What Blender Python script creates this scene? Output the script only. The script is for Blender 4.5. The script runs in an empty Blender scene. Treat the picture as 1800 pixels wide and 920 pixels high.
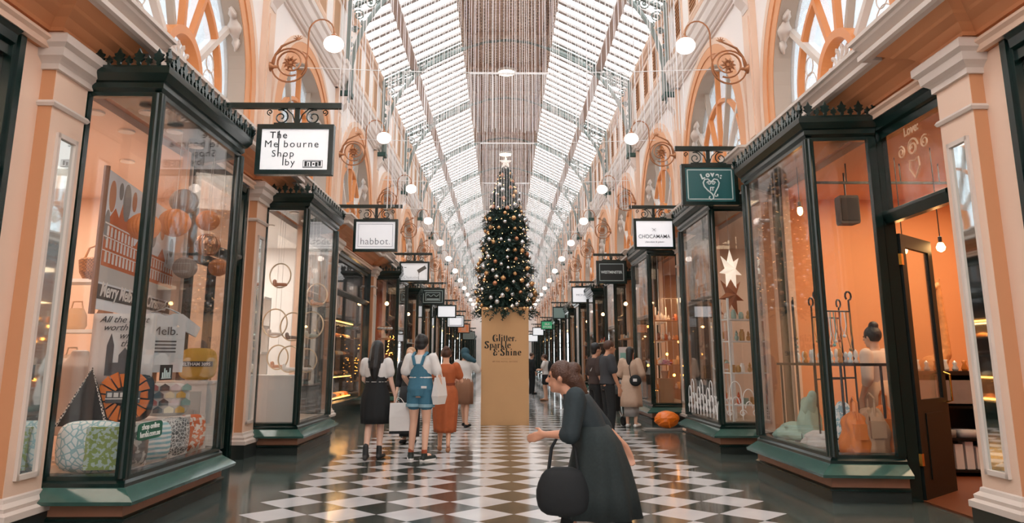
import bpy, bmesh, math, random
from math import sin, cos, pi, radians, sqrt, atan2
from mathutils import Vector, Matrix
R = random.Random(7)
SC = bpy.context.scene
COL = SC.collection

# ------------------------------------------------------------------ camera
cam_d = bpy.data.cameras.new('camera')
cam = bpy.data.objects.new('camera', cam_d); COL.objects.link(cam)
cam.location = (-0.105, 0.0, 1.4)
cam.rotation_euler = (radians(90 + 11.4755), 0, radians(-0.6755))
cam_d.sensor_width = 36.0; cam_d.sensor_fit = 'HORIZONTAL'
cam_d.lens = 1330.0 / 1800.0 * 36.0
cam_d.shift_y = -96.0 / 1800.0
cam_d.clip_end = 400
SC.camera = cam

# ------------------------------------------------------------------ colour management, world
SC.view_settings.view_transform = 'Standard'
SC.view_settings.look = 'None'
SC.view_settings.gamma = 1.0
SC.view_settings.use_curve_mapping = False
SC.view_settings.exposure = 0.12
W = bpy.data.worlds.new('overcast_sky'); SC.world = W; W.use_nodes = True
bg = W.node_tree.nodes['Background']
bg.inputs[0].default_value = (0.93, 0.97, 1.0, 1)
bg.inputs[1].default_value = 6.6

def lin(c):
    return tuple(((x / 12.92) if x <= 0.04045 else ((x + 0.055) / 1.055) ** 2.4) for x in c)
def hexc(h):
    return lin((int(h[0:2], 16) / 255, int(h[2:4], 16) / 255, int(h[4:6], 16) / 255))

def area_light(name, loc, size, power, color, rot=(0, 0, 0), sy=None):
    d = bpy.data.lights.new(name, 'AREA'); d.shape = 'RECTANGLE'
    d.size = size; d.size_y = sy or size; d.energy = power; d.color = color
    o = bpy.data.objects.new(name, d); COL.objects.link(o); o.location = loc; o.rotation_euler = rot
    return o
# sky portals above the two glazed roof slopes
for s in (-1, 1):
    o = area_light('roof_portal', (s * 2.7, 40, 13.2), 3.6, 1, (1, 1, 1), (0, 0, 0), 92)
    o.data.cycles.is_portal = True

# ------------------------------------------------------------------ materials
MATS = {}
def mat(name, hx, rough=0.5, metal=0.0, spec=0.5, noise=None, bump=None, coat=0, emit=None, trans=0, sheen=0):
    if name in MATS: return MATS[name]
    m = bpy.data.materials.new(name); m.use_nodes = True
    nt = m.node_tree; b = nt.nodes['Principled BSDF']
    c = hexc(hx)
    b.inputs['Base Color'].default_value = (*c, 1)
    b.inputs['Roughness'].default_value = rough
    b.inputs['Metallic'].default_value = metal
    b.inputs['Specular IOR Level'].default_value = spec
    if coat: b.inputs['Coat Weight'].default_value = coat; b.inputs['Coat Roughness'].default_value = 0.08
    if sheen: b.inputs['Sheen Weight'].default_value = sheen
    if trans: b.inputs['Transmission Weight'].default_value = trans
    if emit:
        b.inputs['Emission Color'].default_value = (*hexc(emit[0]), 1); b.inputs['Emission Strength'].default_value = emit[1]
    tc = None
    if noise or bump:
        tc = nt.nodes.new('ShaderNodeTexCoord')
    if noise:
        sc_, amt = noise[:2]
        n = nt.nodes.new('ShaderNodeTexNoise'); n.inputs['Scale'].default_value = sc_; n.inputs['Detail'].default_value = 4
        nt.links.new(tc.outputs['Object'], n.inputs['Vector'])
        mx = nt.nodes.new('ShaderNodeMix'); mx.data_type = 'RGBA'
        mx.inputs[6].default_value = (*[max(0, v * (1 - amt)) for v in c], 1)
        mx.inputs[7].default_value = (*[min(1, v * (1 + amt)) for v in c], 1)
        nt.links.new(n.outputs['Fac'], mx.inputs[0]); nt.links.new(mx.outputs[2], b.inputs['Base Color'])
    if bump:
        n = nt.nodes.new('ShaderNodeTexNoise'); n.inputs['Scale'].default_value = bump[0]; n.inputs['Detail'].default_value = 3
        nt.links.new(tc.outputs['Object'], n.inputs['Vector'])
        bp = nt.nodes.new('ShaderNodeBump'); bp.inputs['Strength'].default_value = bump[1]; bp.inputs['Distance'].default_value = 0.02
        nt.links.new(n.outputs['Fac'], bp.inputs['Height']); nt.links.new(bp.outputs[0], b.inputs['Normal'])
    MATS[name] = m; return m

def glass_mat(name, tint, opacity, gloss_rough=0.02, ior=1.5, fr=1.0):
    """thin pane: fresnel mirror over a mostly clear sheet"""
    m = bpy.data.materials.new(name); m.use_nodes = True
    nt = m.node_tree; nt.nodes.clear()
    out = nt.nodes.new('ShaderNodeOutputMaterial')
    tr = nt.nodes.new('ShaderNodeBsdfTransparent'); tr.inputs[0].default_value = (*tint, 1)
    gl = nt.nodes.new('ShaderNodeBsdfGlossy'); gl.inputs['Roughness'].default_value = gloss_rough
    df = nt.nodes.new('ShaderNodeBsdfDiffuse'); df.inputs[0].default_value = (0.8, 0.82, 0.83, 1)
    m1 = nt.nodes.new('ShaderNodeMixShader'); m1.inputs[0].default_value = opacity
    nt.links.new(tr.outputs[0], m1.inputs[1]); nt.links.new(df.outputs[0], m1.inputs[2])
    lw = nt.nodes.new('ShaderNodeLayerWeight'); lw.inputs[0].default_value = 0.5
    pw_ = nt.nodes.new('ShaderNodeMath'); pw_.operation = 'POWER'; pw_.inputs[1].default_value = 5.0
    nt.links.new(lw.outputs['Facing'], pw_.inputs[0])
    f0 = ((ior - 1) / (ior + 1)) ** 2
    mm = nt.nodes.new('ShaderNodeMath'); mm.operation = 'MULTIPLY_ADD'; mm.inputs[1].default_value = (1 - f0) * fr; mm.inputs[2].default_value = f0 * fr
    nt.links.new(pw_.outputs[0], mm.inputs[0])
    m2 = nt.nodes.new('ShaderNodeMixShader')
    nt.links.new(mm.outputs[0], m2.inputs[0]); nt.links.new(m1.outputs[0], m2.inputs[1]); nt.links.new(gl.outputs[0], m2.inputs[2])
    nt.links.new(m2.outputs[0], out.inputs[0]); MATS[name] = m; return m

CREAM = mat('cream_paint', 'E8C6AE', 0.55, noise=(1.3, 0.04))
BLUSH = mat('blush_wall_paint', 'F4EAE5', 0.6, noise=(0.8, 0.03))
APRICOT = mat('apricot_paint', 'DE9A68', 0.5, noise=(1.5, 0.05))
FRIEZE = mat('frieze_apricot_paint', 'D08B5C', 0.55, noise=(1.1, 0.05))
RETURN = mat('return_warm_light_tint', 'CF9268', 0.55, noise=(1.5, 0.05))  # warm light on the pilaster returns, put into the colour
UPST = mat('upper_pale_moulding', 'E6D9D1', 0.55)
DOORM = mat('door_dark_green', '0A1512', 0.5, spec=0.25)
STONE = mat('pale_stone_moulding', 'D8C8BC', 0.5, noise=(3, 0.05))
GREEN = mat('black_green_gloss_paint', '0E2420', 0.22, noise=(6, 0.2), spec=0.55)
PLINTH = mat('dark_bluestone', '2A302D', 0.3, noise=(9, 0.25))
TERRA = mat('brown_marble_panel', '9A6A52', 0.3, noise=(5, 0.18))
MARBLE = mat('green_marble_ledge', '3A5A51', 0.08, noise=(7, 0.3), coat=0.4)
IRON = mat('grey_green_painted_iron', '828C88', 0.5, noise=(8, 0.15))
IRONDK = mat('dark_green_painted_iron', '31504A', 0.45)
BLACK = mat('black_paint', '0B0F0E', 0.35)
BRASS = mat('copper_brown_bronze', 'A87350', 0.35, metal=0.6)
GOLDM = mat('polished_brass', 'C79A4A', 0.2, metal=1.0)
WHITE = mat('white_paint', 'E9E6E2', 0.5)
GLASS = glass_mat('shop_glass', (0.985, 0.99, 0.985), 0.012, fr=1.0)
ROOFG = glass_mat('roof_glass', (0.97, 0.985, 0.98), 0.10, 0.1)
ARCHG = glass_mat('arched_window_glass', (0.55, 0.58, 0.6), 0.25, 0.06, ior=1.9, fr=1.6)
MIRROR = mat('mirror_silver', 'DDE3E2', 0.03, metal=1.0)
GLOBE = mat('lit_opal_globe', 'FFF3E8', 0.3, emit=('FFE9DC', 2.6))
LAMPON = mat('lit_lamp_lens', 'FFF3E0', 0.3, emit=('FFE6C4', 12))
BULB = mat('lit_warm_bulb', 'FFD9A0', 0.3, emit=('FFC27A', 22))

def node_floor():
    m = bpy.data.materials.new('polished_chequered_marble'); m.use_nodes = True
    nt = m.node_tree; b = nt.nodes['Principled BSDF']; N = nt.nodes; L = nt.links
    g = N.new('ShaderNodeNewGeometry'); sp = N.new('ShaderNodeSeparateXYZ'); L.new(g.outputs['Position'], sp.inputs[0])
    def mth(op, a, b_=None, c=None):
        n = N.new('ShaderNodeMath'); n.operation = op
        for i, v in enumerate((a, b_, c)):
            if v is None: continue
            if isinstance(v, (int, float)): n.inputs[i].default_value = v
            else: L.new(v, n.inputs[i])
        return n.outputs[0]
    D = 0.637; Y0 = 7.448
    x = mth('DIVIDE', sp.outputs[0], D); y = mth('DIVIDE', mth('SUBTRACT', sp.outputs[1], Y0), D)
    u = mth('ADD', x, y); v = mth('SUBTRACT', x, y)
    fu = mth('FLOOR', u); fv = mth('FLOOR', v)
    par = mth('FLOORED_MODULO', mth('ADD', fu, fv), 2.0)      # 0 / 1
    inside = mth('LESS_THAN', mth('ABSOLUTE', sp.outputs[0]), 2.548)
    # thin joints
    def joint(w):
        fr = mth('FRACT', w); return mth('LESS_THAN', mth('MINIMUM', fr, mth('SUBTRACT', 1.0, fr)), 0.008)
    jt = mth('MAXIMUM', joint(u), joint(v))
    tc = N.new('ShaderNodeTexCoord')
    def nz(scale, det):
        n = N.new('ShaderNodeTexNoise'); n.inputs['Scale'].default_value = scale; n.inputs['Detail'].default_value = det
        L.new(tc.outputs['Object'], n.inputs['Vector']); return n.outputs['Fac']
    def mix(f, a, c):
        n = N.new('ShaderNodeMix'); n.data_type = 'RGBA'
        for i, v_ in ((0, f), (6, a), (7, c)):
            if isinstance(v_, tuple): n.inputs[i].default_value = (*v_, 1)
            elif isinstance(v_, (int, float)): n.inputs[i].default_value = v_
            else: L.new(v_, n.inputs[i])
        return n.outputs[2]
    white = mix(nz(2.5, 6), hexc('BDBABA'), hexc('D9D5D5'))
    black = mix(nz(4, 5), hexc('2C302C'), hexc('4C4F47'))
    side = mix(nz(3, 6), hexc('323B38'), hexc('59625D'))
    chk = mix(par, white, black)
    chk = mix(mth('MULTIPLY', jt, 0.5), chk, hexc('4a4744'))
    col = mix(inside, side, chk)
    L.new(col, b.inputs['Base Color'])
    b.inputs['Roughness'].default_value = 0.13
    rn = mth('MULTIPLY_ADD', nz(1.4, 3), 0.12, 0.06); L.new(rn, b.inputs['Roughness'])
    b.inputs['Specular IOR Level'].default_value = 0.6
    return m
FLOORM = node_floor()

# ------------------------------------------------------------------ object helpers
def link(o, parent=None):
    COL.objects.link(o)
    if parent: o.parent = parent
    return o
def thing(name, label, cat, loc=(0, 0, 0), rz=0, group=None):
    o = bpy.data.objects.new(name, None); o.empty_display_size = 0.1
    o.location = loc; o.rotation_euler = (0, 0, rz); COL.objects.link(o)
    o['label'] = label; o['category'] = cat
    if group: o['group'] = group
    return o
def tag(o, label, cat, group=None, kind=None):
    o['label'] = label; o['category'] = cat
    if group: o['group'] = group
    if kind: o['kind'] = kind
    return o
def struct(o):
    o['kind'] = 'structure'; return o
def copy_tree(o, parent=None):
    c = o.copy(); COL.objects.link(c); c.parent = parent
    for ch in o.children: copy_tree(ch, c)
    return c

class MB:
    """mesh builder; s mirrors x so that one recipe serves both walls"""
    def __init__(self, s=1): self.v = []; self.f = []; self.m = []; self.s = s; self.cur = 0; self.sm = []; self.smooth = False
    def add(self, vs, fs):
        n = len(self.v); s = self.s
        self.v += [(s * a, b, c) for a, b, c in vs]
        self.f += [tuple(i + n for i in f) for f in fs]; self.m += [self.cur] * len(fs); self.sm += [self.smooth] * len(fs)
        return self
    def box(self, x0, x1, y0, y1, z0, z1):
        return self.add([(x0, y0, z0), (x1, y0, z0), (x1, y1, z0), (x0, y1, z0), (x0, y0, z1), (x1, y0, z1), (x1, y1, z1), (x0, y1, z1)],
                        [(0, 3, 2, 1), (4, 5, 6, 7), (0, 1, 5, 4), (1, 2, 6, 5), (2, 3, 7, 6), (3, 0, 4, 7)])
    def obox(self, c, ux, uy, uz, hx, hy, hz):
        c = Vector(c); ux = Vector(ux).normalized() * hx; uy = Vector(uy).normalized() * hy; uz = Vector(uz).normalized() * hz
        vs = []
        for k in (-1, 1):
            for a, b in ((-1, -1), (1, -1), (1, 1), (-1, 1)): vs.append(tuple(c + ux * a + uy * b + uz * k))
        return self.add(vs, [(0, 3, 2, 1), (4, 5, 6, 7), (0, 1, 5, 4), (1, 2, 6, 5), (2, 3, 7, 6), (3, 0, 4, 7)])
    def loft(self, rings, cap=True, closed=True):
        n = len(rings[0]); vs = [p for r in rings for p in r]; fs = []
        for i in range(len(rings) - 1):
            for j in range(n if closed else n - 1):
                k = (j + 1) % n; fs.append((i * n + j, i * n + k, (i + 1) * n + k, (i + 1) * n + j))
        if cap and closed:
            fs.append(tuple(range(n - 1, -1, -1))); fs.append(tuple(range((len(rings) - 1) * n, len(rings) * n)))
        return self.add(vs, fs)
    def tube(self, pts, r, seg=6, closed=False, flat=None):
        pts = [Vector(p) for p in pts]; rings = []; n = len(pts); up = None
        rr = r if isinstance(r, (list, tuple)) else [r] * n
        for i, p in enumerate(pts):
            a = pts[i - 1] if (i > 0 or closed) else p; b = pts[(i + 1) % n] if (i < n - 1 or closed) else p
            t = (b - a)
            if t.length < 1e-9: t = Vector((0, 0, 1))
            t.normalize()
            if up is None:
                up = Vector((0, 0, 1)) if abs(t.z) < 0.9 else Vector((0, 1, 0))
            x = up - t * up.dot(t)
            if x.length < 1e-6: x = t.orthogonal()
            x.normalize(); y = t.cross(x); up = x
            fx, fy = (1, 1) if flat is None else flat
            rings.append([tuple(p + x * (cos(2 * pi * j / seg) * rr[i] * fx) + y * (sin(2 * pi * j / seg) * rr[i] * fy)) for j in range(seg)])
        if closed: rings.append(rings[0])
        return self.loft(rings, cap=not closed)
    def lathe(self, prof, c=(0, 0, 0), seg=16, axis='z', cap=True):
        rings = []
        for r, h in prof:
            rg = []
            for j in range(seg):
                a = 2 * pi * j / seg
                if axis == 'z': rg.append((c[0] + r * cos(a), c[1] + r * sin(a), c[2] + h))
                elif axis == 'x': rg.append((c[0] + h, c[1] + r * cos(a), c[2] + r * sin(a)))
                else: rg.append((c[0] + r * cos(a), c[1] + h, c[2] + r * sin(a)))
            rings.append(rg)
        return self.loft(rings, cap)
    def ball(self, c, rx, ry=None, rz=None, seg=12, rings=8):
        ry = ry or rx; rz = rz or rx; rg = []
        for i in range(rings + 1):
            t = -pi / 2 + pi * i / rings; k = max(cos(t), 0.02)
            rg.append([(c[0] + rx * k * cos(2 * pi * j / seg), c[1] + ry * k * sin(2 * pi * j / seg), c[2] + rz * sin(t)) for j in range(seg)])
        return self.loft(rg)
    def sweep(self, path, prof, closed_path=False):
        """path in plan [(x,y)], outward = left-hand normal (-dy,dx); prof closed loop [(out,z)]"""
        n = len(path); rings = []
        for i, (x, y) in enumerate(path):
            def nrm(a, b):
                dx, dy = b[0] - a[0], b[1] - a[1]; l = math.hypot(dx, dy) or 1; return (-dy / l, dx / l)
            n1 = nrm(path[i - 1], path[i]) if (i > 0 or closed_path) else None
            n2 = nrm(path[i], path[(i + 1) % n]) if (i < n - 1 or closed_path) else None
            if n1 is None: m = n2
            elif n2 is None: m = n1
            else:
                mx, my = n1[0] + n2[0], n1[1] + n2[1]; d = mx * n1[0] + my * n1[1]
                m = (mx / d, my / d) if abs(d) > 1e-6 else n1
            rings.append([(x + m[0] * o, y + m[1] * o, z) for o, z in prof])
        if closed_path: rings.append(rings[0])
        return self.loft(rings, cap=not closed_path)
    def prism(self, poly, y0, y1):
        """poly in (x,z) extruded along y"""
        return self.loft([[(x, y0, z) for x, z in poly], [(x, y1, z) for x, z in poly]])
    def prismx(self, poly, x0, x1):
        return self.loft([[(x0, y, z) for y, z in poly], [(x1, y, z) for y, z in poly]])
    def build(self, name, mats, parent=None, smooth=False, loc=None, recalc=True):
        me = bpy.data.meshes.new(name); me.from_pydata(self.v, [], self.f)
        if not isinstance(mats, (list, tuple)): mats = [mats]
        for m in mats: me.materials.append(m)
        if len(mats) > 1: me.polygons.foreach_set('material_index', self.m)
        if smooth: me.polygons.foreach_set('use_smooth', [True] * len(me.polygons))
        elif any(self.sm): me.polygons.foreach_set('use_smooth', self.sm)
        if recalc:
            bm = bmesh.new(); bm.from_mesh(me); bmesh.ops.recalc_face_normals(bm, faces=bm.faces); bm.to_mesh(me); bm.free()
        me.update()
        o = bpy.data.objects.new(name, me)
        if loc: o.location = loc
        return link(o, parent)

def arc(cx, cz, r, a0, a1, n, rz=None):
    rz = rz or r
    return [(cx + r * cos(radians(a0 + (a1 - a0) * i / n)), cz + rz * sin(radians(a0 + (a1 - a0) * i / n))) for i in range(n + 1)]
def spiral(cx, cz, r0, r1, a0, turns, n=16):
    return [(cx + (r0 + (r1 - r0) * i / n) * cos(a0 + turns * 2 * pi * i / n), cz + (r0 + (r1 - r0) * i / n) * sin(a0 + turns * 2 * pi * i / n)) for i in range(n + 1)]

def text(name, s, size, m, parent=None, loc=(0, 0, 0), rot=(pi / 2, 0, 0), ext=0.002, off=0.0, shear=0.0, align='CENTER', space=1.0, sx=1.0):
    cu = bpy.data.curves.new(name, 'FONT'); cu.body = s; cu.size = size; cu.extrude = ext; cu.offset = off; cu.shear = shear
    cu.align_x = align; cu.space_character = space; cu.resolution_u = 3
    t = bpy.data.objects.new(name + '_tmp', cu); COL.objects.link(t)
    bpy.context.view_layer.update()
    me = bpy.data.meshes.new_from_object(t.evaluated_get(bpy.context.evaluated_depsgraph_get()))
    bpy.data.objects.remove(t); bpy.data.curves.remove(cu)
    me.name = name; me.materials.clear(); me.materials.append(m)
    o = bpy.data.objects.new(name, me); o.location = loc; o.rotation_euler = rot; o.scale = (sx, 1, 1)
    return link(o, parent)
# ------------------------------------------------------------------ layout of the arcade (metres; corridor along +Y)
P = 5.38
YP = [6.36 + P * k for k in range(-2, 17)]          # pilaster centre lines; index i -> k=i-2
def yp(k): return 6.36 + P * k
K0, K1 = -2, 15                                     # shop units k: between yp(k) and yp(k+1)
YMIN, YMAX = yp(K0), yp(K1 + 1)
XW = 3.9                                            # shop pilaster face
XA = 4.05                                           # upper wall face
SPR = 5.3; RI = 1.85; RO = 2.36; ZC = 4.6           # arches: spring, inner and outer radius, top of shop cornice

MB().box(-9, 9, YMIN - 3, YMAX + 2, -0.2, 0.0).build('floor', FLOORM)['kind'] = 'structure'

def upper_wall(s, name):
    m = MB(s); z1 = 7.85
    for k in range(K0, K1 + 1):
        a, b = yp(k), yp(k + 1); c = (a + b) / 2; x0, x1 = XA, XA + 0.32
        rr = RI + 0.12
        m.box(x0, x1, a, c - rr, ZC - 0.5, SPR); m.box(x0, x1, c + rr, b, ZC - 0.5, SPR)
        m.box(x0, x1, c - rr, c + rr, ZC - 0.5, ZC - 0.02)
        n = 24; pts = [(c - rr * cos(pi * i / n), SPR + rr * sin(pi * i / n)) for i in range(n + 1)]
        for i in range(n):
            (ya, za), (yb, zb) = pts[i], pts[i + 1]
            m.prismx([(ya, za), (yb, zb), (yb, z1), (ya, z1)], x0, x1)
        m.box(x0, x1, a, c - rr, SPR, z1); m.box(x0, x1, c + rr, b, SPR, z1)
    # attic wall
    m.box(4.0, 4.3, YMIN, YMAX, z1, 10.1)
    return struct(m.build(name, BLUSH))
upper_wall(-1, 'wall_left'); upper_wall(1, 'wall_right')

def long_trim(s, name, path, prof, m_):
    return struct(MB(s).sweep(path, prof).build(name, m_))
def jogged(x, jx, hw, y0=YMIN, y1=YMAX):
    pts = [(x, y0)]
    for k in range(K0, K1 + 2):
        y = yp(k)
        if y - hw <= y0 or y + hw >= y1: continue
        pts += [(x, y - hw), (jx, y - hw), (jx, y + hw), (x, y + hw)]
    return pts + [(x, y1)]
corn = [(0.30, 4.335), (0.37, 4.335), (0.40, 4.35), (0.40, 4.40), (0.35, 4.42),
        (0.35, 4.44), (0.42, 4.49), (0.43, 4.52), (0.46, 4.53), (0.46, 4.57), (0, 4.61), (0, 4.5), (0.30, 4.42)]
sof = [(0, 4.14), (0.03, 4.14), (0.04, 4.17), (0.11, 4.23), (0.2, 4.265), (0.22, 4.285), (0.31, 4.335), (0.31, 4.4), (0, 4.5)]
archi = [(0, 3.98), (0.05, 3.98), (0.05, 4.03), (0.085, 4.05), (0.085, 4.075), (0.06, 4.085), (0.03, 4.11), (0, 4.12)]
ent = [(0, 7.68), (0.04, 7.68), (0.04, 7.72), (0.08, 7.73), (0.10, 7.76), (0.10, 7.8), (0.13, 7.82), (0.16, 7.9), (0.20, 7.94), (0.22, 8.04),
       (0.22, 8.12), (0.26, 8.16), (0.27, 8.26), (0, 8.34)]
n_t = [0]
for s, sd in ((-1, 'left'), (1, 'right')):
    # frieze between the shop heads and the cornice
    fz = MB(s); fz.box(3.98, 4.3, YMIN, YMAX, 3.985, 4.45); struct(fz.build('wall_%s_frieze' % sd, FRIEZE))
    for nm, pa, pr, mm in (('cornice', jogged(3.98, 3.87, 0.40), corn, STONE), ('soffit_cove', jogged(3.98, 3.87, 0.30), sof, FRIEZE), ('architrave', jogged(3.98, 3.86, 0.27), archi, CREAM),
                           ('entablature', jogged(XA, XA - 0.06, 0.3), ent, UPST),
                           ('attic_mould', [(4.0, YMIN), (4.0, YMAX)], [(0, 8.6), (0.05, 8.6), (0.07, 8.66), (0.03, 8.7), (0, 8.72)], CREAM),
                           ('eaves', [(4.0, YMIN), (4.0, YMAX)], [(0, 9.86), (0.05, 9.86), (0.07, 9.92), (0.13, 9.96), (0.16, 10.04), (0, 10.1)], CREAM)):
        n_t[0] += 1
        long_trim(s, 'trim_%d' % n_t[0], pa, pr, mm)
    # attic louvre panels
    first = None
    for k in range(K0 + 1, K1 + 1):
        for j in range(4):
            y = yp(k) + P * (j + 0.5) / 4
            if first is None:
                t = thing('attic_louvre', 'x', 'louvre', (s * 4.0, y, 9.25))
                m = MB()
                for a, b, c, d in ((-0.36, 0.36, -0.5, -0.44), (-0.36, 0.36, 0.44, 0.5), (-0.36, -0.29, -0.44, 0.44), (0.29, 0.36, -0.44, 0.44)):
                    m.box(-0.035, 0.02, a, b, c, d)
                m.build('frame', CREAM, t)
                m = MB(); m.box(-0.008, 0.01, -0.29, 0.29, -0.44, 0.44)
                for q in range(10): m.obox((-0.015, 0, -0.4 + q * 0.088), (1, 0, 0.5), (0, 1, 0), (-0.5, 0, 1), 0.018, 0.29, 0.008)
                m.build('slats', mat('louvre_tan', 'B98B66', 0.6), t)
                first = t
            else:
                t = copy_tree(first); t.location = (s * 4.0, y, 9.25)
            t['label'] = 'tan louvred panel in the attic wall high above the %s arches' % sd
            t['group'] = 'attic louvres along the %s wall' % sd

# roof: two glazed slopes, bars, central boarded ceiling
ZE, ZR, XE, XR = 10.05, 11.38, 3.98, 1.35
def zroof(x): return ZE + (XE - abs(x)) / (XE - XR) * (ZR - ZE)
for s, sd in ((-1, 'left'), (1, 'right')):
    g = MB(s); g.prism([(XE, ZE + 0.16), (XR, ZR + 0.16), (XR, ZR + 0.168), (XE, ZE + 0.168)], YMIN, YMAX)
    struct(g.build('ceiling_glass_%s' % sd, ROOFG))
    b = MB(s); n = int((YMAX - YMIN) / (P / 10))
    for i in range(n + 1):
        y = YMIN + i * P / 10
        b.prism([(XE, ZE), (XR, ZR), (XR, ZR + 0.07), (XE, ZE + 0.07)], y - 0.075, y + 0.075)
    struct(b.build('ceiling_glazing_bars_%s' % sd, mat('roof_bar_paint', 'A8A09D', 0.6)))
    pu = MB(s); zz = zroof(2.9)
    pu.box(2.82, 2.98, YMIN, YMAX, zz - 0.2, zz - 0.03); pu.box(2.78, 3.02, YMIN, YMAX, zz - 0.23, zz - 0.2)
    struct(pu.build('ceiling_purlin_%s' % sd, mat('purlin_paint', 'C0ADA5', 0.6)))
cl = MB(); cl.box(-1.42, 1.42, YMIN, YMAX, 11.62, 11.72)
for s in (-1, 1):
    cl.box(min(s * 1.42, s * 1.3), max(s * 1.42, s * 1.3), YMIN, YMAX, 11.2, 11.62)
def ceil_mat():
    m = mat('stencilled_ceiling_boards', 'D9C3B2', 0.7); nt = m.node_tree; b = nt.nodes['Principled BSDF']
    tc = nt.nodes.new('ShaderNodeTexCoord'); v = nt.nodes.new('ShaderNodeTexBrick')
    v.inputs['Color1'].default_value = (*hexc('E6D3C6'), 1); v.inputs['Color2'].default_value = (*hexc('CDB3A2'), 1); v.inputs['Mortar'].default_value = (*hexc('75685F'), 1)
    v.inputs['Scale'].default_value = 2.2; v.inputs['Mortar Size'].default_value = 0.03
    nt.links.new(tc.outputs['Object'], v.inputs['Vector']); nt.links.new(v.outputs['Color'], b.inputs['Base Color']); return m
struct(cl.build('ceiling', ceil_mat()))
rb = MB()
for s in (-1, 1): rb.box(min(s * 0.98, s * 1.12), max(s * 0.98, s * 1.12), YMIN, YMAX, 11.54, 11.62)
for k in range(K0 * 2, K1 * 2 + 2):
    y = 6.36 + P * k / 2; rb.box(-1.3, 1.3, y - 0.09, y + 0.09, 11.5, 11.62)
struct(rb.build('ceiling_ribs', mat('ceiling_rib_paint', 'C7AE9F', 0.6)))

# ends of the hall
e = MB(); e.box(-4.4, 4.4, YMAX, YMAX + 0.3, 8.2, 12); e.box(-4.4, -1.7, YMAX, YMAX + 0.3, 0, 8.2); e.box(1.7, 4.4, YMAX, YMAX + 0.3, 0, 8.2)
n = 20
for i in range(n):
    a, b = pi - pi * i / n, pi - pi * (i + 1) / n
    e.prism([(1.7 * cos(a), 3.4 + 1.7 * sin(a)), (1.7 * cos(b), 3.4 + 1.7 * sin(b)), (1.7 * cos(b), 8.3), (1.7 * cos(a), 8.3)], YMAX, YMAX + 0.3)
struct(e.build('wall_far', BLUSH))
w = MB()
for x in (-0.85, 0, 0.85): w.box(x - 0.05, x + 0.05, YMAX + 0.1, YMAX + 0.2, 0, 5.0)
w.box(-1.7, 1.7, YMAX + 0.1, YMAX + 0.2, 3.4, 3.5); w.box(-1.7, 1.7, YMAX + 0.1, YMAX + 0.2, 2.9, 3.0)
struct(w.build('window_1', WHITE))
struct(MB().box(-1.7, 1.7, YMAX + 0.14, YMAX + 0.15, 0, 5.1).build('window_1_glass', ROOFG))
nb = MB(); nb.box(-9, 9, YMIN - 2.9, YMIN - 2.7, 0, 12); struct(nb.build('wall_near', BLUSH))

# shop rooms behind the fronts -------------------------------------------------
ROOMC = {  # (side,k): wall colour, ceiling colour, floor colour, light (power, colour)
    (-1, 0): ('E2BFA6', 'EBD0BF', '9A7A5E', (150, (1, .84, .7))),
    (-1, 1): ('E6DFDA', 'EDE9E6', 'BDB3AB', (150, (1, .93, .86))),
    (-1, 2): ('3A2A22', '2A221F', '5A4436', (10, (1, .6, .3))),
    (-1, 3): ('A65A2A', 'B07A55', '6A4A34', (60, (1, .6, .32))),
    (1, 0): ('DC9A68', 'D9A47C', '6B3A22', (150, (1, .74, .48))),
    (1, 1): ('D8C0AE', 'D8C8BC', '8A7565', (60, (1, .8, .62))),
    (1, 2): ('B5835E', 'C5A088', '7A5A45', (60, (1, .7, .45))),
}
DEF = [('8A5A3C', 'B08A70', '5A4436', (26, (1, .66, .4))), ('C9A58A', 'D8BFA9', '6A5646', (34, (1, .75, .52))), ('7A4630', 'A07050', '4A3830', (22, (1, .6, .35)))]
XB = 7.4
for s, sd in ((-1, 'left'), (1, 'right')):
    for k in range(K0, K1 + 1):
        wc, cc, fc, (pw, pc) = ROOMC.get((s, k), DEF[(k * 2 + (s > 0)) % 3])
        a, b = yp(k), yp(k + 1)
        wm = mat('shop_wall_' + wc, wc, 0.7, noise=(1, 0.05)); cm = mat('shop_ceiling_' + cc, cc, 0.7); fm = mat('shop_floor_' + fc, fc, 0.35, noise=(3, 0.1))
        struct(MB(s).box(XB, XB + 0.1, a, b, 0, 3.95).box(4.12, XB, b - 0.05, b + 0.05, 0, 3.95).build('wall_%s_shop' % sd, wm))
        if k == K0: struct(MB(s).box(4.12, XB, a - 0.05, a + 0.05, 0, 3.95).build('wall_%s_shop' % sd, wm))
        struct(MB(s).box(4.125, XB, a, b, 3.9, 3.98).build('ceiling_shop', cm))
        struct(MB(s).box(4.12, XB, a, b, 0.0, 0.02).build('floor_shop', fm))
        if k >= -1:
            if k <= 3:
                area_light('shop_ceiling_light', (s * 5.9, (a + b) / 2, 3.86), 2.6, pw, pc, sy=3.6)
            else:
                area_light('shop_ceiling_light', (s * 5.6, (a + b) / 2, 3.86), 2.0, pw * 1.3, pc, sy=3.6)
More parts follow.
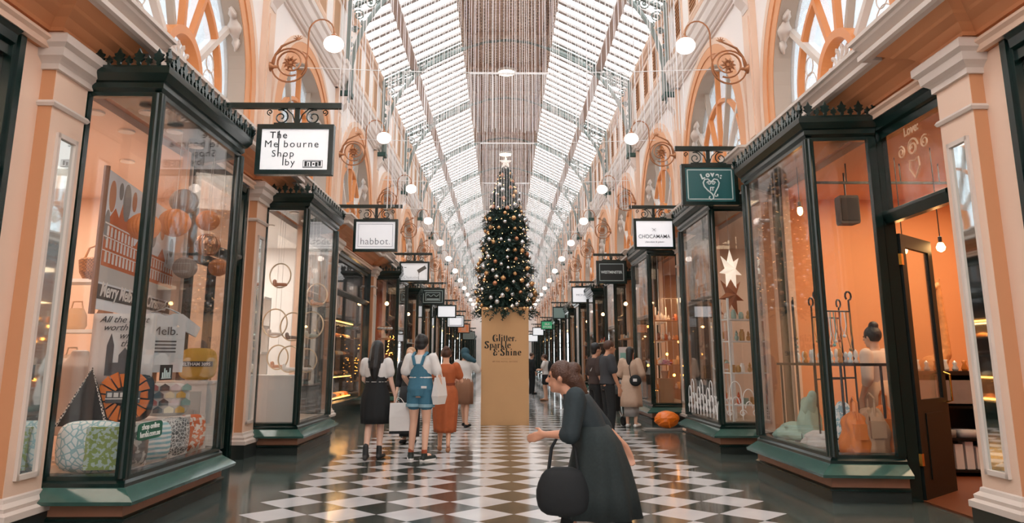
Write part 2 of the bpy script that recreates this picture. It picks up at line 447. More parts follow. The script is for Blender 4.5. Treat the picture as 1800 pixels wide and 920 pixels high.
# ------------------------------------------------------------------ pilasters
def pilaster(s, k, sd, proto=None):
    y = yp(k)
    if proto is None:
        t = thing('pilaster', '', 'pilaster', (0, 0, 0))
        hw = 0.245
        def U(x, h): return [(4.2, -h), (x, -h), (x, h), (4.2, h)]
        m = MB(s); m.box(XW, 4.14, -hw, hw, 0.2, 4.2)
        m.build('shaft', [CREAM], t)
        m = MB(s); m.sweep(U(XW, hw), [(-0.02, 0.0), (0.07, 0.0), (0.07, 0.21), (-0.02, 0.21)]); m.build('plinth_block', PLINTH, t)
        m = MB(s); m.sweep(U(XW, hw), [(0, 0.2), (0.085, 0.2), (0.085, 0.25), (0.05, 0.27), (0.055, 0.3), (0.02, 0.33), (0.015, 0.36), (0, 0.37)]); m.build('base_moulding', STONE, t)
        m = MB(s); m.sweep(U(XW, hw), [(0, 3.50), (0.02, 3.50), (0.035, 3.525), (0.02, 3.55), (0, 3.555)]); m.build('necking', STONE, t)
        m = MB(s); m.sweep(U(XW, hw), [(0, 3.82), (0.03, 3.82), (0.03, 3.87), (0.05, 3.89), (0.09, 3.92), (0.10, 3.99), (0.14, 4.02), (0.14, 4.09), (0.12, 4.11), (0, 4.12)]); m.build('capital', STONE, t)
        # tall mirror in a moulded frame
        m = MB(s)
        for a, b, c, d in ((-0.15, -0.115, 0.48, 3.3), (0.115, 0.15, 0.48, 3.3), (-0.15, 0.15, 0.48, 0.52), (-0.15, 0.15, 3.26, 3.3)):
            m.box(XW - 0.028, XW + 0.01, a, b, c, d)
        mf = m.build('mirror_frame', STONE, t)
        m = MB(s); m.box(XW - 0.006, XW + 0.002, -0.115, 0.115, 0.52, 3.26); m.build('mirror', MIRROR, mf)
        m = MB(s); m.box(3.86, 3.99, -0.25, 0.25, 4.11, 4.3); m.build('dado_block', CREAM, t)
        # thin sheets over the shaft returns, tinted orange in place of warm light
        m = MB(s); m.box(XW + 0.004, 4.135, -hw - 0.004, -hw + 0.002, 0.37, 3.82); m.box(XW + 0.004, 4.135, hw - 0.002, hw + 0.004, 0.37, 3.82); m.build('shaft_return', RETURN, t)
        # upper strip and bracket over the cornice
        m = MB(s); m.box(3.95, 4.06, -0.2, 0.2, 4.6, 7.68); m.box(3.93, 3.96, -0.13, 0.13, 4.95, 7.0)
        m.build('upper_strip', CREAM, t)
        m = MB(s); m.sweep([(4.1, -0.2), (3.95, -0.2), (3.95, 0.2), (4.1, 0.2)], [(0, 4.6), (0.05, 4.6), (0.05, 4.8), (0.02, 4.86), (0, 4.88)])
        m.build('strip_base', STONE, t); m = MB(s)
        m.prism([(4.05, 7.12), (3.94, 7.12), (3.92, 7.2), (3.8, 7.35), (3.78, 7.5), (4.05, 7.5)], -0.14, 0.14)
        m.build('console_bracket', UPST, t)
        t.location.y = y
        proto = t
    else:
        t = copy_tree(proto); t.location = (0, y, 0)
    return t
ORD = ['first', 'second', 'third', 'fourth', 'fifth', 'sixth', 'seventh', 'eighth', 'ninth', 'tenth', 'eleventh', 'twelfth', 'thirteenth', 'fourteenth', 'fifteenth', 'sixteenth', 'seventeenth']
ARM = mat('arch_orange_paint', 'DB8B50', 0.45, noise=(2, 0.06))
TAUPE = mat('taupe_reveal_paint', 'B7A595', 0.6)
def arch_window(s, k, proto=None):
    c = yp(k) + P / 2
    if proto is None:
        t = thing('arched_window', '', 'window', (0, 0, 0))
        def ring(m, ri, ro, x0, x1, z0, spr, n=28):
            pin = [(-ri, z0)] + [(-ri * cos(pi * i / n), spr + ri * sin(pi * i / n)) for i in range(n + 1)] + [(ri, z0)]
            pou = [(-ro, z0)] + [(-ro * cos(pi * i / n), spr + ro * sin(pi * i / n)) for i in range(n + 1)] + [(ro, z0)]
            for i in range(len(pin) - 1): m.prismx([pin[i], pin[i + 1], pou[i + 1], pou[i]], x0, x1)
            return m
        m = MB(s); ring(m, RI, RO - 0.12, XA - 0.05, XA + 0.02, ZC, SPR); ring(m, RO - 0.3, RO - 0.12, XA - 0.07, XA - 0.045, ZC, SPR)
        m.build('surround', APRICOT, t)
        m = MB(s); ring(m, RO - 0.12, RO, XA - 0.075, XA + 0.02, ZC, SPR); m.build('outer_moulding', CREAM, t)
        m = MB(s); ring(m, RI - 0.02, RI + 0.02, XA - 0.04, 4.28, ZC, SPR); m.build('reveal', TAUPE, t)
        m = MB(s); n = 28
        gp = [(-RI, ZC)] + [(-RI * cos(pi * i / n), SPR + RI * sin(pi * i / n)) for i in range(n + 1)] + [(RI, ZC)]
        m.prismx(gp, 4.262, 4.27); m.build('glass', ARCHG, t)
        r1 = 1.36; zs = 5.2
        # intermediate pointed-round arch
        m = MB(s); ring(m, r1 - 0.035, r1 + 0.035, 4.18, 4.27, ZC, zs - 0.1); m.build('inner_arch', ARM, t)
        m = MB(s); ring(m, 0.46, 0.57, 4.12, 4.27, ZC, 4.98); fa = m.build('fan_arch', ARM, t)
        # scroll ornament inside the small arch
        m = MB(s)
        for a in (-62, -36, -12, 12, 36, 62):
            a = radians(a); d = Vector((0, sin(a), cos(a)))
            p0 = Vector((4.2, 0, 4.98)) + d * 0.14
            m.tube([p0 + d * (0.05 * i) + Vector((0, cos(a), -sin(a))) * (0.02 * sin(i * 1.6)) for i in range(6)], [0.02, 0.022, 0.018, 0.024, 0.03, 0.01], 5)
            m.ball(tuple(p0 + d * 0.2), 0.03, 0.035, 0.035, 6, 4)
        m.lathe([(0.0, -0.04), (0.1, -0.03), (0.09, 0.03), (0.0, 0.05)], (4.2, 0, 5.06), 10, 'x')
        m.build('scroll_ornament', STONE, fa)
        # mullions
        def bar(m, ya, za, yb, zb, w=0.045):
            d = Vector((0, yb - ya, zb - za)); l = d.length; d.normalize()
            m.obox((4.215, (ya + yb) / 2, (za + zb) / 2), (1, 0, 0), (0, d.z, -d.y), (0, d.y, d.z), 0.045, w, l / 2)
        m = MB(s); bar(m, 0, 5.58, 0, SPR + RI, 0.036); m.build('centre_mullion', ARM, t)
        for a in (-27, 27):
            a = radians(a); m = MB(s); bar(m, sin(a) * 0.56, 4.98 + cos(a) * 0.56, sin(a) * r1, zs - 0.1 + cos(a) * r1, 0.034); m.build('diagonal_mullion', TAUPE if a < 0 else ARM, t)
            m = MB(s); bar(m, sin(a) * r1, zs - 0.1 + cos(a) * r1, sin(a) * RI, SPR + cos(a) * RI, 0.04); m.build('outer_mullion', TAUPE, t)
        for a in (-58, 58):
            a = radians(a); m = MB(s); bar(m, sin(a) * 0.56, 4.98 + cos(a) * 0.56, sin(a) * (RI - 0.02), SPR + cos(a) * (RI - 0.02), 0.04); m.build('low_mullion', STONE, t)
            m = MB(s)
            bs = [a + (q - 6) * 0.03 for q in range(13)]
            m.tube([(4.12, sin(b_) * (RI - 0.04), SPR + cos(b_) * (RI - 0.04)) for b_ in bs], [.015, .05, .075, .05, .07, .11, .13, .11, .07, .05, .075, .05, .015], 7, flat=(0.7, 0.9))
            for q in (-1, 1):
                b_ = a + q * 0.1; m.tube([(4.1, sin(b_) * (RI - 0.06), SPR + cos(b_) * (RI - 0.06)), (4.08, sin(b_ + q * .04) * (RI - 0.17), SPR + cos(b_ + q * .04) * (RI - 0.17)), (4.1, sin(b_ + q * .09) * (RI - 0.16), SPR + cos(b_ + q * .09) * (RI - 0.16))], [.05, .035, .02], 6)
            m.build('floral_boss', STONE, t, smooth=True)
        # thin leaded rings in the lower lights
        m = MB(s)
        for y_, z_, r_ in ((-1.05, 5.2, 0.2), (1.05, 5.2, 0.2), (-1.05, 5.5, 0.13), (1.05, 5.5, 0.13)):
            m.tube([(4.245, y_ + r_ * cos(2 * pi * i / 16), z_ + r_ * sin(2 * pi * i / 16)) for i in range(16)], 0.01, 4, closed=True)
        m.build('leaded_rings', STONE, t)
        t.location.y = c; proto = t
    else:
        t = copy_tree(proto); t.location = (0, c, 0)
    return t
pl = {}; aw = {}
for s, sd in ((-1, 'left'), (1, 'right')):
    for k in range(-1, K1 + 1):
        pl[s] = pilaster(s, k, sd, pl.get(s)) if False else pl.get(s)
    proto = None; ap = None
    for k in range(-1, K1 + 1):
        t = pilaster(s, k, sd, proto); proto = proto or t
        t['group'] = 'pilasters along the %s side' % sd
        t['label'] = 'cream mirror-fronted pilaster, %s from the camera on the %s side' % (ORD[k] if k >= 0 else 'out of frame behind the first', sd)
        t = arch_window(s, k, ap); ap = ap or t
        t['group'] = 'arched windows above the shops on the %s' % sd
        t['label'] = 'orange-framed arched window above the %s shop on the %s side' % (ORD[k] if k >= 0 else 'out-of-frame', sd)

# ------------------------------------------------------------------ bay windows
def bay(s, y0w, y0f, y1f, y1w, label, name='bay_window'):
    XF = 3.27
    t = thing(name, label, 'shop window', (0, 0, 0))
    path = [(3.98, y0w), (XF, y0f), (XF, y1f), (3.98, y1w)]
    m = MB(s); m.sweep(path, [(-0.3, 0), (0.06, 0), (0.06, 0.11), (-0.3, 0.11)]); m.build('plinth', PLINTH, t)
    m = MB(s); m.sweep(path, [(-0.3, 0.11), (0.08, 0.11), (0.08, 0.13), (0.05, 0.145), (-0.3, 0.145)]); m.build('plinth_moulding', GREEN, t)
    m = MB(s); m.sweep(path, [(-0.3, 0.14), (0.05, 0.14), (0.05, 0.26), (-0.3, 0.26)]); m.build('riser_panel', TERRA, t)
    m = MB(s); m.sweep(path, [(-0.1, 0.255), (0.17, 0.25), (0.18, 0.28), (0.045, 0.37), (-0.1, 0.37)]); m.build('ledge', MARBLE, t)
    # frame
    m = MB(s); m.sweep(path, [(-0.06, 0.37), (0.045, 0.37), (0.045, 0.40), (0.02, 0.42), (0.02, 0.455), (-0.06, 0.47)]); m.build('bottom_rail', GREEN, t)
    m = MB(s); m.sweep(path, [(-0.06, 3.78), (0.015, 3.78), (0.015, 3.82), (0.05, 3.85), (0.05, 3.90), (0.075, 3.91), (0.12, 3.97), (0.125, 4.02), (-0.06, 4.03)]); m.build('head', GREEN, t)
    d0 = Vector((XF - 3.98, y0f - y0w, 0)).normalized(); d1 = Vector((3.98 - XF, y1w - y1f, 0)).normalized()
    for (x, y) in ((XF, y0f), (XF, y1f)):
        m = MB(s); m.lathe([(0.052, 0.44), (0.052, 3.8)], (x, y, 0), 8); m.box(x - 0.045, x + 0.045, y - 0.045, y + 0.045, 0.44, 3.8); m.build('post', GREEN, t)
    for (x, y) in ((3.93, y0w - (3.98 - 3.93) / (3.98 - XF) * (y0w - y0f)), (3.93, y1w)):
        m = MB(s); m.box(x - 0.035, x + 0.05, y - 0.035, y + 0.035, 0.44, 3.8); m.build('jamb', GREEN, t)
    for a, b in zip(path[:-1], path[1:]):
        m = MB(s); m.sweep([a, b], [(-0.012, 0.46), (-0.004, 0.46), (-0.004, 3.79), (-0.012, 3.79)]); m.build('glass_pane', GLASS, t)
    m = MB(s); m.add([(x, y, z) for z in (3.93, 4.01) for x, y in path], [(0, 1, 2, 3), (7, 6, 5, 4), (0, 4, 5, 1), (1, 5, 6, 2), (2, 6, 7, 3), (3, 7, 4, 0)])
    m.build('roof', GREEN, t)
    # cresting: alternate tall and short leaf finials
    m = MB(s)
    off = [(3.98, y0w - 0.1), (XF - 0.1, y0f - 0.1), (XF - 0.1, y1f + 0.1), (3.98, y1w + 0.1)]
    for (a, b) in zip(off[:-1], off[1:]):
        A = Vector((*a, 0)); B = Vector((*b, 0)); L_ = (B - A).length; n = max(3, int(L_ / 0.085)); d = (B - A) / L_; nn = Vector((-d.y, d.x, 0))
        m.sweep([a, b], [(-0.01, 4.02), (0.01, 4.02), (0.01, 4.045), (-0.01, 4.045)])
        for i in range(n + 1):
            c = A + d * (L_ * i / n); big = i % 2 == 0; h = 0.17 if big else 0.10; w = 0.052 if big else 0.034
            prof = [(0.008, 0.0), (0.35 * w, 0.12 * h), (0.3 * w, 0.22 * h), (w, 0.42 * h), (0.62 * w, 0.5 * h), (0.9 * w, 0.66 * h), (0.4 * w, 0.72 * h), (0.0, h)]
            pts = prof + [(-x, z) for x, z in reversed(prof[:-1])]
            m.loft([[tuple(c + d * u + nn * o + Vector((0, 0, 4.04 + z))) for u, z in pts] for o in (-0.012, 0.012)])
    m.build('cresting', GREEN, t)
    # display floor inside the bay
    m = MB(s); m.add([(x + (0.03 if x < 3.5 else 0), y, z) for z in (0.38, 0.44) for x, y in path], [(0, 1, 2, 3), (7, 6, 5, 4), (0, 4, 5, 1), (1, 5, 6, 2), (2, 6, 7, 3), (3, 7, 4, 0)])
    m.box(3.99, 4.3, max(y0w, y0f) + 0.16, max(y1w, y1f), 0.02, 0.44)
    m.build('display_floor', mat('display_floor_wood', '8C7A68', 0.5), t)
    return t

def flat_front(s, y0, y1, label, transom=2.86, panes=1, name='shop_front', head=3.97, door=False):
    t = thing(name, label, 'shop window')
    m = MB(s)
    m.box(4.0, 4.12, y0, y0 + 0.14, 0, head); m.box(3.97, 4.0, y0 + 0.03, y0 + 0.1, 0, head); m.build('jamb', GREEN, t)
    m = MB(s); m.box(4.0, 4.12, y1 - 0.14, y1, 0, head); m.box(3.97, 4.0, y1 - 0.1, y1 - 0.03, 0, head); m.build('jamb', GREEN, t)
    m = MB(s); m.sweep([(4.02, y0 + .14), (4.02, y1 - .14)], [(-0.1, head - 0.2), (0.0, head - 0.2), (0.0, head - 0.12), (0.04, head - 0.1), (0.05, head - 0.03), (0.09, head), (-0.1, head)]); m.build('header', GREEN, t)
    m = MB(s); m.sweep([(4.02, y0 + .14), (4.02, y1 - .14)], [(-0.08, transom - 0.06), (0.0, transom - 0.06), (0.02, transom - 0.02), (0.05, transom + 0.03), (0.05, transom + 0.06), (0.0, transom + 0.08), (-0.08, transom + 0.08)]); m.build('transom', GREEN, t)
    m = MB(s); m.box(4.06, 4.068, y0 + 0.14, y1 - 0.14, transom + 0.06, head - 0.18); m.build('fanlight_glass', GLASS, t)
    if not door:
        m = MB(s); m.sweep([(4.02, y0), (4.02, y1)], [(-0.1, 0), (0.02, 0), (0.02, 0.42), (-0.1, 0.45)]); m.build('stallriser', GREEN, t)
        m = MB(s); m.box(4.06, 4.068, y0 + 0.14, y1 - 0.14, 0.44, transom - 0.05); m.build('glass_pane', GLASS, t)
        for i in range(1, panes):
            y = y0 + (y1 - y0) * i / panes; m = MB(s); m.box(4.02, 4.1, y - 0.04, y + 0.04, 0.44, transom); m.build('mullion', GREEN, t)
    return t
def wall_piece(s, y0, y1, sd): struct(MB(s).box(4.02, 4.12, y0, y1, 0, 3.98).build('wall_%s_pier' % sd, CREAM))

def door_leaf(s, loc, ang, label):
    """leaf hinged at the origin, running along local +x"""
    t = thing('shop_door', label, 'door', loc, ang)
    w = 0.9; h = 2.74
    m = MB(); m.box(0, 0.12, -0.025, 0.025, 0.02, h); m.box(w - 0.12, w, -0.025, 0.025, 0.02, h); m.box(0.12, w - 0.12, -0.025, 0.025, h - 0.14, h); m.box(0.12, w - 0.12, -0.025, 0.025, 0.02, 1.0)
    m.box(0.2, w - 0.2, -0.035, 0.035, 0.2, 0.86); lf = m.build('leaf_frame', DOORM, t)
    m = MB(); m.box(0.12, w - 0.12, -0.006, 0.006, 1.0, h - 0.14); m.build('glass_pane', GLASS, t)
    m = MB()
    for z in (0.35, 2.4): m.box(-0.03, 0.03, -0.03, 0.03, z, z + 0.12)
    m.build('hinge', GOLDM, lf)
    m = MB(); m.tube([(w - 0.06, -0.03, 0.95), (w - 0.06, -0.09, 0.97), (w - 0.06, -0.09, 1.25), (w - 0.06, -0.03, 1.27)], 0.012, 6); m.build('handle', GOLDM, lf)
    return t

# left side: pilaster, bay, door in every unit; the third unit is a flat front
DOORN = 0
def unit_std(s, k, sd, lab, open_=False):
    a = yp(k); b = yp(k + 1)
    bay(s, a + 0.30, a + 0.30, a + 2.45, a + 2.9, lab)
    t = flat_front(s, a + 3.0, b - 0.42, 'dark green door frame with fanlight beside the %s shop bay on the %s' % (ORD[k], sd), name='door_frame', door=True)
    wall_piece(s, b - 0.42, b - 0.2, sd); wall_piece(s, a + 2.86, a + 3.0, sd)
    w = (b - 0.42 - 0.14) - (a + 3.14)
    if k > 0 or s < 0:
        hl = w / 2
        for q, yy in enumerate((a + 3.14 + 0.01, b - 0.57)):
            m = MB(s); d = 1 if q == 0 else -1
            y0, y1 = sorted((yy, yy + d * (hl - 0.02)))
            dt = thing('shop_door', '%s leaf of the closed dark green shop door in the %s unit on the %s' % ('nearer' if q == 0 else 'farther', ORD[k], sd), 'door')
            m.box(4.06, 4.1, y0, y0 + 0.11, 0.02, 2.78); m.box(4.06, 4.1, y1 - 0.11, y1, 0.02, 2.78); m.box(4.06, 4.1, y0, y1, 2.64, 2.78); m.box(4.06, 4.1, y0, y1, 0.02, 0.9)
            lf = m.build('leaf_frame', DOORM, dt)
            m = MB(s); m.box(4.076, 4.082, y0 + 0.1, y1 - 0.1, 0.9, 2.64); m.build('glass_pane', GLASS, lf)
            m = MB(s); yh = y1 - 0.05 if q == 0 else y0 + 0.05
            m.tube([(4.06, yh, 1.0), (4.01, yh, 1.02), (4.01, yh, 1.28), (4.06, yh, 1.3)], 0.011, 5); m.build('handle', GOLDM, lf)
L_LAB = {0: 'large dark green bay window of the souvenir shop at the left edge', 1: 'dark green bay window of the white shoe shop on the left', 3: 'dark green bay window with an orange-lit interior, fourth shop on the left'}
for s, sd in ((-1, 'left'), (1, 'right')):
    for k in range(0, K1 + 1):
        if s == 1 and k == 0: continue
        if s == -1 and k == 2: continue
        lab = (L_LAB.get(k) if s == -1 else {1: 'dark green bay window with white scrolls on its glass, second shop on the right', 2: 'dark green bay window of the shop glowing with candles, third on the right'}.get(k)) or 'dark green bay window of the %s shop from the camera on the %s side' % (ORD[k], sd)
        unit_std(s, k, sd, lab)
# first unit on the right is the other way round: open door first, then the bay
bay(1, 7.98, 8.05, 10.25, 10.95, 'large dark green bay window of the orange-lit jewellery shop at the right edge')
flat_front(1, 6.62, 8.12, 'tall dark green door frame with fanlight beside the open door on the right', name='door_frame', door=True, transom=2.9)
wall_piece(1, 10.9, 11.55, 'right')
door_leaf(1, (4.14, 8.0, 0.0), radians(42), 'open dark green glazed door with brass hinges at the right shop')
# third unit on the left: flat dark patisserie front
flat_front(-1, yp(2) + 0.5, yp(3) - 0.3, 'flat black shop front of the bakery between two pilasters on the left', transom=3.0, panes=1)
wall_piece(-1, yp(2) + 0.2, yp(2) + 0.5, 'left'); wall_piece(-1, yp(3) - 0.3, yp(3) - 0.2, 'left')
# units nearest the camera, mostly outside the frame
for s, sd in ((-1, 'left'), (1, 'right')):
    flat_front(s, 2.0, 5.82, 'dark green shop front cut off by the %s edge of the picture' % sd, panes=2, transom=2.82)
    wall_piece(s, 5.82, 6.16, sd); wall_piece(s, 1.2, 2.0, sd)
# ------------------------------------------------------------------ iron roof trusses
def truss(k, proto=None):
    y = yp(k)
    if proto is None:
        t = thing('roof_truss', '', 'roof truss')
        for s in (-1, 1):
            m = MB(s); m.box(3.70, 3.77, -0.06, 0.06, 7.62, 8.5); m.box(3.80, 3.88, -0.06, 0.06, 8.45, 9.98); m.box(3.70, 3.88, -0.05, 0.05, 8.42, 8.48); m.build('column', IRON, t)
            m = MB(s); m.box(3.70, 3.98, -0.16, 0.16, 7.52, 7.64); m.box(3.78, 3.94, -0.12, 0.12, 7.42, 7.52); m.build('column_foot', IRONDK, t)
            # rafter: two flats with lattice ticks
            m = MB(s); A = Vector((3.9, 0, 9.98)); B = Vector((1.3, 0, 11.3)); d = (B - A).normalized(); nrm = Vector((d.z, 0, -d.x)) if d.x > 0 else Vector((-d.z, 0, d.x))
            L_ = (B - A).length; up = Vector((-d.z, 0, d.x));
            if up.z < 0: up = -up
            m.obox(tuple((A + B) / 2), d, (0, 1, 0), up, L_ / 2, 0.07, 0.014); m.obox(tuple((A + B) / 2 - up * 0.2), d, (0, 1, 0), up, L_ / 2, 0.06, 0.014)
            n = 22
            for i in range(n):
                p = A + d * (L_ * (i + 0.5) / n) - up * 0.1; tilt = (d * 0.5 + up) if i % 2 else (-d * 0.5 + up)
                m.obox(tuple(p), tilt.cross(Vector((0, 1, 0))), (0, 1, 0), tilt, 0.012, 0.012, 0.11)
            m.build('rafter', IRON, t)
            # curved rib
            ctrl = [(3.80, 7.66), (3.74, 8.4), (3.55, 9.15), (3.2, 9.78), (2.72, 10.32), (2.1, 10.78), (1.35, 11.08)]
            m = MB(s); pts = [Vector((x, 0, z)) for x, z in ctrl]; pp = []
            for i in range(len(pts) - 1):
                p0 = pts[max(i - 1, 0)]; p1 = pts[i]; p2 = pts[i + 1]; p3 = pts[min(i + 2, len(pts) - 1)]
                for j in range(5):
                    u = j / 5; pp.append(0.5 * ((2 * p1) + (-p0 + p2) * u + (2 * p0 - 5 * p1 + 4 * p2 - p3) * u * u + (-p0 + 3 * p1 - 3 * p2 + p3) * u ** 3))
            pp.append(pts[-1]); m.tube(pp, 0.05, 6, flat=(0.6, 1.3)); m.build('curved_rib', IRON, t)
            # scrollwork in the spandrel
            m = MB(s)
            for cx_, cz_, r_, a_, tn in ((3.62, 9.62, 0.15, 0.5, 1.6), (3.35, 9.95, 0.14, 2.2, 1.6), (3.05, 10.25, 0.11, 1, -1.5), (3.7, 9.25, 0.09, 3, -1.6), (2.78, 10.46, 0.09, 3, 1.4), (3.78, 8.85, 0.06, 0, 1.5),
                                         (3.62, 9.92, 0.1, 4, 1.3), (3.3, 10.18, 0.08, 0, 1.4), (2.55, 10.62, 0.06, 0, 1.4), (3.48, 9.42, 0.09, 1, -1.4), (3.15, 10.0, 0.08, 4, 1.4), (2.95, 10.4, 0.06, 2, 1.3)):
                m.tube([(x, 0, z) for x, z in spiral(cx_, cz_, r_, 0.02, a_, tn, 16)], 0.021, 4)
                m.ball((cx_, 0, cz_), 0.035, 0.03, 0.035, 6, 4)
            for i in range(7):
                x = 3.84 - i * 0.02; z = 8.0 + i * 0.17
                m.tube([(3.87, 0, z), (3.80, 0, z + 0.09), (3.76, 0, z + 0.02), (3.79, 0, z - 0.02)], 0.012, 4)
            m.build('scrollwork', IRON, t)
        m = MB(); m.tube([(-1.35, 0, 11.08), (-0.7, 0, 11.3), (0, 0, 11.38), (0.7, 0, 11.3), (1.35, 0, 11.08)], 0.045, 6); m.build('crown_rib', IRON, t)
        t.location.y = y; return t
    t = copy_tree(proto); t.location.y = y; return t
tp = None
for k in range(0, K1 + 1):
    t = truss(k, tp); tp = tp or t
    t['group'] = 'iron trusses under the glass roof'
    t['label'] = 'grey scrolled iron roof truss, %s from the camera' % ORD[k]

# ------------------------------------------------------------------ wall lamps
def wall_lamp(s, k, proto=None):
    y = yp(k)
    if proto is None:
        t = thing('wall_lamp', '', 'lamp')
        m = MB(s); m.lathe([(0.0, 0.05), (0.10, 0.04), (0.08, 0.0), (0.03, -0.05), (0.02, -0.12)], (3.92, 0, 6.12), 12, 'x'); m.build('wall_rose', BRASS, t)
        m = MB(s)
        m.tube([(3.62 + 0.29 * cos(a * 2 * pi / 26), 0, 6.15 + 0.29 * sin(a * 2 * pi / 26)) for a in range(26)], 0.016, 5, closed=True)
        m.tube([(x, 0, z) for x, z in spiral(3.6, 6.2, 0.24, 0.14, -2.0, 1.15, 24)], 0.016, 5)
        m.build('scroll_ring', BRASS, t)
        m = MB(s)
        m.tube([(3.88, 0, 6.16), (3.86, 0, 6.32), (3.76, 0, 6.48), (3.62, 0, 6.55), (3.5, 0, 6.6)], [0.02, 0.022, 0.02, 0.016, 0.012], 5)
        for a in range(5):
            an = radians(20 + a * 36); m.tube([(3.5, 0, 6.6), (3.5 - 0.08 * cos(an) , 0, 6.6 + 0.08 * sin(an))], [0.02, 0.004], 5)
        m.build('leaf_spray', BRASS, t)
        m = MB(s)
        for a in range(10):
            an = 2 * pi * a / 10; m.tube([(3.6, 0, 6.18), (3.6 + 0.07 * cos(an), -0.03, 6.18 + 0.07 * sin(an)), (3.6 + 0.13 * cos(an), -0.01, 6.18 + 0.13 * sin(an))], [0.012, 0.026, 0.004], 5)
        m.ball((3.6, -0.01, 6.18), 0.045, 0.04, 0.045, 8, 6); m.build('flower', BRASS, t)
        m = MB(s)
        g = [(3.42, 0, 5.98), (3.36, 0, 6.1), (3.33, 0, 6.35), (3.33, 0, 6.6)] + [(3.12 + 0.21 * cos(radians(a)), 0, 6.72 + 0.24 * sin(radians(a))) for a in range(0, 181, 20)] + [(2.91, 0, 6.72)]
        m.tube(g, 0.014, 6); m.build('gooseneck', BRASS, t)
        m = MB(s); m.lathe([(0.05, 0.0), (0.055, 0.03), (0.02, 0.06), (0.02, 0.1)], (2.91, 0, 6.64), 10); m.build('gallery', BRASS, t)
        m = MB(s); m.ball((2.91, 0, 6.52), 0.165, 0.165, 0.135, 20, 14); m.build('globe', GLOBE, t, smooth=True)
        t.location.y = y
    else:
        t = copy_tree(proto); t.location.y = y
    return t
for s, sd in ((-1, 'left'), (1, 'right')):
    pr = None
    for k in range(1, K1 + 1):
        t = wall_lamp(s, k, pr); pr = pr or t
        t['group'] = 'globe lamps along the %s wall' % sd
        t['label'] = 'lit opal globe on a scrolled brass wall bracket, %s along the %s wall' % (ORD[k - 1], sd)
# flat round lights on the crown of the ceiling
cp = None
for i, y in enumerate([25.1, 35.86, 46.6, 57.4, 68.1, 78.9]):
    if cp is None:
        t = thing('ceiling_light', '', 'ceiling light', (0, y, 0))
        m = MB(); m.lathe([(0.32, 0.0), (0.33, 0.06), (0.3, 0.12)], (0, 0, 11.3), 20); m.build('rim', WHITE, t)
        m = MB(); m.lathe([(0.02, -0.03), (0.2, -0.02), (0.29, 0.0), (0.29, 0.02)], (0, 0, 11.29), 20); m.build('lens', LAMPON, t)
        m = MB(); m.tube([(0, 0, 11.4), (0, 0, 11.62)], 0.02, 6); m.build('stem', WHITE, t); cp = t
    else:
        t = copy_tree(cp); t.location.y = y
    t['label'] = 'round lit ceiling light on the roof crown, %s from the camera' % ORD[i]; t['group'] = 'round lights down the middle of the ceiling'

# ------------------------------------------------------------------ hanging signs
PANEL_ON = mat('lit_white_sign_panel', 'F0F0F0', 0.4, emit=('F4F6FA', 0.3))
PAN = [None]
def sign(s, y, x0, x1, z0, z1, panel, label, zb=None, face=None, frame=0.055, wall=3.95, ins=None):
    """board between |x| x0..x1 (x0 nearer the corridor), bracket beam above"""
    t = thing('hanging_sign', label, 'sign')
    zb = zb or z1 + 0.25
    m = MB(s); m.box(x0 - 0.08, wall, y - 0.03, y + 0.03, zb - 0.035, zb + 0.035); m.build('bracket_beam', GREEN, t)
    cx_ = (x0 + x1) / 2
    m = MB(s); m.box(cx_ - 0.03, cx_ + 0.03, y - 0.012, y + 0.012, z1, zb)
    for d in (-1, 1):
        m.tube([(x, y, z) for x, z in spiral(cx_ + d * 0.2, z1 + 0.105, 0.1, 0.02, pi / 2 - d * pi / 2 + d * 1.2, d * 1.5, 22)], 0.009, 5)
        m.tube([(cx_ + d * 0.02, y, z1 + 0.02), (cx_ + d * 0.06, y, z1 + 0.14), (cx_ + d * 0.14, y, z1 + 0.215), (cx_ + d * 0.24, y, z1 + 0.2)], 0.009, 5)
        m.tube([(x, y, z) for x, z in spiral(cx_ + d * 0.34, z1 + 0.17, 0.04, 0.01, -pi / 2, d * 1.2, 12)], 0.007, 4)
    m.box(cx_ - 0.28, cx_ + 0.28, y - 0.02, y + 0.02, z1, z1 + 0.03)
    m.build('scroll_ironwork', GREEN, t)
    m = MB(s)
    f = frame
    m.box(x0, x1, y - 0.05, y + 0.05, z1 - f, z1); m.box(x0, x1, y - 0.05, y + 0.05, z0, z0 + f); m.box(x0, x0 + f, y - 0.05, y + 0.05, z0 + f, z1 - f); m.box(x1 - f, x1, y - 0.05, y + 0.05, z0 + f, z1 - f)
    m.build('frame', GREEN, t)
    m = MB(s); m.box(x0 + f, x1 - f, y - 0.035, y + 0.035, z0 + f, z1 - f); PAN[0] = m.build('panel', panel, t)
    if ins:
        m = MB(s); q, wd = ins[:2]
        a, b, c, d = x0 + q, x1 - q, z0 + q, z1 - q
        m.box(a, b, y - 0.04, y - 0.034, d - wd, d); m.box(a, b, y - 0.04, y - 0.034, c, c + wd); m.box(a, a + wd, y - 0.04, y - 0.034, c, d); m.box(b - wd, b, y - 0.04, y - 0.034, c, d)
        m.build('border_line', ins[2], PAN[0])
    return t
INK = mat('sign_black_ink', '22272A', 0.5); GREYINK = mat('sign_grey_ink', '6F6F73', 0.5); PALEL = mat('sign_pale_line', 'B9CCC9', 0.5)
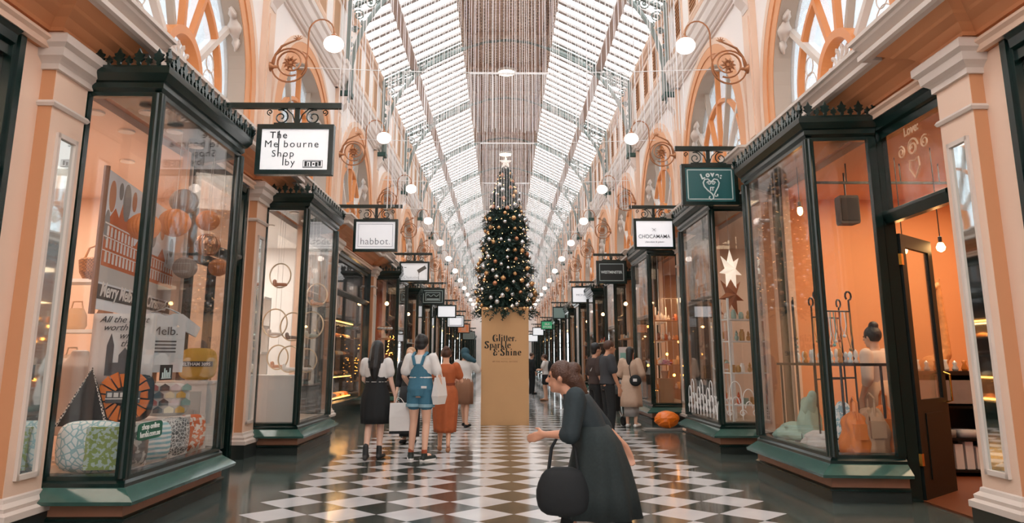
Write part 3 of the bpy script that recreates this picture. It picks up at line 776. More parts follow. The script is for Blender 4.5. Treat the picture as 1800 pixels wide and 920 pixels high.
# 1 left
y = 9.0
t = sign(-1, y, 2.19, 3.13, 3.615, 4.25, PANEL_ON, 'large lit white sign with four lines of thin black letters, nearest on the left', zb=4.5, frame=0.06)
F = y - 0.037
def L(s_, x, z, size, m_=INK, par=None, **kw): return text('lettering', s_, size, m_, par or PAN[0], (x, F, z), **kw)
L('The', -2.865, 4.075, 0.12, align='CENTER', space=1.2, off=0.001)
L('Me bourne', -2.70, 3.96, 0.125, align='CENTER', space=1.22)
L('Shop', -2.80, 3.84, 0.12, align='CENTER', space=1.2)
L('by', -2.71, 3.73, 0.12, align='CENTER', space=1.2)
m = MB(); m.box(-2.866, -2.852, F - 0.001, F + 0.003, 3.86, 4.17); m.box(-2.80, -2.787, F - 0.001, F + 0.003, 3.73, 3.86); m.build('letter_stem', INK, PAN[0])
m = MB()
for a, b, c, d in ((-2.55, -2.31, 3.70, 3.706), (-2.55, -2.31, 3.79, 3.796), (-2.55, -2.544, 3.70, 3.796), (-2.316, -2.31, 3.70, 3.796), (-2.54, -2.32, 3.71, 3.716), (-2.53, -2.5, 3.72, 3.78), (-2.49, -2.475, 3.72, 3.765),
                   (-2.46, -2.44, 3.72, 3.775), (-2.43, -2.41, 3.735, 3.76), (-2.4, -2.37, 3.72, 3.77), (-2.36, -2.33, 3.725, 3.782), (-2.53, -2.33, 3.776, 3.784)): m.box(a, b, F - 0.001, F + 0.003, c, d)
m.build('skyline_badge', INK, PAN[0])
# 2 left
y = 15.6; F = y - 0.037
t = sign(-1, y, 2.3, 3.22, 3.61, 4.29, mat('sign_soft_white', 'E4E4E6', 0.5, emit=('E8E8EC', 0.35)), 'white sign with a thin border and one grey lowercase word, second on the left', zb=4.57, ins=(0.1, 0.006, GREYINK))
L('habbot.', -2.76, 3.76, 0.2, GREYINK, space=1.05, off=-0.002)
# 3 left
y = 23.2; F = y - 0.037
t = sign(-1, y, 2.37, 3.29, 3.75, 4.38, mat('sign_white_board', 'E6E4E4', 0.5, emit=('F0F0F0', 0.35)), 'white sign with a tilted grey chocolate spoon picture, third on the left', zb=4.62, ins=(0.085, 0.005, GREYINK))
L('Chokolait', -2.93, 3.86, 0.12, GREYINK, shear=0.3, off=-0.002)
m = MB(); m.obox((-2.6, F, 4.14), (1, 0, 0.62), (0, 1, 0), (-0.62, 0, 1), 0.14, 0.012, 0.055); m.build('chocolate_bar_picture', mat('chocolate_print', '6E6B64', 0.5), PAN[0])
m = MB(); m.tube([(-2.68, F, 4.07), (-2.69, F, 3.96), (-2.69, F, 3.82)], [0.02, 0.006, 0.008], 5); m.build('drip_picture', mat('chocolate_print', '6E6B64', 0.5), PAN[0])
m = MB(); m.box(-3.14, -3.07, F - .002, F + .004, 4.19, 4.205); m.build('printed_dash', INK, PAN[0])
# 4 left
y = 29.4; F = y - 0.037
t = sign(-1, y, 2.36, 3.27, 3.5, 4.14, mat('sign_black_green', '1C2723', 0.4), 'black sign with pale double border and wave ornament, fourth on the left', zb=4.34, ins=(0.08, 0.02, PALEL))
m = MB()
for a, b, c, d in ((-3.1, -2.53, 3.66, 3.68), (-3.1, -2.53, 3.96, 3.98), (-3.1, -3.08, 3.66, 3.98), (-2.55, -2.53, 3.66, 3.98), (-3.05, -2.58, 3.7, 3.74)): m.box(a, b, F - 0.002, F + 0.003, c, d)
m.tube([(-3.05 + i * 0.047, F, 3.86 + 0.04 * sin(i * 1.4)) for i in range(11)], 0.035, 5, flat=(0.4, 1)); m.build('wave_ornament', PALEL, PAN[0])
# further signs, left
for i, (y, x0, x1, z0, z1, pm, lab, ins) in enumerate([
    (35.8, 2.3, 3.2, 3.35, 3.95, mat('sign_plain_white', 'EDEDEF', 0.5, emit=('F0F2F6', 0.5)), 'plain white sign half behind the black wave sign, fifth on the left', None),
    (41.5, 2.2, 3.15, 3.15, 3.8, mat('sign_plain_white', 'EDEDEF', 0.5), 'white sign with a grey inner border, sixth on the left', (0.1, 0.03, GREYINK)),
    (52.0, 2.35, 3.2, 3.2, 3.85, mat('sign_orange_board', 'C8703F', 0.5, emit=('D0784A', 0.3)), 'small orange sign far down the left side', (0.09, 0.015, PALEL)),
    (57.5, 2.2, 3.15, 2.9, 3.55, mat('sign_grey_board', '7C8580', 0.5), 'small grey sign beside the orange one far down on the left', (0.09, 0.015, PALEL))]):
    t = sign(-1, y, x0, x1, z0, z1, pm, lab, zb=z1 + 0.22, ins=ins)
    F = y - 0.037
    if i == 2:
        m = MB()
        for q in range(3): m.box(-2.95, -2.6, F - 0.003, F + 0.002, 3.4 + q * 0.1, 3.43 + q * 0.1)
        m.build('printed_lines', PALEL, PAN[0])
# right side
y = 11.5; F = y - 0.037
TEAL = mat('sign_teal_board', '2F6466', 0.25)
t = sign(1, y, 2.68, 3.56, 3.765, 4.42, TEAL, 'dark teal sign with a white heart scroll, nearest on the right', zb=4.68, ins=(0.085, 0.016, PALEL))
SW = mat('sign_white_script', 'D6E2E2', 0.5)
for ch, x, z, rr in (('L', 3.02, 4.185, 0.35), ('o', 3.095, 4.215, 0.15), ('v', 3.165, 4.22, 0.0), ('e', 3.235, 4.205, -0.15), (':', 3.29, 4.19, -0.2)):
    text('lettering', ch, 0.115, SW, PAN[0], (x, F, z), (pi / 2, -rr, 0), off=0.006)
m = MB(); hc = (3.14, 4.07)
hl = [(0.0, 0.06), (-0.05, 0.11), (-0.1, 0.1), (-0.125, 0.05), (-0.11, -0.01), (-0.06, -0.07), (0.0, -0.12), (0.03, -0.17), (0.02, -0.21), (-0.02, -0.22), (-0.045, -0.19), (-0.03, -0.165)]
hr = [(0.0, 0.06), (0.05, 0.11), (0.1, 0.1), (0.125, 0.05), (0.11, -0.01), (0.07, -0.08), (0.04, -0.14), (0.06, -0.17), (0.09, -0.16), (0.09, -0.13)]
for q in (hl, hr): m.tube([(hc[0] + a, F, hc[1] + b) for a, b in q], 0.011, 5)
for d in (-1, 1): m.tube([(x, F, z) for x, z in spiral(hc[0] + d * 0.035, hc[1] + 0.045, 0.035, 0.008, pi / 2 - d * pi / 2, d * 1.3, 12)], 0.008, 4)
m.build('heart_scroll', SW, PAN[0])
text('lettering', 'IT', 0.08, SW, PAN[0], (3.15, F, 3.995), off=0.004)
y = 16.1; F = y - 0.037
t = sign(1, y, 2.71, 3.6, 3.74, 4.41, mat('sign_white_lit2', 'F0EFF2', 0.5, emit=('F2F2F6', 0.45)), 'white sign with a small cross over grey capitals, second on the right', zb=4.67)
L('CHOCAMAMA', 3.15, 3.98, 0.12, GREYINK, sx=0.88, off=0.001)
L('chocolate & gelato', 3.15, 3.885, 0.055, GREYINK, shear=0.2)
m = MB(); m.tube([(3.11, F, 4.2), (3.19, F, 4.13)], 0.004, 4); m.tube([(3.19, F, 4.2), (3.11, F, 4.13)], 0.004, 4); m.build('cross_emblem', GREYINK, PAN[0])
y = 22.3; F = y - 0.037
t = sign(1, y, 2.65, 3.55, 3.61, 4.3, mat('sign_charcoal', '1D2423', 0.35), 'charcoal sign with pale border and white capitals, third on the right', zb=4.48, ins=(0.09, 0.016, PALEL))
L('WESTMINSTER', 3.1, 3.92, 0.11, SW, sx=0.86, off=0.003)
y = 30.5; F = y - 0.037
t = sign(1, y, 2.64, 3.53, 3.64, 4.32, mat('sign_white_lit2', 'F0EFF2', 0.5), 'white sign with faint grey letters, fourth on the right', zb=4.5)
L('MICHAEL', 3.08, 3.94, 0.12, GREYINK, off=0.0)
for i, (y, x0, x1, z0, z1, pm, lab) in enumerate([
    (42.8, 2.68, 3.58, 3.68, 4.35, mat('sign_pale_teal', '8FA9A4', 0.35), 'pale grey-green sign, fifth on the right'),
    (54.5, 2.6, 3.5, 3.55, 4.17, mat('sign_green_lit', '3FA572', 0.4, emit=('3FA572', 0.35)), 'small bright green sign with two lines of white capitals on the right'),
    (60.0, 2.2, 3.1, 3.3, 3.95, mat('sign_plain_white', 'EDEDEF', 0.5), 'small white sign just behind the green one on the right'),
    (65.5, 2.0, 2.9, 2.95, 3.6, mat('sign_plain_white', 'EDEDEF', 0.5), 'small white sign next to the cardboard column, lowest on the right')]):
    t = sign(1, y, x0, x1, z0, z1, pm, lab, zb=z1 + 0.24); F = y - 0.037
    if i == 1:
        L('SILK', 3.05, 3.88, 0.2, WHITE, off=0.006); L('STORE', 3.05, 3.67, 0.2, WHITE, off=0.006)
# ------------------------------------------------------------------ cardboard column with the Christmas tree
BX0, BX1, BY0, BY1, BH = -0.59, 0.475, 17.3, 18.36, 2.57
CARD = mat('brown_kraft_card', 'CDA070', 0.7, noise=(2.5, 0.05))
t = thing('display_plinth', 'tall brown cardboard column lettered Glitter, Sparkle & Shine under the tree', 'plinth', ((BX0 + BX1) / 2, (BY0 + BY1) / 2, 0))
hx, hy = (BX1 - BX0) / 2, (BY1 - BY0) / 2
m = MB(); m.box(-hx, hx, -hy, hy, 0, BH); m.build('column_box', CARD, t)
m = MB(); m.box(-hx + .02, hx - .02, -hy + .02, hy - .02, BH, BH + 0.02); m.build('top_board', CARD, t)

class Nib:
    """fat-face letters drawn with a broad pen: heavy verticals, hairline horizontals"""
    def __init__(self, w=0.11, th=0.016): self.m = MB(); self.w = w; self.th = th
    def stroke(self, pts, ox, oz, sc, w=None):
        w = (w or self.w) * sc * 1.2; n = Vector((w / 2, 0, self.th * sc))
        for a, b in zip(pts[:-1], pts[1:]):
            A = Vector((ox + a[0] * sc, 0, oz + a[1] * sc)); B = Vector((ox + b[0] * sc, 0, oz + b[1] * sc))
            if abs(A.z - B.z) < 0.02 * sc: n2 = Vector((0, 0, self.th * sc * 1.4)); q = [A - n2, A + n2, B + n2, B - n2]
            else: q = [A - n, A + n, B + n, B - n]
            self.m.loft([[(p.x, -0.004, p.z) for p in q], [(p.x, 0.001, p.z) for p in q]])
    def dot(self, x, z, r, ox, oz, sc): self.m.lathe([(r * sc, -0.004), (r * sc, 0.001)], (ox + x * sc, 0, oz + z * sc), 10, 'y')
    def glyph(self, ch, ox, oz, sc):
        S = lambda p, w=None: self.stroke(p, ox, oz, sc, w)
        D_ = lambda x, z, r=0.085: self.dot(x, z, r, ox, oz, sc)
        A = lambda cx, cz, rx, rz, a0, a1, n=14: [(cx + rx * cos(radians(a0 + (a1 - a0) * i / n)), cz + rz * sin(radians(a0 + (a1 - a0) * i / n))) for i in range(n + 1)]
        ser = lambda x, z: S([(x - 0.12, z), (x + 0.12, z)])
        if ch == 'G': S(A(0.42, 0.45, 0.3, 0.52, 70, 290), 0.2); D_(0.62, 0.78, 0.09); S([(0.68, -0.02), (0.68, 0.42)], 0.17); S([(0.5, 0.42), (0.82, 0.42)]); return 0.84
        if ch == 'l': S([(0.16, 0), (0.16, 1.04)], 0.15); ser(0.16, 0.01); return 0.33
        if ch == 'i': S([(0.16, 0), (0.16, 0.62)], 0.15); ser(0.16, 0.01); D_(0.16, 0.86); return 0.33
        if ch == 't': S([(0.15, 0.02), (0.15, 0.84)], 0.14); S([(0.03, 0.6), (0.3, 0.6)]); S([(0.15, 0.02), (0.3, 0.02)]); return 0.33
        if ch == 'e': S(A(0.26, 0.31, 0.19, 0.31, 10, 320), 0.14); S([(0.1, 0.33), (0.44, 0.33)]); return 0.5
        if ch == 'r': S([(0.14, 0), (0.14, 0.62)], 0.15); ser(0.14, 0.01); S([(0.14, 0.45), (0.24, 0.6), (0.33, 0.6)], 0.04); D_(0.35, 0.53, 0.075); return 0.44
        if ch == '.': D_(0.1, 0.07); return 0.25
        if ch == 'S': S([(0.58, 0.78), (0.46, 0.98), (0.26, 0.98), (0.14, 0.8), (0.22, 0.62), (0.5, 0.38), (0.56, 0.18), (0.42, -0.04), (0.2, -0.02), (0.1, 0.14)], 0.2); D_(0.12, 0.2, 0.09); return 0.7
        if ch == 'p': S([(0.14, -0.3), (0.14, 0.62)], 0.15); ser(0.14, -0.29); S(A(0.3, 0.31, 0.17, 0.3, -120, 120), 0.13); return 0.54
        if ch == 'a': S(A(0.2, 0.18, 0.14, 0.18, 60, 330), 0.12); S([(0.36, 0.02), (0.36, 0.45), (0.26, 0.6), (0.12, 0.58)], 0.13); S([(0.36, 0.02), (0.48, 0.02)]); return 0.5
        if ch == 'k': S([(0.14, 0), (0.14, 1.04)], 0.15); ser(0.14, 0.01); S([(0.18, 0.26), (0.44, 0.6)], 0.04); S([(0.26, 0.36), (0.46, 0.0)], 0.15); return 0.55
        if ch in 'hn':
            S([(0.14, 0), (0.14, 1.04 if ch == 'h' else 0.62)], 0.15); ser(0.14, 0.01); S([(0.16, 0.45), (0.28, 0.61), (0.4, 0.55), (0.42, 0.4), (0.42, 0)], 0.14); ser(0.42, 0.01); return 0.6
        if ch == '&': S([(0.5, 0.9), (0.34, 0.98), (0.18, 0.88), (0.2, 0.66), (0.34, 0.54), (0.18, 0.46), (0.1, 0.2), (0.24, -0.04), (0.44, 0.0), (0.52, 0.16)], 0.18); D_(0.52, 0.84, 0.08); D_(0.5, 0.2, 0.08); S([(0.4, 0.5), (0.62, 0.36), (0.84, 0.5)], 0.06); D_(0.82, 0.6, 0.09); return 0.95
        return 0.3
    def word(self, s_, x, z, sc, track=0.0):
        for ch in s_: x += (self.glyph(ch, x, z, sc) + track) * sc
        return x
nb_ = Nib()
def px_x(px): return BX0 + (px - 845) / 80.0 - (BX0 + BX1) / 2
nb_.word('Glitter.', px_x(865), 1.825, 0.150, 0.04)
nb_.word('Sparkle', px_x(850.5), 1.672, 0.153, 0.05)
nb_.word('&Shine', px_x(866), 1.51, 0.157, 0.07)
nb_.m.build('headline_lettering', mat('headline_black', '17180F', 0.6), t, loc=(0, -hy - 0.001, 0))
m = MB(); m.box(-0.1, 0.14, -hy - 0.003, -hy, 1.432, 1.436); m.build('thin_rule', mat('rule_brown', '8A5A3A', 0.6), t)
text('small_lettering', 'AT THE ROYAL ARCADE', 0.042, mat('rule_brown', '8A5A3A', 0.6), t, (0.0, -hy - 0.003, 1.36), space=1.25)

# ---- tree
TX, TY = -0.05, 17.85
prof = [(2.42, .60), (2.50, .76), (2.72, .73), (2.95, .69), (3.3, .68), (3.7, .62), (4.1, .56), (4.5, .52), (4.75, .49), (4.95, .40), (5.25, .33), (5.6, .22), (5.85, .13), (5.98, .04)]
def trad(z):
    for (a, ra), (b, rb_) in zip(prof[:-1], prof[1:]):
        if a <= z <= b: return ra + (rb_ - ra) * (z - a) / (b - a)
    return 0.05
tree = thing('christmas_tree', 'dark green Christmas tree full of baubles standing on the cardboard column', 'tree', (TX, TY, BH))
RT = random.Random(11)
m = MB()
for i in range(2300):
    u = RT.random(); z = 2.46 + (5.93 - 2.46) * (u ** 1.1)
    a = RT.random() * 2 * pi; rad = trad(z); lay = 1 + 0.12 * sin(z * 11)
    base = rad * RT.uniform(0.25, 0.78); L_ = rad * lay * RT.uniform(0.9, 1.14) - base
    if L_ < 0.06: L_ = 0.06
    d = Vector((cos(a), sin(a), RT.uniform(-0.25, 0.2) if z < 5.5 else RT.uniform(0.2, 1.2))).normalized()
    p0 = Vector((cos(a) * base, sin(a) * base, z - BH)); sd = d.cross(Vector((0, 0, 1))).normalized(); up = sd.cross(d)
    n = int(6 + L_ * 26)
    for q in range(n):
        f = q / n; c = p0 + d * (L_ * f) + Vector((0, 0, -0.25 * L_ * f * f))
        th = RT.random() * 2 * pi; o = (sd * cos(th) + up * sin(th)); ln = 0.085 * (1.05 - 0.55 * f)
        tip = c + o * ln + d * ln * 0.8; w = o.cross(d) * 0.013
        m.add([tuple(c - w), tuple(c + w), tuple(tip)], [(0, 1, 2)])
m.build('foliage', mat('fir_needles', '14332A', 0.6, noise=(14, 0.5)), tree, recalc=False)
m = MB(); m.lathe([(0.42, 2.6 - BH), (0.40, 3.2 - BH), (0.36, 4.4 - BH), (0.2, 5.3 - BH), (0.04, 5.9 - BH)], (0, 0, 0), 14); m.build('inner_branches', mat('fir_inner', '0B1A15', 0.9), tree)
m = MB(); m.lathe([(0.06, 0.02), (0.04, 1.6), (0.015, 3.3)], (0, 0, 0), 8); m.build('trunk', mat('bark', '4A3526', 0.9), tree)
# star
t = thing('star_topper', 'pale frosted star on the tip of the Christmas tree', 'star', (TX, TY, 5.95))
m = MB(); pts = []
for i in range(10):
    a = pi / 2 + i * pi / 5; r = 0.17 if i % 2 == 0 else 0.07; pts.append((r * cos(a), 0.18 + r * sin(a)))
c0 = [(x, 0, z) for x, z in pts]
m.add(c0 + [(0, -0.035, 0.18), (0, 0.035, 0.18)], [(i, (i + 1) % 10, 10) for i in range(10)] + [((i + 1) % 10, i, 11) for i in range(10)])
m.build('star', mat('frosted_star', 'EDE3DA', 0.4, emit=('FFF0E0', 0.4)), t)
m = MB(); m.lathe([(0.03, -0.08), (0.02, 0.06)], (0, 0, 0), 8); m.build('star_socket', mat('frosted_star', 'EDE3DA'), t)
# baubles
BM = [('gold', mat('gold_bauble', 'D9A976', 0.22, metal=0.7)), ('silver', mat('silver_bauble', 'D9DBDC', 0.15, metal=0.85)), ('copper', mat('copper_bauble', 'C98B66', 0.28, metal=0.7))]
bme = []
for nm_, mm_ in BM:
    m = MB(); m.ball((0, 0, 0), 1, seg=14, rings=10)
    m.smooth = False; m.lathe([(0.22, 0.92), (0.22, 1.12), (0.12, 1.14)], (0, 0, 0), 8)
    o = m.build(nm_, mm_, smooth=True); bme.append(o.data); bpy.data.objects.remove(o)
RB = random.Random(5)
placed = []
tries = 0
while len(placed) < 150 and tries < 6000:
    tries += 1
    z = 2.55 + 3.3 * RB.random() ** 1.2; a = RB.uniform(pi * 0.95, 2.05 * pi) if RB.random() < .8 else RB.uniform(0, pi)
    r = trad(z) * (1 + 0.08 * sin(z * 11)) * RB.uniform(0.92, 1.02)
    p = Vector((TX + r * cos(a), TY + r * sin(a), z)); br = RB.choice([0.042, 0.048, 0.054, 0.06])
    if any((p - q).length < 0.15 for q in placed): continue
    placed.append(p); i = RB.choice([0, 0, 1, 1, 1, 2])
    o = bpy.data.objects.new('bauble', bme[i]); o.location = p; o.scale = (br,) * 3; link(o)
    side = 'upper' if z > 4.75 else ('middle' if z > 3.6 else 'lower')
    tag(o, 'small %s bauble hanging in the %s part of the Christmas tree' % (BM[i][0], side), 'bauble', '%s baubles in the %s part of the tree' % (BM[i][0], side))
m = MB()
for i in range(300):
    z = 2.5 + 3.4 * RB.random() ** 1.15; a = RB.random() * 2 * pi; r = trad(z) * RB.uniform(0.9, 1.05)
    m.ball((TX + r * cos(a), TY + r * sin(a), z), 0.0085, seg=6, rings=4)
tag(m.build('fairy_lights', mat('fairy_light_glow', 'FFC890', 0.4, emit=('FFBE7E', 6))), 'warm fairy lights scattered all through the Christmas tree', 'fairy lights', kind='stuff')

# ------------------------------------------------------------------ curtains of crystal strands hung on wires across the hall
CRY = mat('crystal_strand', 'F4F2F2', 0.25, spec=0.8)
def curtain(y, hw, zt, zb, step, r, label, rag=0.0):
    t = thing('crystal_curtain', label, 'curtain', (0, y, 0))
    rr = random.Random(int(y * 10)); m = MB(); n = int(2 * hw / step)
    for i in range(n + 1):
        if rr.random() < 0.1: continue
        x = -hw + i * step + rr.uniform(-.3, .3) * step; b = zb + rr.random() * rag; yy = rr.uniform(-0.12, 0.12)
        m.loft([[(x + r * cos(a), yy + r * sin(a), z) for a in (0, 2.09, 4.19)] for z in (b, zt)])
    o = m.build('crystal_strands', CRY, t, recalc=False); o['kind'] = 'stuff'
    m = MB(); m.box(-0.72, 0.72, -0.015, 0.015, zt, zt + 0.035); m.build('top_bar', CRY, t)
    m = MB(); m.tube([(-3.95, 0, zt + 0.12), (-2, 0, zt + 0.05), (0, 0, zt + 0.02), (2, 0, zt + 0.05), (3.95, 0, zt + 0.12)], 0.008, 4); m.build('support_wire', CRY, t)
curtain(9.0, 2.15, 6.55, 4.18, 0.032, 0.0045, 'nearest curtain of hanging crystal strands across the top of the hall', 0.03)
curtain(13.0, 2.15, 6.5, 4.0, 0.034, 0.0055, 'second crystal strand curtain, its ends crossing the tree top', 0.03)
curtain(19.4, 2.15, 7.05, 4.6, 0.045, 0.005, 'crystal strand curtain just behind the tree', 0.2)
curtain(23.4, 2.15, 6.9, 4.4, 0.05, 0.006, 'crystal strand curtain a little way behind the tree', 0.2)
for i, y in enumerate((28.0, 33.0, 38.5, 44.5, 51.0, 58.0)):  # extra far curtains, added so the distance turns hazy white
    curtain(y, 2.3, 6.9, 3.9 , 0.08, 0.009, '%s crystal strand curtain beyond the tree, added to whiten the distance' % ORD[i + 2], 0.3)
# ------------------------------------------------------------------ people
def remesh(mb, voxel, name, m_, parent, smooth_it=2):
    me = bpy.data.meshes.new('tmp'); me.from_pydata(mb.v, [], mb.f)
    bm = bmesh.new(); bm.from_mesh(me); bmesh.ops.recalc_face_normals(bm, faces=bm.faces); bm.to_mesh(me); bm.free()
    o = bpy.data.objects.new('tmp', me); COL.objects.link(o)
    r = o.modifiers.new('r', 'REMESH'); r.mode = 'VOXEL'; r.voxel_size = voxel; r.use_smooth_shade = True
    if smooth_it:
        s_ = o.modifiers.new('s', 'SMOOTH'); s_.factor = 0.5; s_.iterations = smooth_it
    bpy.context.view_layer.update()
    out = bpy.data.meshes.new_from_object(o.evaluated_get(bpy.context.evaluated_depsgraph_get()))
    bpy.data.objects.remove(o); bpy.data.meshes.remove(me)
    out.name = name; out.materials.clear(); out.materials.append(m_)
    ob = bpy.data.objects.new(name, out); return link(ob, parent)
V = Vector
def limb(m, pts, rad, seg=10, flat=None):
    """tapered chain with rounded ends, densified"""
    P_ = [V(p) for p in pts]; pp = []; rr = []
    for i in range(len(P_) - 1):
        for j in range(4):
            u = j / 4; pp.append(P_[i].lerp(P_[i + 1], u)); rr.append(rad[i] * (1 - u) + rad[i + 1] * u)
    pp.append(P_[-1]); rr.append(rad[-1])
    m.tube(pp, rr, seg, flat=flat)
    m.ball(tuple(P_[0]), rad[0] * 0.98, seg=10, rings=6); m.ball(tuple(P_[-1]), rad[-1] * 0.98, seg=10, rings=6)
    for p, r in zip(P_[1:-1], rad[1:-1]): m.ball(tuple(p), r * 0.99, seg=10, rings=6)
def ellrings(m, rings, n=18, fold=0, amp=0.0):
    """rings: (center, rx, ry)"""
    rg = []
    for q, (c, rx, ry) in enumerate(rings):
        f = q / max(1, len(rings) - 1)
        rg.append([(c[0] + rx * (1 + amp * f * sin(fold * 2 * pi * j / n + q * 0.3)) * cos(2 * pi * j / n), c[1] + ry * (1 + amp * f * sin(fold * 2 * pi * j / n + q * 0.3)) * sin(2 * pi * j / n), c[2]) for j in range(n)])
    m.loft(rg)
def hand(m, wrist, d, side, palm_n, curl=0.5, sc=1.0):
    """wrist, pointing direction d, thumb side vector, palm normal"""
    w = V(wrist); d = V(d).normalized(); sd = V(side).normalized(); pn = V(palm_n).normalized()
    p = w + d * 0.045 * sc
    for k in (-1, -0.33, 0.33, 1):
        limb(m, [w + sd * 0.012 * k * sc, w + d * 0.085 * sc + sd * 0.027 * k * sc], [0.016 * sc, 0.013 * sc], 8)
    for k, L_ in ((1, 0.070), (0.33, 0.080), (-0.33, 0.074), (-1, 0.058)):
        a = w + d * 0.085 * sc + sd * 0.027 * k * sc; L_ *= sc
        b = a + (d * cos(curl * 0.6) + pn * sin(curl * 0.6)) * L_ * 0.42
        c = b + (d * cos(curl * 1.3) + pn * sin(curl * 1.3)) * L_ * 0.32
        e = c + (d * cos(curl * 1.9) + pn * sin(curl * 1.9)) * L_ * 0.26
        limb(m, [a, b, c, e], [0.0095 * sc, 0.009 * sc, 0.0082 * sc, 0.0075 * sc], 7)
    a = w + d * 0.025 * sc + sd * 0.028 * sc
    limb(m, [a, a + (d * 0.6 + sd * 0.7 + pn * 0.3).normalized() * 0.035 * sc, a + (d * 0.6 + sd * 0.7 + pn * 0.3).normalized() * 0.035 * sc + (d * 0.9 + sd * 0.2 + pn * 0.3).normalized() * 0.03 * sc], [0.013 * sc, 0.011 * sc, 0.009 * sc], 7)

def figure(label, loc, rz, H=1.65, skin='D9A98C', voxel=0.012, sk=None, name='person', cat='person', group=None):
    """neutral skeleton facing +Y, scaled to H; sk overrides joints. returns thing, joint dict, body"""
    k = H / 1.65
    J = dict(pelvis=(0, 0, 0.92), waist=(0, 0.0, 1.06), chest=(0, 0.0, 1.25), neck=(0, -0.005, 1.40), head=(0, 0.02, 1.54),
             hipL=(-0.085, 0, 0.88), hipR=(0.085, 0, 0.88), kneeL=(-0.09, 0.03, 0.48), kneeR=(0.09, 0.03, 0.48), ankL=(-0.09, -0.01, 0.08), ankR=(0.09, -0.01, 0.08),
             toeL=(-0.10, 0.15, 0.025), toeR=(0.10, 0.15, 0.025), shL=(-0.165, 0, 1.345), shR=(0.165, 0, 1.345), elL=(-0.22, -0.03, 1.08), elR=(0.22, -0.03, 1.08),
             wrL=(-0.23, 0.06, 0.86), wrR=(0.23, 0.06, 0.86), hdL=(0, 0.1, -1), hdR=(0, 0.1, -1))
    if sk: J.update(sk)
    dirs = ('hdL', 'hdR')
    J = {a: (V(b) if a in dirs else V(b) * k) for a, b in J.items()}
    t = thing(name, label, cat, loc, rz, group)
    m = MB()
    pe, wa, ch, ne, he = J['pelvis'], J['waist'], J['chest'], J['neck'], J['head']
    sh = (J['shL'] + J['shR']) / 2
    ellrings(m, [(pe - V((0, 0, 0.10 * k)), 0.12 * k, 0.09 * k), (pe - V((0, 0, 0.03 * k)), 0.165 * k, 0.115 * k), (pe + V((0, 0, 0.05 * k)), 0.15 * k, 0.105 * k), (wa, 0.118 * k, 0.085 * k), ((wa + ch) / 2, 0.13 * k, 0.092 * k),
                 (ch, 0.15 * k, 0.105 * k), ((ch + sh) / 2 + V((0, 0, 0.01)), 0.155 * k, 0.09 * k), (sh + V((0, 0, 0.02 * k)), 0.12 * k, 0.065 * k), (ne, 0.055 * k, 0.055 * k)])
    limb(m, [ne - V((0, 0, 0.03 * k)), he - V((0, 0.02 * k, 0.07 * k))], [0.056 * k, 0.05 * k])
    # head: skull, jaw, nose, brows, ears
    hd = (he - ne).normalized(); fw_ = V(J['face']) .normalized() if 'face' in J else V((0, 1, 0)); rt_ = fw_.cross(V((0, 0, 1))).normalized()
    m.ball(tuple(he + V((0, 0, 0.015 * k))), 0.078 * k, 0.092 * k, 0.098 * k, 14, 10)
    m.ball(tuple(he + fw_ * 0.025 * k - V((0, 0, 0.05 * k))), 0.058 * k, 0.062 * k, 0.07 * k, 12, 8)
    m.ball(tuple(he + fw_ * 0.055 * k - V((0, 0, 0.095 * k))), 0.03 * k, 0.028 * k, 0.024 * k, 8, 6)
    limb(m, [he + fw_ * 0.088 * k + V((0, 0, 0.008 * k)), he + fw_ * 0.106 * k - V((0, 0, 0.03 * k))], [0.010 * k, 0.015 * k], 7)
    limb(m, [he + fw_ * 0.083 * k - V((0, 0, 0.062 * k)) - rt_ * 0.018 * k, he + fw_ * 0.083 * k - V((0, 0, 0.062 * k)) + rt_ * 0.018 * k], [0.009 * k, 0.009 * k], 6)
    for d in (-1, 1):
        m.ball(tuple(he + rt_ * d * 0.079 * k - V((0, 0, 0.01 * k))), 0.014 * k, 0.018 * k, 0.030 * k, 8, 6)
        limb(m, [he + fw_ * 0.078 * k + rt_ * d * 0.014 * k + V((0, 0, 0.026 * k)), he + fw_ * 0.070 * k + rt_ * d * 0.045 * k + V((0, 0, 0.028 * k))], [0.012 * k, 0.011 * k], 6)
    for s_ in 'LR':
        limb(m, [J['hip' + s_], (J['hip' + s_] * .5 + J['knee' + s_] * .5), J['knee' + s_], J['knee' + s_] * .68 + J['ank' + s_] * .32 + V((0, -0.012, 0)), J['ank' + s_]], [0.085 * k, 0.072 * k, 0.052 * k, 0.05 * k, 0.033 * k])
        a = J['ank' + s_]; to = J['toe' + s_]
        limb(m, [a + V((0, 0, -0.02 * k)), a + (to - a) * 0.5 + V((0, 0, 0.012 * k)), to], [0.034 * k, 0.032 * k, 0.022 * k])
        limb(m, [J['sh' + s_], J['sh' + s_] * .5 + J['el' + s_] * .5, J['el' + s_], J['el' + s_] * .7 + J['wr' + s_] * .3, J['wr' + s_]], [0.052 * k, 0.043 * k, 0.036 * k, 0.036 * k, 0.024 * k])
        dr = J['hd' + s_]; sgn = 1 if s_ == 'L' else -1
        sdv = V((0, 1, 0.1)) if abs(V(dr).normalized().y) < 0.8 else V((0, 0, 1))
        hand(m, J['wr' + s_], dr, sdv, V((sgn, 0.0, 0)), 0.45, k)
    b = remesh(m, voxel, 'body', mat('skin_' + skin, skin, 0.5), t, 2)
    # eyes
    for d in (-1, 1):
        e = MB(); e.ball(tuple(he + fw_ * 0.083 * k + rt_ * d * 0.030 * k + V((0, 0, 0.006 * k))), 0.010 * k, seg=8, rings=6); e.build('eye', mat('eye_dark', '2A1E18', 0.2), t, smooth=True)
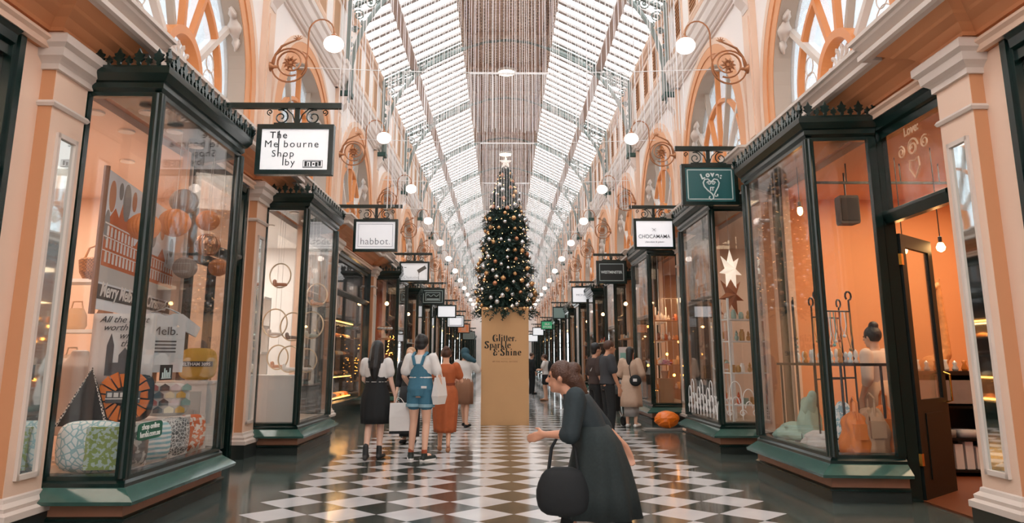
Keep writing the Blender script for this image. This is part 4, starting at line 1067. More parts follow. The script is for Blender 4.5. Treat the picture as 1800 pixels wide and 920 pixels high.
    e = MB(); limb(e, [he + fw_ * 0.093 * k - V((0, 0, 0.062 * k)) - rt_ * 0.018 * k, he + fw_ * 0.093 * k - V((0, 0, 0.062 * k)) + rt_ * 0.018 * k], [0.004 * k, 0.004 * k], 6); e.build('mouth', mat('lips', 'A8584C', 0.5), t)
    return t, J, k, fw_
def top_garment(t, J, k, m_, name='top', sleeve=0.5, infl=0.016, voxel=0.012, zlow=None, neck=True):
    m = MB(); i = infl
    pe, wa, ch, ne = J['pelvis'], J['waist'], J['chest'], J['neck']; sh = (J['shL'] + J['shR']) / 2
    lo = zlow if zlow is not None else pe.z
    base = V((pe.x, pe.y, lo))
    ellrings(m, [(base, 0.155 * k + i, 0.11 * k + i), ((base + wa) / 2, 0.14 * k + i, 0.10 * k + i), (wa, 0.125 * k + i, 0.09 * k + i), (ch, 0.152 * k + i, 0.108 * k + i), ((ch + sh) / 2 + V((0, 0, 0.01)), 0.157 * k + i, 0.092 * k + i),
                 (sh + V((0, 0, 0.018 * k)), 0.125 * k + i, 0.07 * k + i), (ne + V((0, 0, -0.012)), 0.06 * k + i * .6, 0.06 * k + i * .6)])
    for s_ in 'LR':
        a, b = J['sh' + s_], J['el' + s_]; w = J['wr' + s_]
        if sleeve <= 1: limb(m, [a, a.lerp(b, sleeve)], [0.054 * k + i, 0.05 * k + i * 1.25])
        else: limb(m, [a, b, b.lerp(w, sleeve - 1)], [0.054 * k + i, 0.044 * k + i, 0.034 * k + i])
    return remesh(m, voxel, name, m_, t, 2)
def shoes(t, J, k, m_, name='shoe', boot=0.0, sole=None):
    for s_ in 'LR':
        m = MB(); a = J['ank' + s_]; to = J['toe' + s_]; d = (to - a); d.z = 0; d.normalize()
        heel = V((a.x, a.y, max(0.034, min(a.z, to.z) )) ) - d * 0.03 * k
        fl = J.get('flr' + s_, 0)
        limb(m, [heel, heel.lerp(to, .5) + V((0, 0, 0.014)), V((to.x, to.y, to.z + 0.012)) + d * 0.02], [0.038 * k, 0.042 * k, 0.03 * k])
        if boot: limb(m, [heel + V((0, 0, 0.02)) + d * 0.03 * k, a + V((0, 0, boot))], [0.044 * k, 0.042 * k])
        o = remesh(m, 0.01, name, m_, t, 1)
        if sole:
            m = MB(); c = heel.lerp(to, .5); zz = min(heel.z, to.z) - 0.02
            L_ = (to - heel).length / 2 + 0.05; u = d; r_ = V((d.y, -d.x, 0))
            ring = [c + u * (L_ * cos(q * pi / 8)) + r_ * (0.043 * k * sin(q * pi / 8)) for q in range(16)]
            m.loft([[(p.x, p.y, 0.002) for p in ring], [(p.x, p.y, 0.026) for p in ring]]); m.build('sole', sole, o)
def lower_skirt(t, cs, m_, name='skirt', folds=9, amp=0.06):
    m = MB(); ellrings(m, cs, 54, folds, amp); return m.build(name, m_, t, smooth=True)
def hair_blob(t, J, k, m_, parts, name='hair', voxel=0.01):
    m = MB(); he = J['head']
    for p in parts:
        if p[0] == 'b': m.ball(tuple(he + V(p[1]) * k), p[2] * k, p[3] * k, p[4] * k, 14, 10)
        else: limb(m, [he + V(q) * k for q in p[1]], [r * k for r in p[2]], flat=p[3] if len(p) > 3 else None)
    return remesh(m, voxel, name, m_, t, 1)
HAIRB = mat('black_hair', '0E0F10', 0.35, bump=(90, 0.4)); HAIRBR = mat('brown_hair', '4A2C1C', 0.45, bump=(90, 0.4)); BLOND = mat('blond_hair', 'B88E68', 0.5, bump=(90, .4))
CLB = mat('black_cloth', '15181A', 0.8, noise=(30, 0.25)); WHT = mat('white_cloth', 'D9D4D0', 0.8, noise=(12, 0.05)); DEN = mat('blue_denim', '3F7187', 0.8, noise=(60, 0.12)); RUST = mat('rust_orange_cloth', 'A9552A', 0.75, noise=(14, 0.22))

# --- woman in black pinafore, left
t, J, k, fw_ = figure('person in a black pinafore dress and white puff sleeves walking away, white bag in hand', (-1.97, 11.45, 0), radians(-6), 1.68, 'E0B6A0',
    sk=dict(kneeL=(-0.08, 0.0, 0.49), ankL=(-0.085, -0.12, 0.10), toeL=(-0.10, 0.03, 0.03), kneeR=(0.07, 0.07, 0.48), ankR=(0.07, 0.03, 0.08), toeR=(0.09, 0.19, 0.025), elR=(0.215, 0.02, 1.08), wrR=(0.27, 0.06, 0.87), elL=(-0.20, 0.06, 1.10), wrL=(-0.12, 0.18, 1.02), hdL=(0.6, .6, .2)))
top_garment(t, J, k, WHT, 'white_puff_blouse', 0.55, 0.022, zlow=1.09)
m = MB(); ellrings(m, [((0, 0, 1.30), 0.150, 0.115), ((0, 0, 1.15), 0.158, 0.122), ((0, 0, 1.04), 0.158, 0.125), ((0, 0, 0.90), 0.205, 0.155), ((0, 0, 0.75), 0.215, 0.165), ((0, 0, 0.62), 0.205, 0.165), ((0, 0.01, 0.5), 0.20, 0.17)], 54, 9, 0.05)
m.build('pinafore_dress', CLB, t, smooth=True)
for d in (-1, 1):
    m = MB(); m.tube([(d * 0.07, -0.125, 1.29), (d * 0.08, -0.115, 1.39), (d * 0.085, -0.02, 1.435), (d * 0.08, 0.1, 1.32)], 0.014, 6, flat=(0.4, 1.4)); m.build('shoulder_strap', CLB, t)
hair_blob(t, J, k, HAIRB, [('b', (0, -0.012, 0.03), 0.092, 0.1, 0.1), ('l', [(0, -0.045, 0.02), (0, -0.085, -0.12), (0.0, -0.125, -0.27), (0.005, -0.13, -0.40)], [0.085, 0.088, 0.082, 0.05]), ('l', [(-0.06, -0.03, 0), (-0.08, -0.07, -0.2)], [0.04, 0.04]), ('l', [(0.06, -0.03, 0), (0.08, -0.07, -0.2)], [0.04, 0.04])])
shoes(t, J, k, mat('grey_black_boot', '2B2C2D', 0.5), 'ankle_boot', boot=0.09)
wb = J['wrR']
# shopping bag held in her right hand
t2 = thing('shopping_bag', 'white paper shopping bag with dark base held by the person in the pinafore', 'bag', (-1.60, 11.42, 0.40), radians(8))
m = MB(); m.loft([[(-0.15, -0.05, 0.0), (0.15, -0.05, 0), (0.15, 0.05, 0), (-0.15, 0.05, 0)], [(-0.155, -0.06, 0.2), (0.155, -0.055, 0.2), (0.155, 0.055, 0.2), (-0.155, 0.055, 0.2)], [(-0.15, -0.045, 0.39), (0.15, -0.045, 0.39), (0.15, 0.045, 0.39), (-0.15, 0.045, 0.39)]]); m.build('bag_body', WHT, t2)
m = MB(); m.box(-0.152, 0.152, -0.054, 0.054, -0.04, 0.0); m.build('dark_base', CLB, t2)
for d in (-1, 1):
    m = MB(); m.tube([(-0.07, d * 0.045, 0.38), (-0.05, d * 0.02, 0.46), (-0.04, 0, 0.475), (0.01, d * 0.02, 0.45), (0.06, d * 0.045, 0.38)], 0.005, 5); m.build('handle', WHT, t2)

# --- person in denim dungaree shorts
t, J, k, fw_ = figure('person in blue denim dungaree shorts and white tee walking away, dark trainers', (-1.30, 11.30, 0), radians(-12), 1.76, 'DDAE94',
    sk=dict(kneeL=(-0.1, 0.05, 0.49), ankL=(-0.13, 0.05, 0.08), toeL=(-0.19, 0.18, 0.03), kneeR=(0.085, 0.03, 0.48), ankR=(0.09, -0.05, 0.08), toeR=(0.17, 0.09, 0.03), elR=(0.25, 0.0, 1.10), wrR=(0.27, 0.10, 0.88), elL=(-0.235, -0.02, 1.10), wrL=(-0.2, 0.13, 0.97), hdL=(0.2, 1, 0.1)))
top_garment(t, J, k, WHT, 'white_t_shirt', 0.72, 0.02, zlow=1.16)
m = MB()
ellrings(m, [((0, 0, 0.84 * k), 0.17, 0.135), ((0, 0, 0.93 * k), 0.20, 0.15), ((0, 0, 1.02 * k), 0.18, 0.135), ((0, 0, 1.10 * k), 0.165, 0.128), ((0, 0, 1.2 * k), 0.16, 0.138), ((0, 0, 1.27 * k), 0.12, 0.142)])
for s_, d in (('L', -1), ('R', 1)):
    a = J['hip' + s_]; b = J['knee' + s_]; limb(m, [a, a.lerp(b, 0.36)], [0.108, 0.112], 16)
o = remesh(m, 0.012, 'dungaree_shorts', DEN, t, 2)
for s_ in 'LR':
    a = J['hip' + s_].lerp(J['knee' + s_], 0.42); m = MB(); m.lathe([(0.112, -0.02), (0.120, -0.018), (0.120, 0.022), (0.112, 0.024)], tuple(a), 20); m.build('rolled_hem', mat('pale_denim', '86A9B5', 0.8), o)
for d in (-1, 1):
    m = MB(); m.tube([(d * 0.05, -0.142, 1.25 * k), (d * 0.085, -0.125, 1.37 * k), (d * 0.10, -0.01, 1.425 * k), (d * 0.09, 0.12, 1.3 * k)], 0.02, 6, flat=(0.35, 1.3)); m.build('shoulder_strap', DEN, t)
m = MB(); m.box(0.06, 0.14, -0.158, -0.150, 0.945 * k, 0.975 * k); m.build('leather_label', WHT, o)
hair_blob(t, J, k, HAIRB, [('b', (0, -0.01, 0.03), 0.096, 0.105, 0.102), ('b', (0.0, -0.05, 0.085), 0.06, 0.055, 0.05), ('b', (0, -0.05, -0.03), 0.075, 0.06, 0.06)])
shoes(t, J, k, mat('dark_green_trainer', '18231F', 0.6), 'trainer', boot=0.015, sole=WHITE)
for s_ in 'LR':
    a = J['ank' + s_]; m = MB(); m.lathe([(0.04, -0.01), (0.041, 0.07), (0.037, 0.075)], tuple(a), 14); m.build('striped_sock', mat('rust_sock', '9A4A2A', 0.8), t)
t2 = thing('tote_bag', 'off-white cloth tote hanging from the shoulder of the person in denim', 'bag', (-1.02, 11.28, 0.78), radians(-20))
m = MB(); m.loft([[(-0.04, -0.13, 0.0), (0.03, -0.13, 0), (0.03, 0.13, 0), (-0.04, 0.13, 0)], [(-0.055, -0.16, 0.12), (0.05, -0.16, 0.12), (0.05, 0.16, 0.12), (-0.055, 0.16, 0.12)], [(-0.015, -0.15, 0.38), (0.015, -0.15, 0.38), (0.015, 0.15, 0.38), (-0.015, 0.15, 0.38)]]); m.build('bag_body', WHT, t2)
m = MB(); m.tube([(0, -0.09, 0.37), (-0.03, -0.07, 0.55), (-0.08, -0.01, 0.73), (-0.04, 0.06, 0.55), (0, 0.09, 0.37)], 0.01, 6, flat=(.4, 1.3)); m.build('strap', WHT, t2)

# --- woman in rust orange dress
t, J, k, fw_ = figure('person in a rust orange belted dress walking away', (-1.02, 12.45, 0), radians(5), 1.60, 'DBA688',
    sk=dict(kneeL=(-0.07, 0.05, 0.48), ankL=(-0.08, 0.05, 0.08), toeL=(-0.09, 0.2, 0.025), kneeR=(0.06, -0.03, 0.48), ankR=(0.05, -0.2, 0.13), toeR=(0.06, -0.08, 0.03), elR=(0.26, 0.06, 1.10), wrR=(0.2, 0.24, 1.12), hdR=(-0.4, 1, 0.2), elL=(-0.25, -0.02, 1.1), wrL=(-0.2, 0.16, 1.02), hdL=(.3, 1, .1)))
top_garment(t, J, k, RUST, 'dress_bodice', 0.6, 0.02, zlow=0.9)
lower_skirt(t, [((0, 0, 1.05 * k), 0.145, 0.112), ((0, 0, 0.95 * k), 0.19, 0.145), ((0, 0.0, 0.8 * k), 0.2, 0.16), ((0, 0, 0.6 * k), 0.19, 0.17), ((0, -0.02, 0.36 * k), 0.17, 0.18), ((0, -0.03, 0.30 * k), 0.16, 0.18)], RUST, 'dress_skirt', 8, 0.1)
m = MB(); m.lathe([(0.15, -0.025), (0.152, 0.025), (0.146, 0.03)], (0, 0, 0), 20); m.v = [(x, y * 0.78, z + 1.05 * k) for x, y, z in m.v]; m.build('sash', mat('rust_dark', '7E3A1E', 0.8), t)
hair_blob(t, J, k, HAIRBR, [('b', (0, -0.012, 0.03), 0.09, 0.1, 0.098), ('b', (0.0, -0.06, 0.09), 0.055, 0.05, 0.05)])
shoes(t, J, k, mat('tan_sandal', '9A6A4A', 0.6), 'sandal')

# --- blond passer-by between the two front walkers
t, J, k, fw_ = figure('person in a black top half hidden between the two nearest walkers', (-1.72, 13.6, 0), radians(170), 1.62, 'DDB49C')
top_garment(t, J, k, mat('black_tee', '1B1D20', 0.8), 'dark_top', 1.4, 0.02); hair_blob(t, J, k, BLOND, [('b', (0, -0.015, 0.03), 0.09, 0.098, 0.095), ('l', [(-0.06, -0.04, 0), (-0.07, -0.05, -0.12)], [0.045, 0.04]), ('l', [(0.06, -0.04, 0), (0.07, -0.05, -0.12)], [0.045, 0.04])])
lower_skirt(t, [((0, 0, 0.98 * k), 0.16, 0.125), ((0, 0, 0.85 * k), 0.185, 0.14), ((0, 0, 0.12 * k), 0.17, 0.12)], mat('dark_trousers', '23262A', 0.8), 'trousers', 2, 0.05)
shoes(t, J, k, CLB)

# --- person with teal scarf and tan skirt
t, J, k, fw_ = figure('person with dark teal headscarf, white top and tan skirt left of the cardboard column', (-0.93, 16.75, 0), radians(-15), 1.66, 'D6A88E',
    sk=dict(kneeL=(-0.06, 0.1, 0.5), ankL=(-0.06, 0.16, 0.1), toeL=(-0.06, 0.3, 0.05), kneeR=(0.06, 0, .48), ankR=(0.07, -0.08, .08), toeR=(0.1, 0.07, .03), elR=(0.28, 0.1, 1.15), wrR=(0.25, 0.3, 1.18), hdR=(0, 1, .1)))
top_garment(t, J, k, WHT, 'white_top', 0.8, 0.025)
lower_skirt(t, [((0, 0, 1.02 * k), 0.155, 0.12), ((0, 0, 0.9 * k), 0.19, 0.145), ((0, 0.01, 0.48 * k), 0.18, 0.16)], mat('tan_skirt', '93684F', 0.8), 'skirt', 7, 0.07)
hair_blob(t, J, k, mat('teal_scarf', '214A57', 0.6), [('b', (0, -0.012, 0.03), 0.1, 0.11, 0.1), ('l', [(0.0, -0.05, -0.03), (0.12, -0.09, -0.1), (0.22, -0.05, -0.16)], [0.08, 0.07, 0.05])], 'headscarf')
shoes(t, J, k, CLB)

# --- man in black and woman with backpack beyond the column
t, J, k, fw_ = figure('person dressed in black standing far down the hall right of the column', (1.12, 33.0, 0), radians(-60), 1.72, 'C9977C', voxel=0.02)
top_garment(t, J, k, CLB, 'black_shirt', 1.6, 0.025, voxel=0.02); hair_blob(t, J, k, HAIRBR, [('b', (0, -0.015, 0.035), 0.088, 0.096, 0.09)], voxel=0.015)
m = MB(); ellrings(m, [(J['pelvis'] - V((0, 0, .1)), .16, .12), (J['pelvis'] + V((0, 0, .08)), .17, .125)]);
for s_ in 'LR': limb(m, [J['hip' + s_], J['knee' + s_], J['ank' + s_]], [0.1, 0.08, 0.065])
remesh(m, 0.018, 'black_trousers', CLB, t, 1); shoes(t, J, k, CLB)
t, J, k, fw_ = figure('person in white tee and black shorts looking down, just right of the column', (1.42, 27.6, 0), radians(70), 1.62, 'D6A88E', voxel=0.016, sk=dict(head=(0, 0.06, 1.53), elR=(0.22, 0.08, 1.1), wrR=(0.1, 0.22, 1.08), elL=(-0.22, 0.08, 1.1), wrL=(-0.1, 0.22, 1.08), hdL=(.4, 1, 0), hdR=(-.4, 1, 0)))
top_garment(t, J, k, WHT, 'white_t_shirt', 0.6, 0.025, voxel=0.016)
m = MB(); ellrings(m, [(J['pelvis'] - V((0, 0, .1)), .15, .12), (J['pelvis'] + V((0, 0, .1)), .16, .12)])
for s_ in 'LR': limb(m, [J['hip' + s_], J['hip' + s_].lerp(J['knee' + s_], 0.6)], [0.1, 0.1])
remesh(m, 0.016, 'black_shorts', CLB, t, 1); hair_blob(t, J, k, HAIRBR, [('b', (0, -0.015, 0.03), 0.092, 0.1, 0.098), ('b', (0, -0.1, 0.02), 0.04, 0.04, 0.05)]); shoes(t, J, k, mat('tan_sandal', '9A6A4A'))
t2 = thing('backpack', 'black backpack on the back of the person in the white tee', 'bag', (1.58, 27.55, 1.02), radians(70))
m = MB(); m.ball((0, 0, 0.16), 0.13, 0.075, 0.21, 14, 10); m.build('pack_body', CLB, t2, smooth=True); m = MB(); m.ball((0, -0.07, 0.08), 0.09, 0.03, 0.09, 12, 8); m.build('front_pocket', CLB, t2, smooth=True)

# --- man in dark grey tee with companion
DG = mat('charcoal_tee', '34363A', 0.8)
t, J, k, fw_ = figure('person in a charcoal tee standing sideways by the shop windows on the right', (1.80, 14.1, 0), radians(-75), 1.76, 'C08A6C', sk=dict(head=(0, 0.05, 1.53), elL=(-0.22, 0.05, 1.1), wrL=(-0.2, 0.2, 0.95), hdL=(0, .8, -.5), elR=(0.22, 0.03, 1.08), wrR=(0.21, 0.12, 0.86)))
top_garment(t, J, k, DG, 'charcoal_t_shirt', 0.7, 0.028); hair_blob(t, J, k, HAIRBR, [('b', (0, -0.015, 0.035), 0.09, 0.1, 0.094)])
m = MB(); ellrings(m, [(J['pelvis'] - V((0, 0, .1)), .16, .12), (J['pelvis'] + V((0, 0, .08)), .17, .125)])
for s_ in 'LR': limb(m, [J['hip' + s_], J['knee' + s_], J['ank' + s_]], [0.1, 0.08, 0.065])
remesh(m, 0.014, 'dark_trousers', CLB, t, 1); shoes(t, J, k, CLB)
t, J, k, fw_ = figure('person in a brown top with a pale bag strap behind the one in charcoal', (1.66, 14.75, 0), radians(-70), 1.72, 'C9977C')
top_garment(t, J, k, mat('dark_brown_top', '3A2C28', 0.8), 'brown_top', 0.8, 0.025); hair_blob(t, J, k, HAIRB, [('b', (0, -0.015, 0.035), 0.092, 0.1, 0.096), ('b', (0, -0.05, -0.04), 0.07, 0.05, 0.06)])
m = MB(); ellrings(m, [(J['pelvis'] - V((0, 0, .1)), .16, .12), (J['pelvis'] + V((0, 0, .08)), .17, .125)])
for s_ in 'LR': limb(m, [J['hip' + s_], J['knee' + s_], J['ank' + s_]], [0.1, 0.08, 0.065])
remesh(m, 0.014, 'dark_trousers', CLB, t, 1); shoes(t, J, k, CLB)
m = MB(); m.tube([(-0.14, 0.1, 1.1), (-0.05, 0.14, 1.25), (0.08, 0.08, 1.44), (0.12, -0.06, 1.36), (0.05, -0.13, 1.2)], 0.014, 6, flat=(.4, 1.4)); m.build('bag_strap', WHT, t)

# --- woman in beige coat
BEI = mat('beige_coat_cloth', 'C2A48E', 0.8, noise=(20, 0.08))
t, J, k, fw_ = figure('person in a long beige coat looking into the right shop window', (2.66, 16.75, 0), radians(-25), 1.68, 'DDB196', sk=dict(elR=(0.25, -0.02, 1.1), wrR=(0.2, 0.14, 0.98), hdR=(-.2, 1, 0), elL=(-0.24, 0.0, 1.1), wrL=(-0.2, 0.16, 1.02), hdL=(.3, 1, 0), ankR=(0.09, -0.04, 0.08), toeR=(0.13, 0.1, 0.03)))
top_garment(t, J, k, BEI, 'coat_top', 1.5, 0.035)
lower_skirt(t, [((0, 0, 1.06 * k), 0.165, 0.14), ((0, 0, 0.9 * k), 0.21, 0.17), ((0, 0.0, 0.55 * k), 0.23, 0.19), ((0, 0, 0.42 * k), 0.235, 0.2)], BEI, 'coat_skirt', 6, 0.05)
lower_skirt(t, [((0, 0, 0.5 * k), 0.16, 0.13), ((0, 0.0, 0.22 * k), 0.15, 0.12)], mat('pale_grey_trousers', 'A5A09C', 0.8), 'wide_trousers', 4, 0.1)
hair_blob(t, J, k, HAIRB, [('b', (0, -0.012, 0.03), 0.092, 0.1, 0.1), ('l', [(0, -0.05, 0.0), (0, -0.085, -0.16), (0, -0.11, -0.3)], [0.08, 0.07, 0.045])])
shoes(t, J, k, WHITE, 'white_shoe')
t2 = thing('shoulder_bag', 'black shoulder bag on the hip of the person in the beige coat', 'bag', (2.72, 16.5, 0.86), radians(-20))
m = MB(); m.ball((0, 0, 0.12), 0.13, 0.05, 0.12, 14, 10); m.build('bag_body', CLB, t2, smooth=True)
m = MB(); m.box(-0.04, 0.04, -0.062, -0.045, 0.1, 0.16); m.build('pale_emblem', WHT, t2)
m = MB(); m.tube([(-0.1, 0, 0.2), (-0.14, 0.06, 0.4), (-0.1, 0.12, 0.56)], 0.008, 6); m.build('strap', CLB, t2)

# --- woman walking across the foreground
SKD = mat('dark_fine_check_cloth', '1E2828', 0.8, noise=(60, 0.5))
t, J, k, fw_ = figure('person in dark long-skirted clothes striding left across the foreground, leaning forward', (0.56, 5.45, 0), radians(82), 1.52, 'C58E72', voxel=0.0085,
    sk=dict(waist=(0, 0.05, 1.02), chest=(0, 0.13, 1.17), neck=(0, 0.21, 1.285), head=(0, 0.28, 1.395), shL=(-0.165, 0.16, 1.25), shR=(0.165, 0.16, 1.25), elR=(0.22, -0.02, 1.03), wrR=(0.22, -0.20, 0.87), hdR=(0, -0.35, -1),
            elL=(-0.22, 0.20, 0.99), wrL=(-0.14, 0.40, 0.98), hdL=(0.4, 1, -0.3), kneeL=(-0.08, 0.2, 0.50), ankL=(-0.08, 0.30, 0.10), toeL=(-0.08, 0.44, 0.05), kneeR=(0.08, -0.06, 0.46), ankR=(0.08, -0.32, 0.16), toeR=(0.08, -0.22, 0.03)))
top_garment(t, J, k, mat('dark_slate_top', '242F33', 0.8, noise=(40, 0.3)), 'dark_cardigan', 1.15, 0.026, zlow=0.88 * k)
lower_skirt(t, [((0, 0.045, 1.04 * k), 0.15, 0.12), ((0, 0.01, 0.92 * k), 0.20, 0.165), ((0, 0.0, 0.75 * k), 0.225, 0.21), ((0, 0.0, 0.58 * k), 0.24, 0.25), ((0, 0.0, 0.40 * k), 0.25, 0.28)], SKD, 'long_skirt', 10, 0.07)
hair_blob(t, J, k, HAIRBR, [('b', (0, -0.012, 0.03), 0.092, 0.1, 0.1), ('l', [(0, -0.05, 0.02), (0, -0.11, -0.03), (0, -0.16, -0.12)], [0.08, 0.07, 0.05]), ('b', (0, -0.1, 0.06), 0.06, 0.06, 0.055)])
m = MB()
for s_ in 'LR': limb(m, [J['knee' + s_], J['ank' + s_]], [0.058, 0.042])
remesh(m, 0.01, 'black_stockings', CLB, t, 1); shoes(t, J, k, CLB, 'boot', boot=0.1)
t2 = thing('handbag', 'slouchy black handbag swinging at the side of the striding foreground person', 'bag', (0.30, 5.30, 0.40), radians(80))
m = MB(); m.loft([[(0.08 * cos(a * pi / 8) * w, 0.17 * sin(a * pi / 8) * w, z) for a in range(16)] for z, w in ((0, 0.7), (0.02, 0.9), (0.05, 1.02), (0.1, 1.08), (0.15, 1.08), (0.2, 1.0), (0.25, 0.86), (0.28, 0.7), (0.3, 0.4))]); m.build('bag_body', CLB, t2, smooth=True)
m = MB(); m.tube([(0, -0.1, 0.27), (0.02, -0.08, 0.42), (0.03, 0.0, 0.56), (0.02, 0.08, 0.42), (0, 0.1, 0.27)], 0.012, 6); m.build('strap', CLB, t2)

# --- shopper seen through the right-hand shop window
t, J, k, fw_ = figure('person in a pale blouse and beige skirt inside the right-hand shop', (4.46, 9.4, 0.02), radians(30), 1.78, 'D9A98C')
top_garment(t, J, k, mat('blush_blouse', 'DCC2B0', 0.8), 'blouse', 1.2, 0.022)
lower_skirt(t, [((0, 0, 1.06 * k), 0.15, 0.12), ((0, 0, 0.9 * k), 0.21, 0.16), ((0, 0.0, 0.35 * k), 0.26, 0.22)], mat('beige_skirt', 'C9A78C', 0.8), 'skirt', 9, 0.08)
hair_blob(t, J, k, HAIRB, [('b', (0, -0.012, 0.03), 0.092, 0.1, 0.1), ('b', (0.0, -0.03, 0.13), 0.055, 0.055, 0.05)]); shoes(t, J, k, CLB)

# --- pushchair and pumpkin-orange lantern bag on the floor at the right
t = thing('pushchair', 'dark folded pushchair parked by the third shop on the right', 'pushchair', (2.25, 17.4, 0), radians(20))
m = MB(); m.loft([[(-0.18, -0.2, 0.3), (0.18, -0.2, 0.3), (0.18, 0.2, 0.34), (-0.18, 0.2, 0.34)], [(-0.2, -0.28, 0.75), (0.2, -0.28, 0.75), (0.2, -0.12, 0.8), (-0.2, -0.12, 0.8)]]); m.build('seat', CLB, t)
m = MB(); m.lathe([(0.22, -0.2), (0.22, 0.2)], (0, 0, 0), 14, 'x'); m.v = [(x, y * 0.9 - 0.12, z * 0.8 + 0.78) for x, y, z in m.v]; m.build('hood', mat('pushchair_grey', '5A5F60', 0.7), t)
for x in (-0.2, 0.2):
    m = MB(); m.tube([(x, 0.3, 0.1), (x, 0.0, 0.45), (x, -0.35, 1.0)], 0.014, 6); m.tube([(x, -0.3, 0.1), (x, 0.05, 0.5)], 0.014, 6); m.build('frame_tube', mat('alu_tube', 'B0B4B5', 0.3, metal=.8), t)
    for y in (-0.3, 0.3):
        m = MB(); m.lathe([(0.1, -0.02), (0.1, 0.02), (0.06, 0.022), (0.06, -0.022)], (x, y, 0.1), 16, 'x'); m.build('wheel', CLB, t)
m = MB(); m.tube([(-0.2, -0.35, 1.0), (0.2, -0.35, 1.0)], 0.016, 6); m.build('handlebar', CLB, t)
t = thing('orange_bag', 'round crumpled orange plastic bag on the floor beside the right shop', 'bag', (3.26, 16.05, 0.045))
m = MB(); rr = random.Random(3)
rg = []
for i in range(15):
    a = -pi / 2 + pi * i / 14
    rg.append([((0.25 * max(cos(a), 0.05) * (1 + 0.09 * rr.uniform(-1, 1))) * cos(2 * pi * j / 22), (0.22 * max(cos(a), 0.05) * (1 + 0.06 * rr.uniform(-1, 1))) * sin(2 * pi * j / 22), 0.17 + 0.17 * sin(a)) for j in range(22)])
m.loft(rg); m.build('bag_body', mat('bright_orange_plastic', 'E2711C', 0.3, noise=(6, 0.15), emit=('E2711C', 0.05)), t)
m = MB(); m.tube([(0.02, -0.2, 0.02), (0.0, -0.235, 0.1), (-0.01, -0.22, 0.2)], 0.015, 5); m.build('knot', mat('bright_orange_plastic', 'E2711C'), t)
t = thing('folded_blanket', 'flat folded grey blanket with a pale tie lying under the orange bag', 'blanket', (3.22, 15.98, 0.0))
m = MB()
for i, (w, d, z) in enumerate(((0.46, 0.2, 0.0), (0.42, 0.18, 0.022))):
    m.sweep([(-w, -d), (-w, d), (w, d), (w, -d)], [(-0.02, z), (0.01, z + 0.004), (0.012, z + 0.014), (-0.02, z + 0.02)], closed_path=True); m.box(-w, w, -d, d, z, z + 0.02)
m.build('folds', mat('grey_blanket', '7E7A74', 0.9, noise=(20, 0.15)), t)
m = MB(); m.tube([(0.3, -0.2, 0.045), (0.36, -0.26, 0.02), (0.44, -0.24, 0.03), (0.40, -0.32, 0.015)], [0.025, 0.03, 0.028, 0.01], 6); m.build('tie', mat('pale_tie', 'C9A58C', 0.8), t)
# ------------------------------------------------------------------ souvenir shop, left (first unit)
def at(x, y, z): return (x, y, z)
def rounded(a, n, p=3.2):
    """superellipse pillow outline"""
    c, s_ = cos(a), sin(a); return ((abs(c) ** (2 / p)) * (1 if c >= 0 else -1), (abs(s_) ** (2 / p)) * (1 if s_ >= 0 else -1))
def cushion_mesh(w, h, d, m_, name, parent):
    """standing cushion: local x width, z height, y thickness, seam pinched at the corners"""
    m = MB(); n = 32; rings = []
    for t_, sc in ((-1, 0.05), (-0.9, 0.55), (-0.6, 0.82), (-0.22, 0.97), (0, 1.0), (0.22, 0.97), (0.6, 0.82), (0.9, 0.55), (1, 0.05)):
        rg = []
        for j in range(n):
            px_, pz_ = rounded(2 * pi * j / n, n); cor = (abs(px_) * abs(pz_)) ** 3 * 0.08
            rg.append((w / 2 * sc * px_ * (0.95 + cor), d / 2 * t_, h / 2 + h / 2 * sc * pz_ * (0.95 + cor)))
        rings.append(rg)
    m.loft(rings); return m.build(name, m_, parent, smooth=True)
def pattern_mat(name, kind, c1, c2, scale):
    if name in MATS: return MATS[name]
    m = mat(name, c1, 0.85); nt = m.node_tree; b = nt.nodes['Principled BSDF']; tc = nt.nodes.new('ShaderNodeTexCoord')
    if kind == 'vor':
        v = nt.nodes.new('ShaderNodeTexVoronoi'); v.feature = 'DISTANCE_TO_EDGE'; v.inputs['Scale'].default_value = scale
        nt.links.new(tc.outputs['Object'], v.inputs['Vector']); o = v.outputs['Distance']; th = 0.09
    elif kind == 'stripe':
        v = nt.nodes.new('ShaderNodeTexWave'); v.inputs['Scale'].default_value = scale; v.inputs['Distortion'].default_value = 1.5; v.bands_direction = 'Z'
        nt.links.new(tc.outputs['Object'], v.inputs['Vector']); o = v.outputs['Fac']; th = 0.5
    elif kind == 'check':
        v = nt.nodes.new('ShaderNodeTexChecker'); v.inputs['Scale'].default_value = scale
        nt.links.new(tc.outputs['Object'], v.inputs['Vector']); o = v.outputs['Fac']; th = 0.5
    else:
        v = nt.nodes.new('ShaderNodeTexNoise'); v.inputs['Scale'].default_value = scale; v.inputs['Detail'].default_value = 5
        nt.links.new(tc.outputs['Object'], v.inputs['Vector']); o = v.outputs['Fac']; th = 0.52
    r = nt.nodes.new('ShaderNodeMath'); r.operation = 'GREATER_THAN'; r.inputs[1].default_value = th; nt.links.new(o, r.inputs[0])
    mx = nt.nodes.new('ShaderNodeMix'); mx.data_type = 'RGBA'; mx.inputs[6].default_value = (*hexc(c2), 1); mx.inputs[7].default_value = (*hexc(c1), 1)
    nt.links.new(r.outputs[0], mx.inputs[0]); nt.links.new(mx.outputs[2], b.inputs['Base Color']); return m

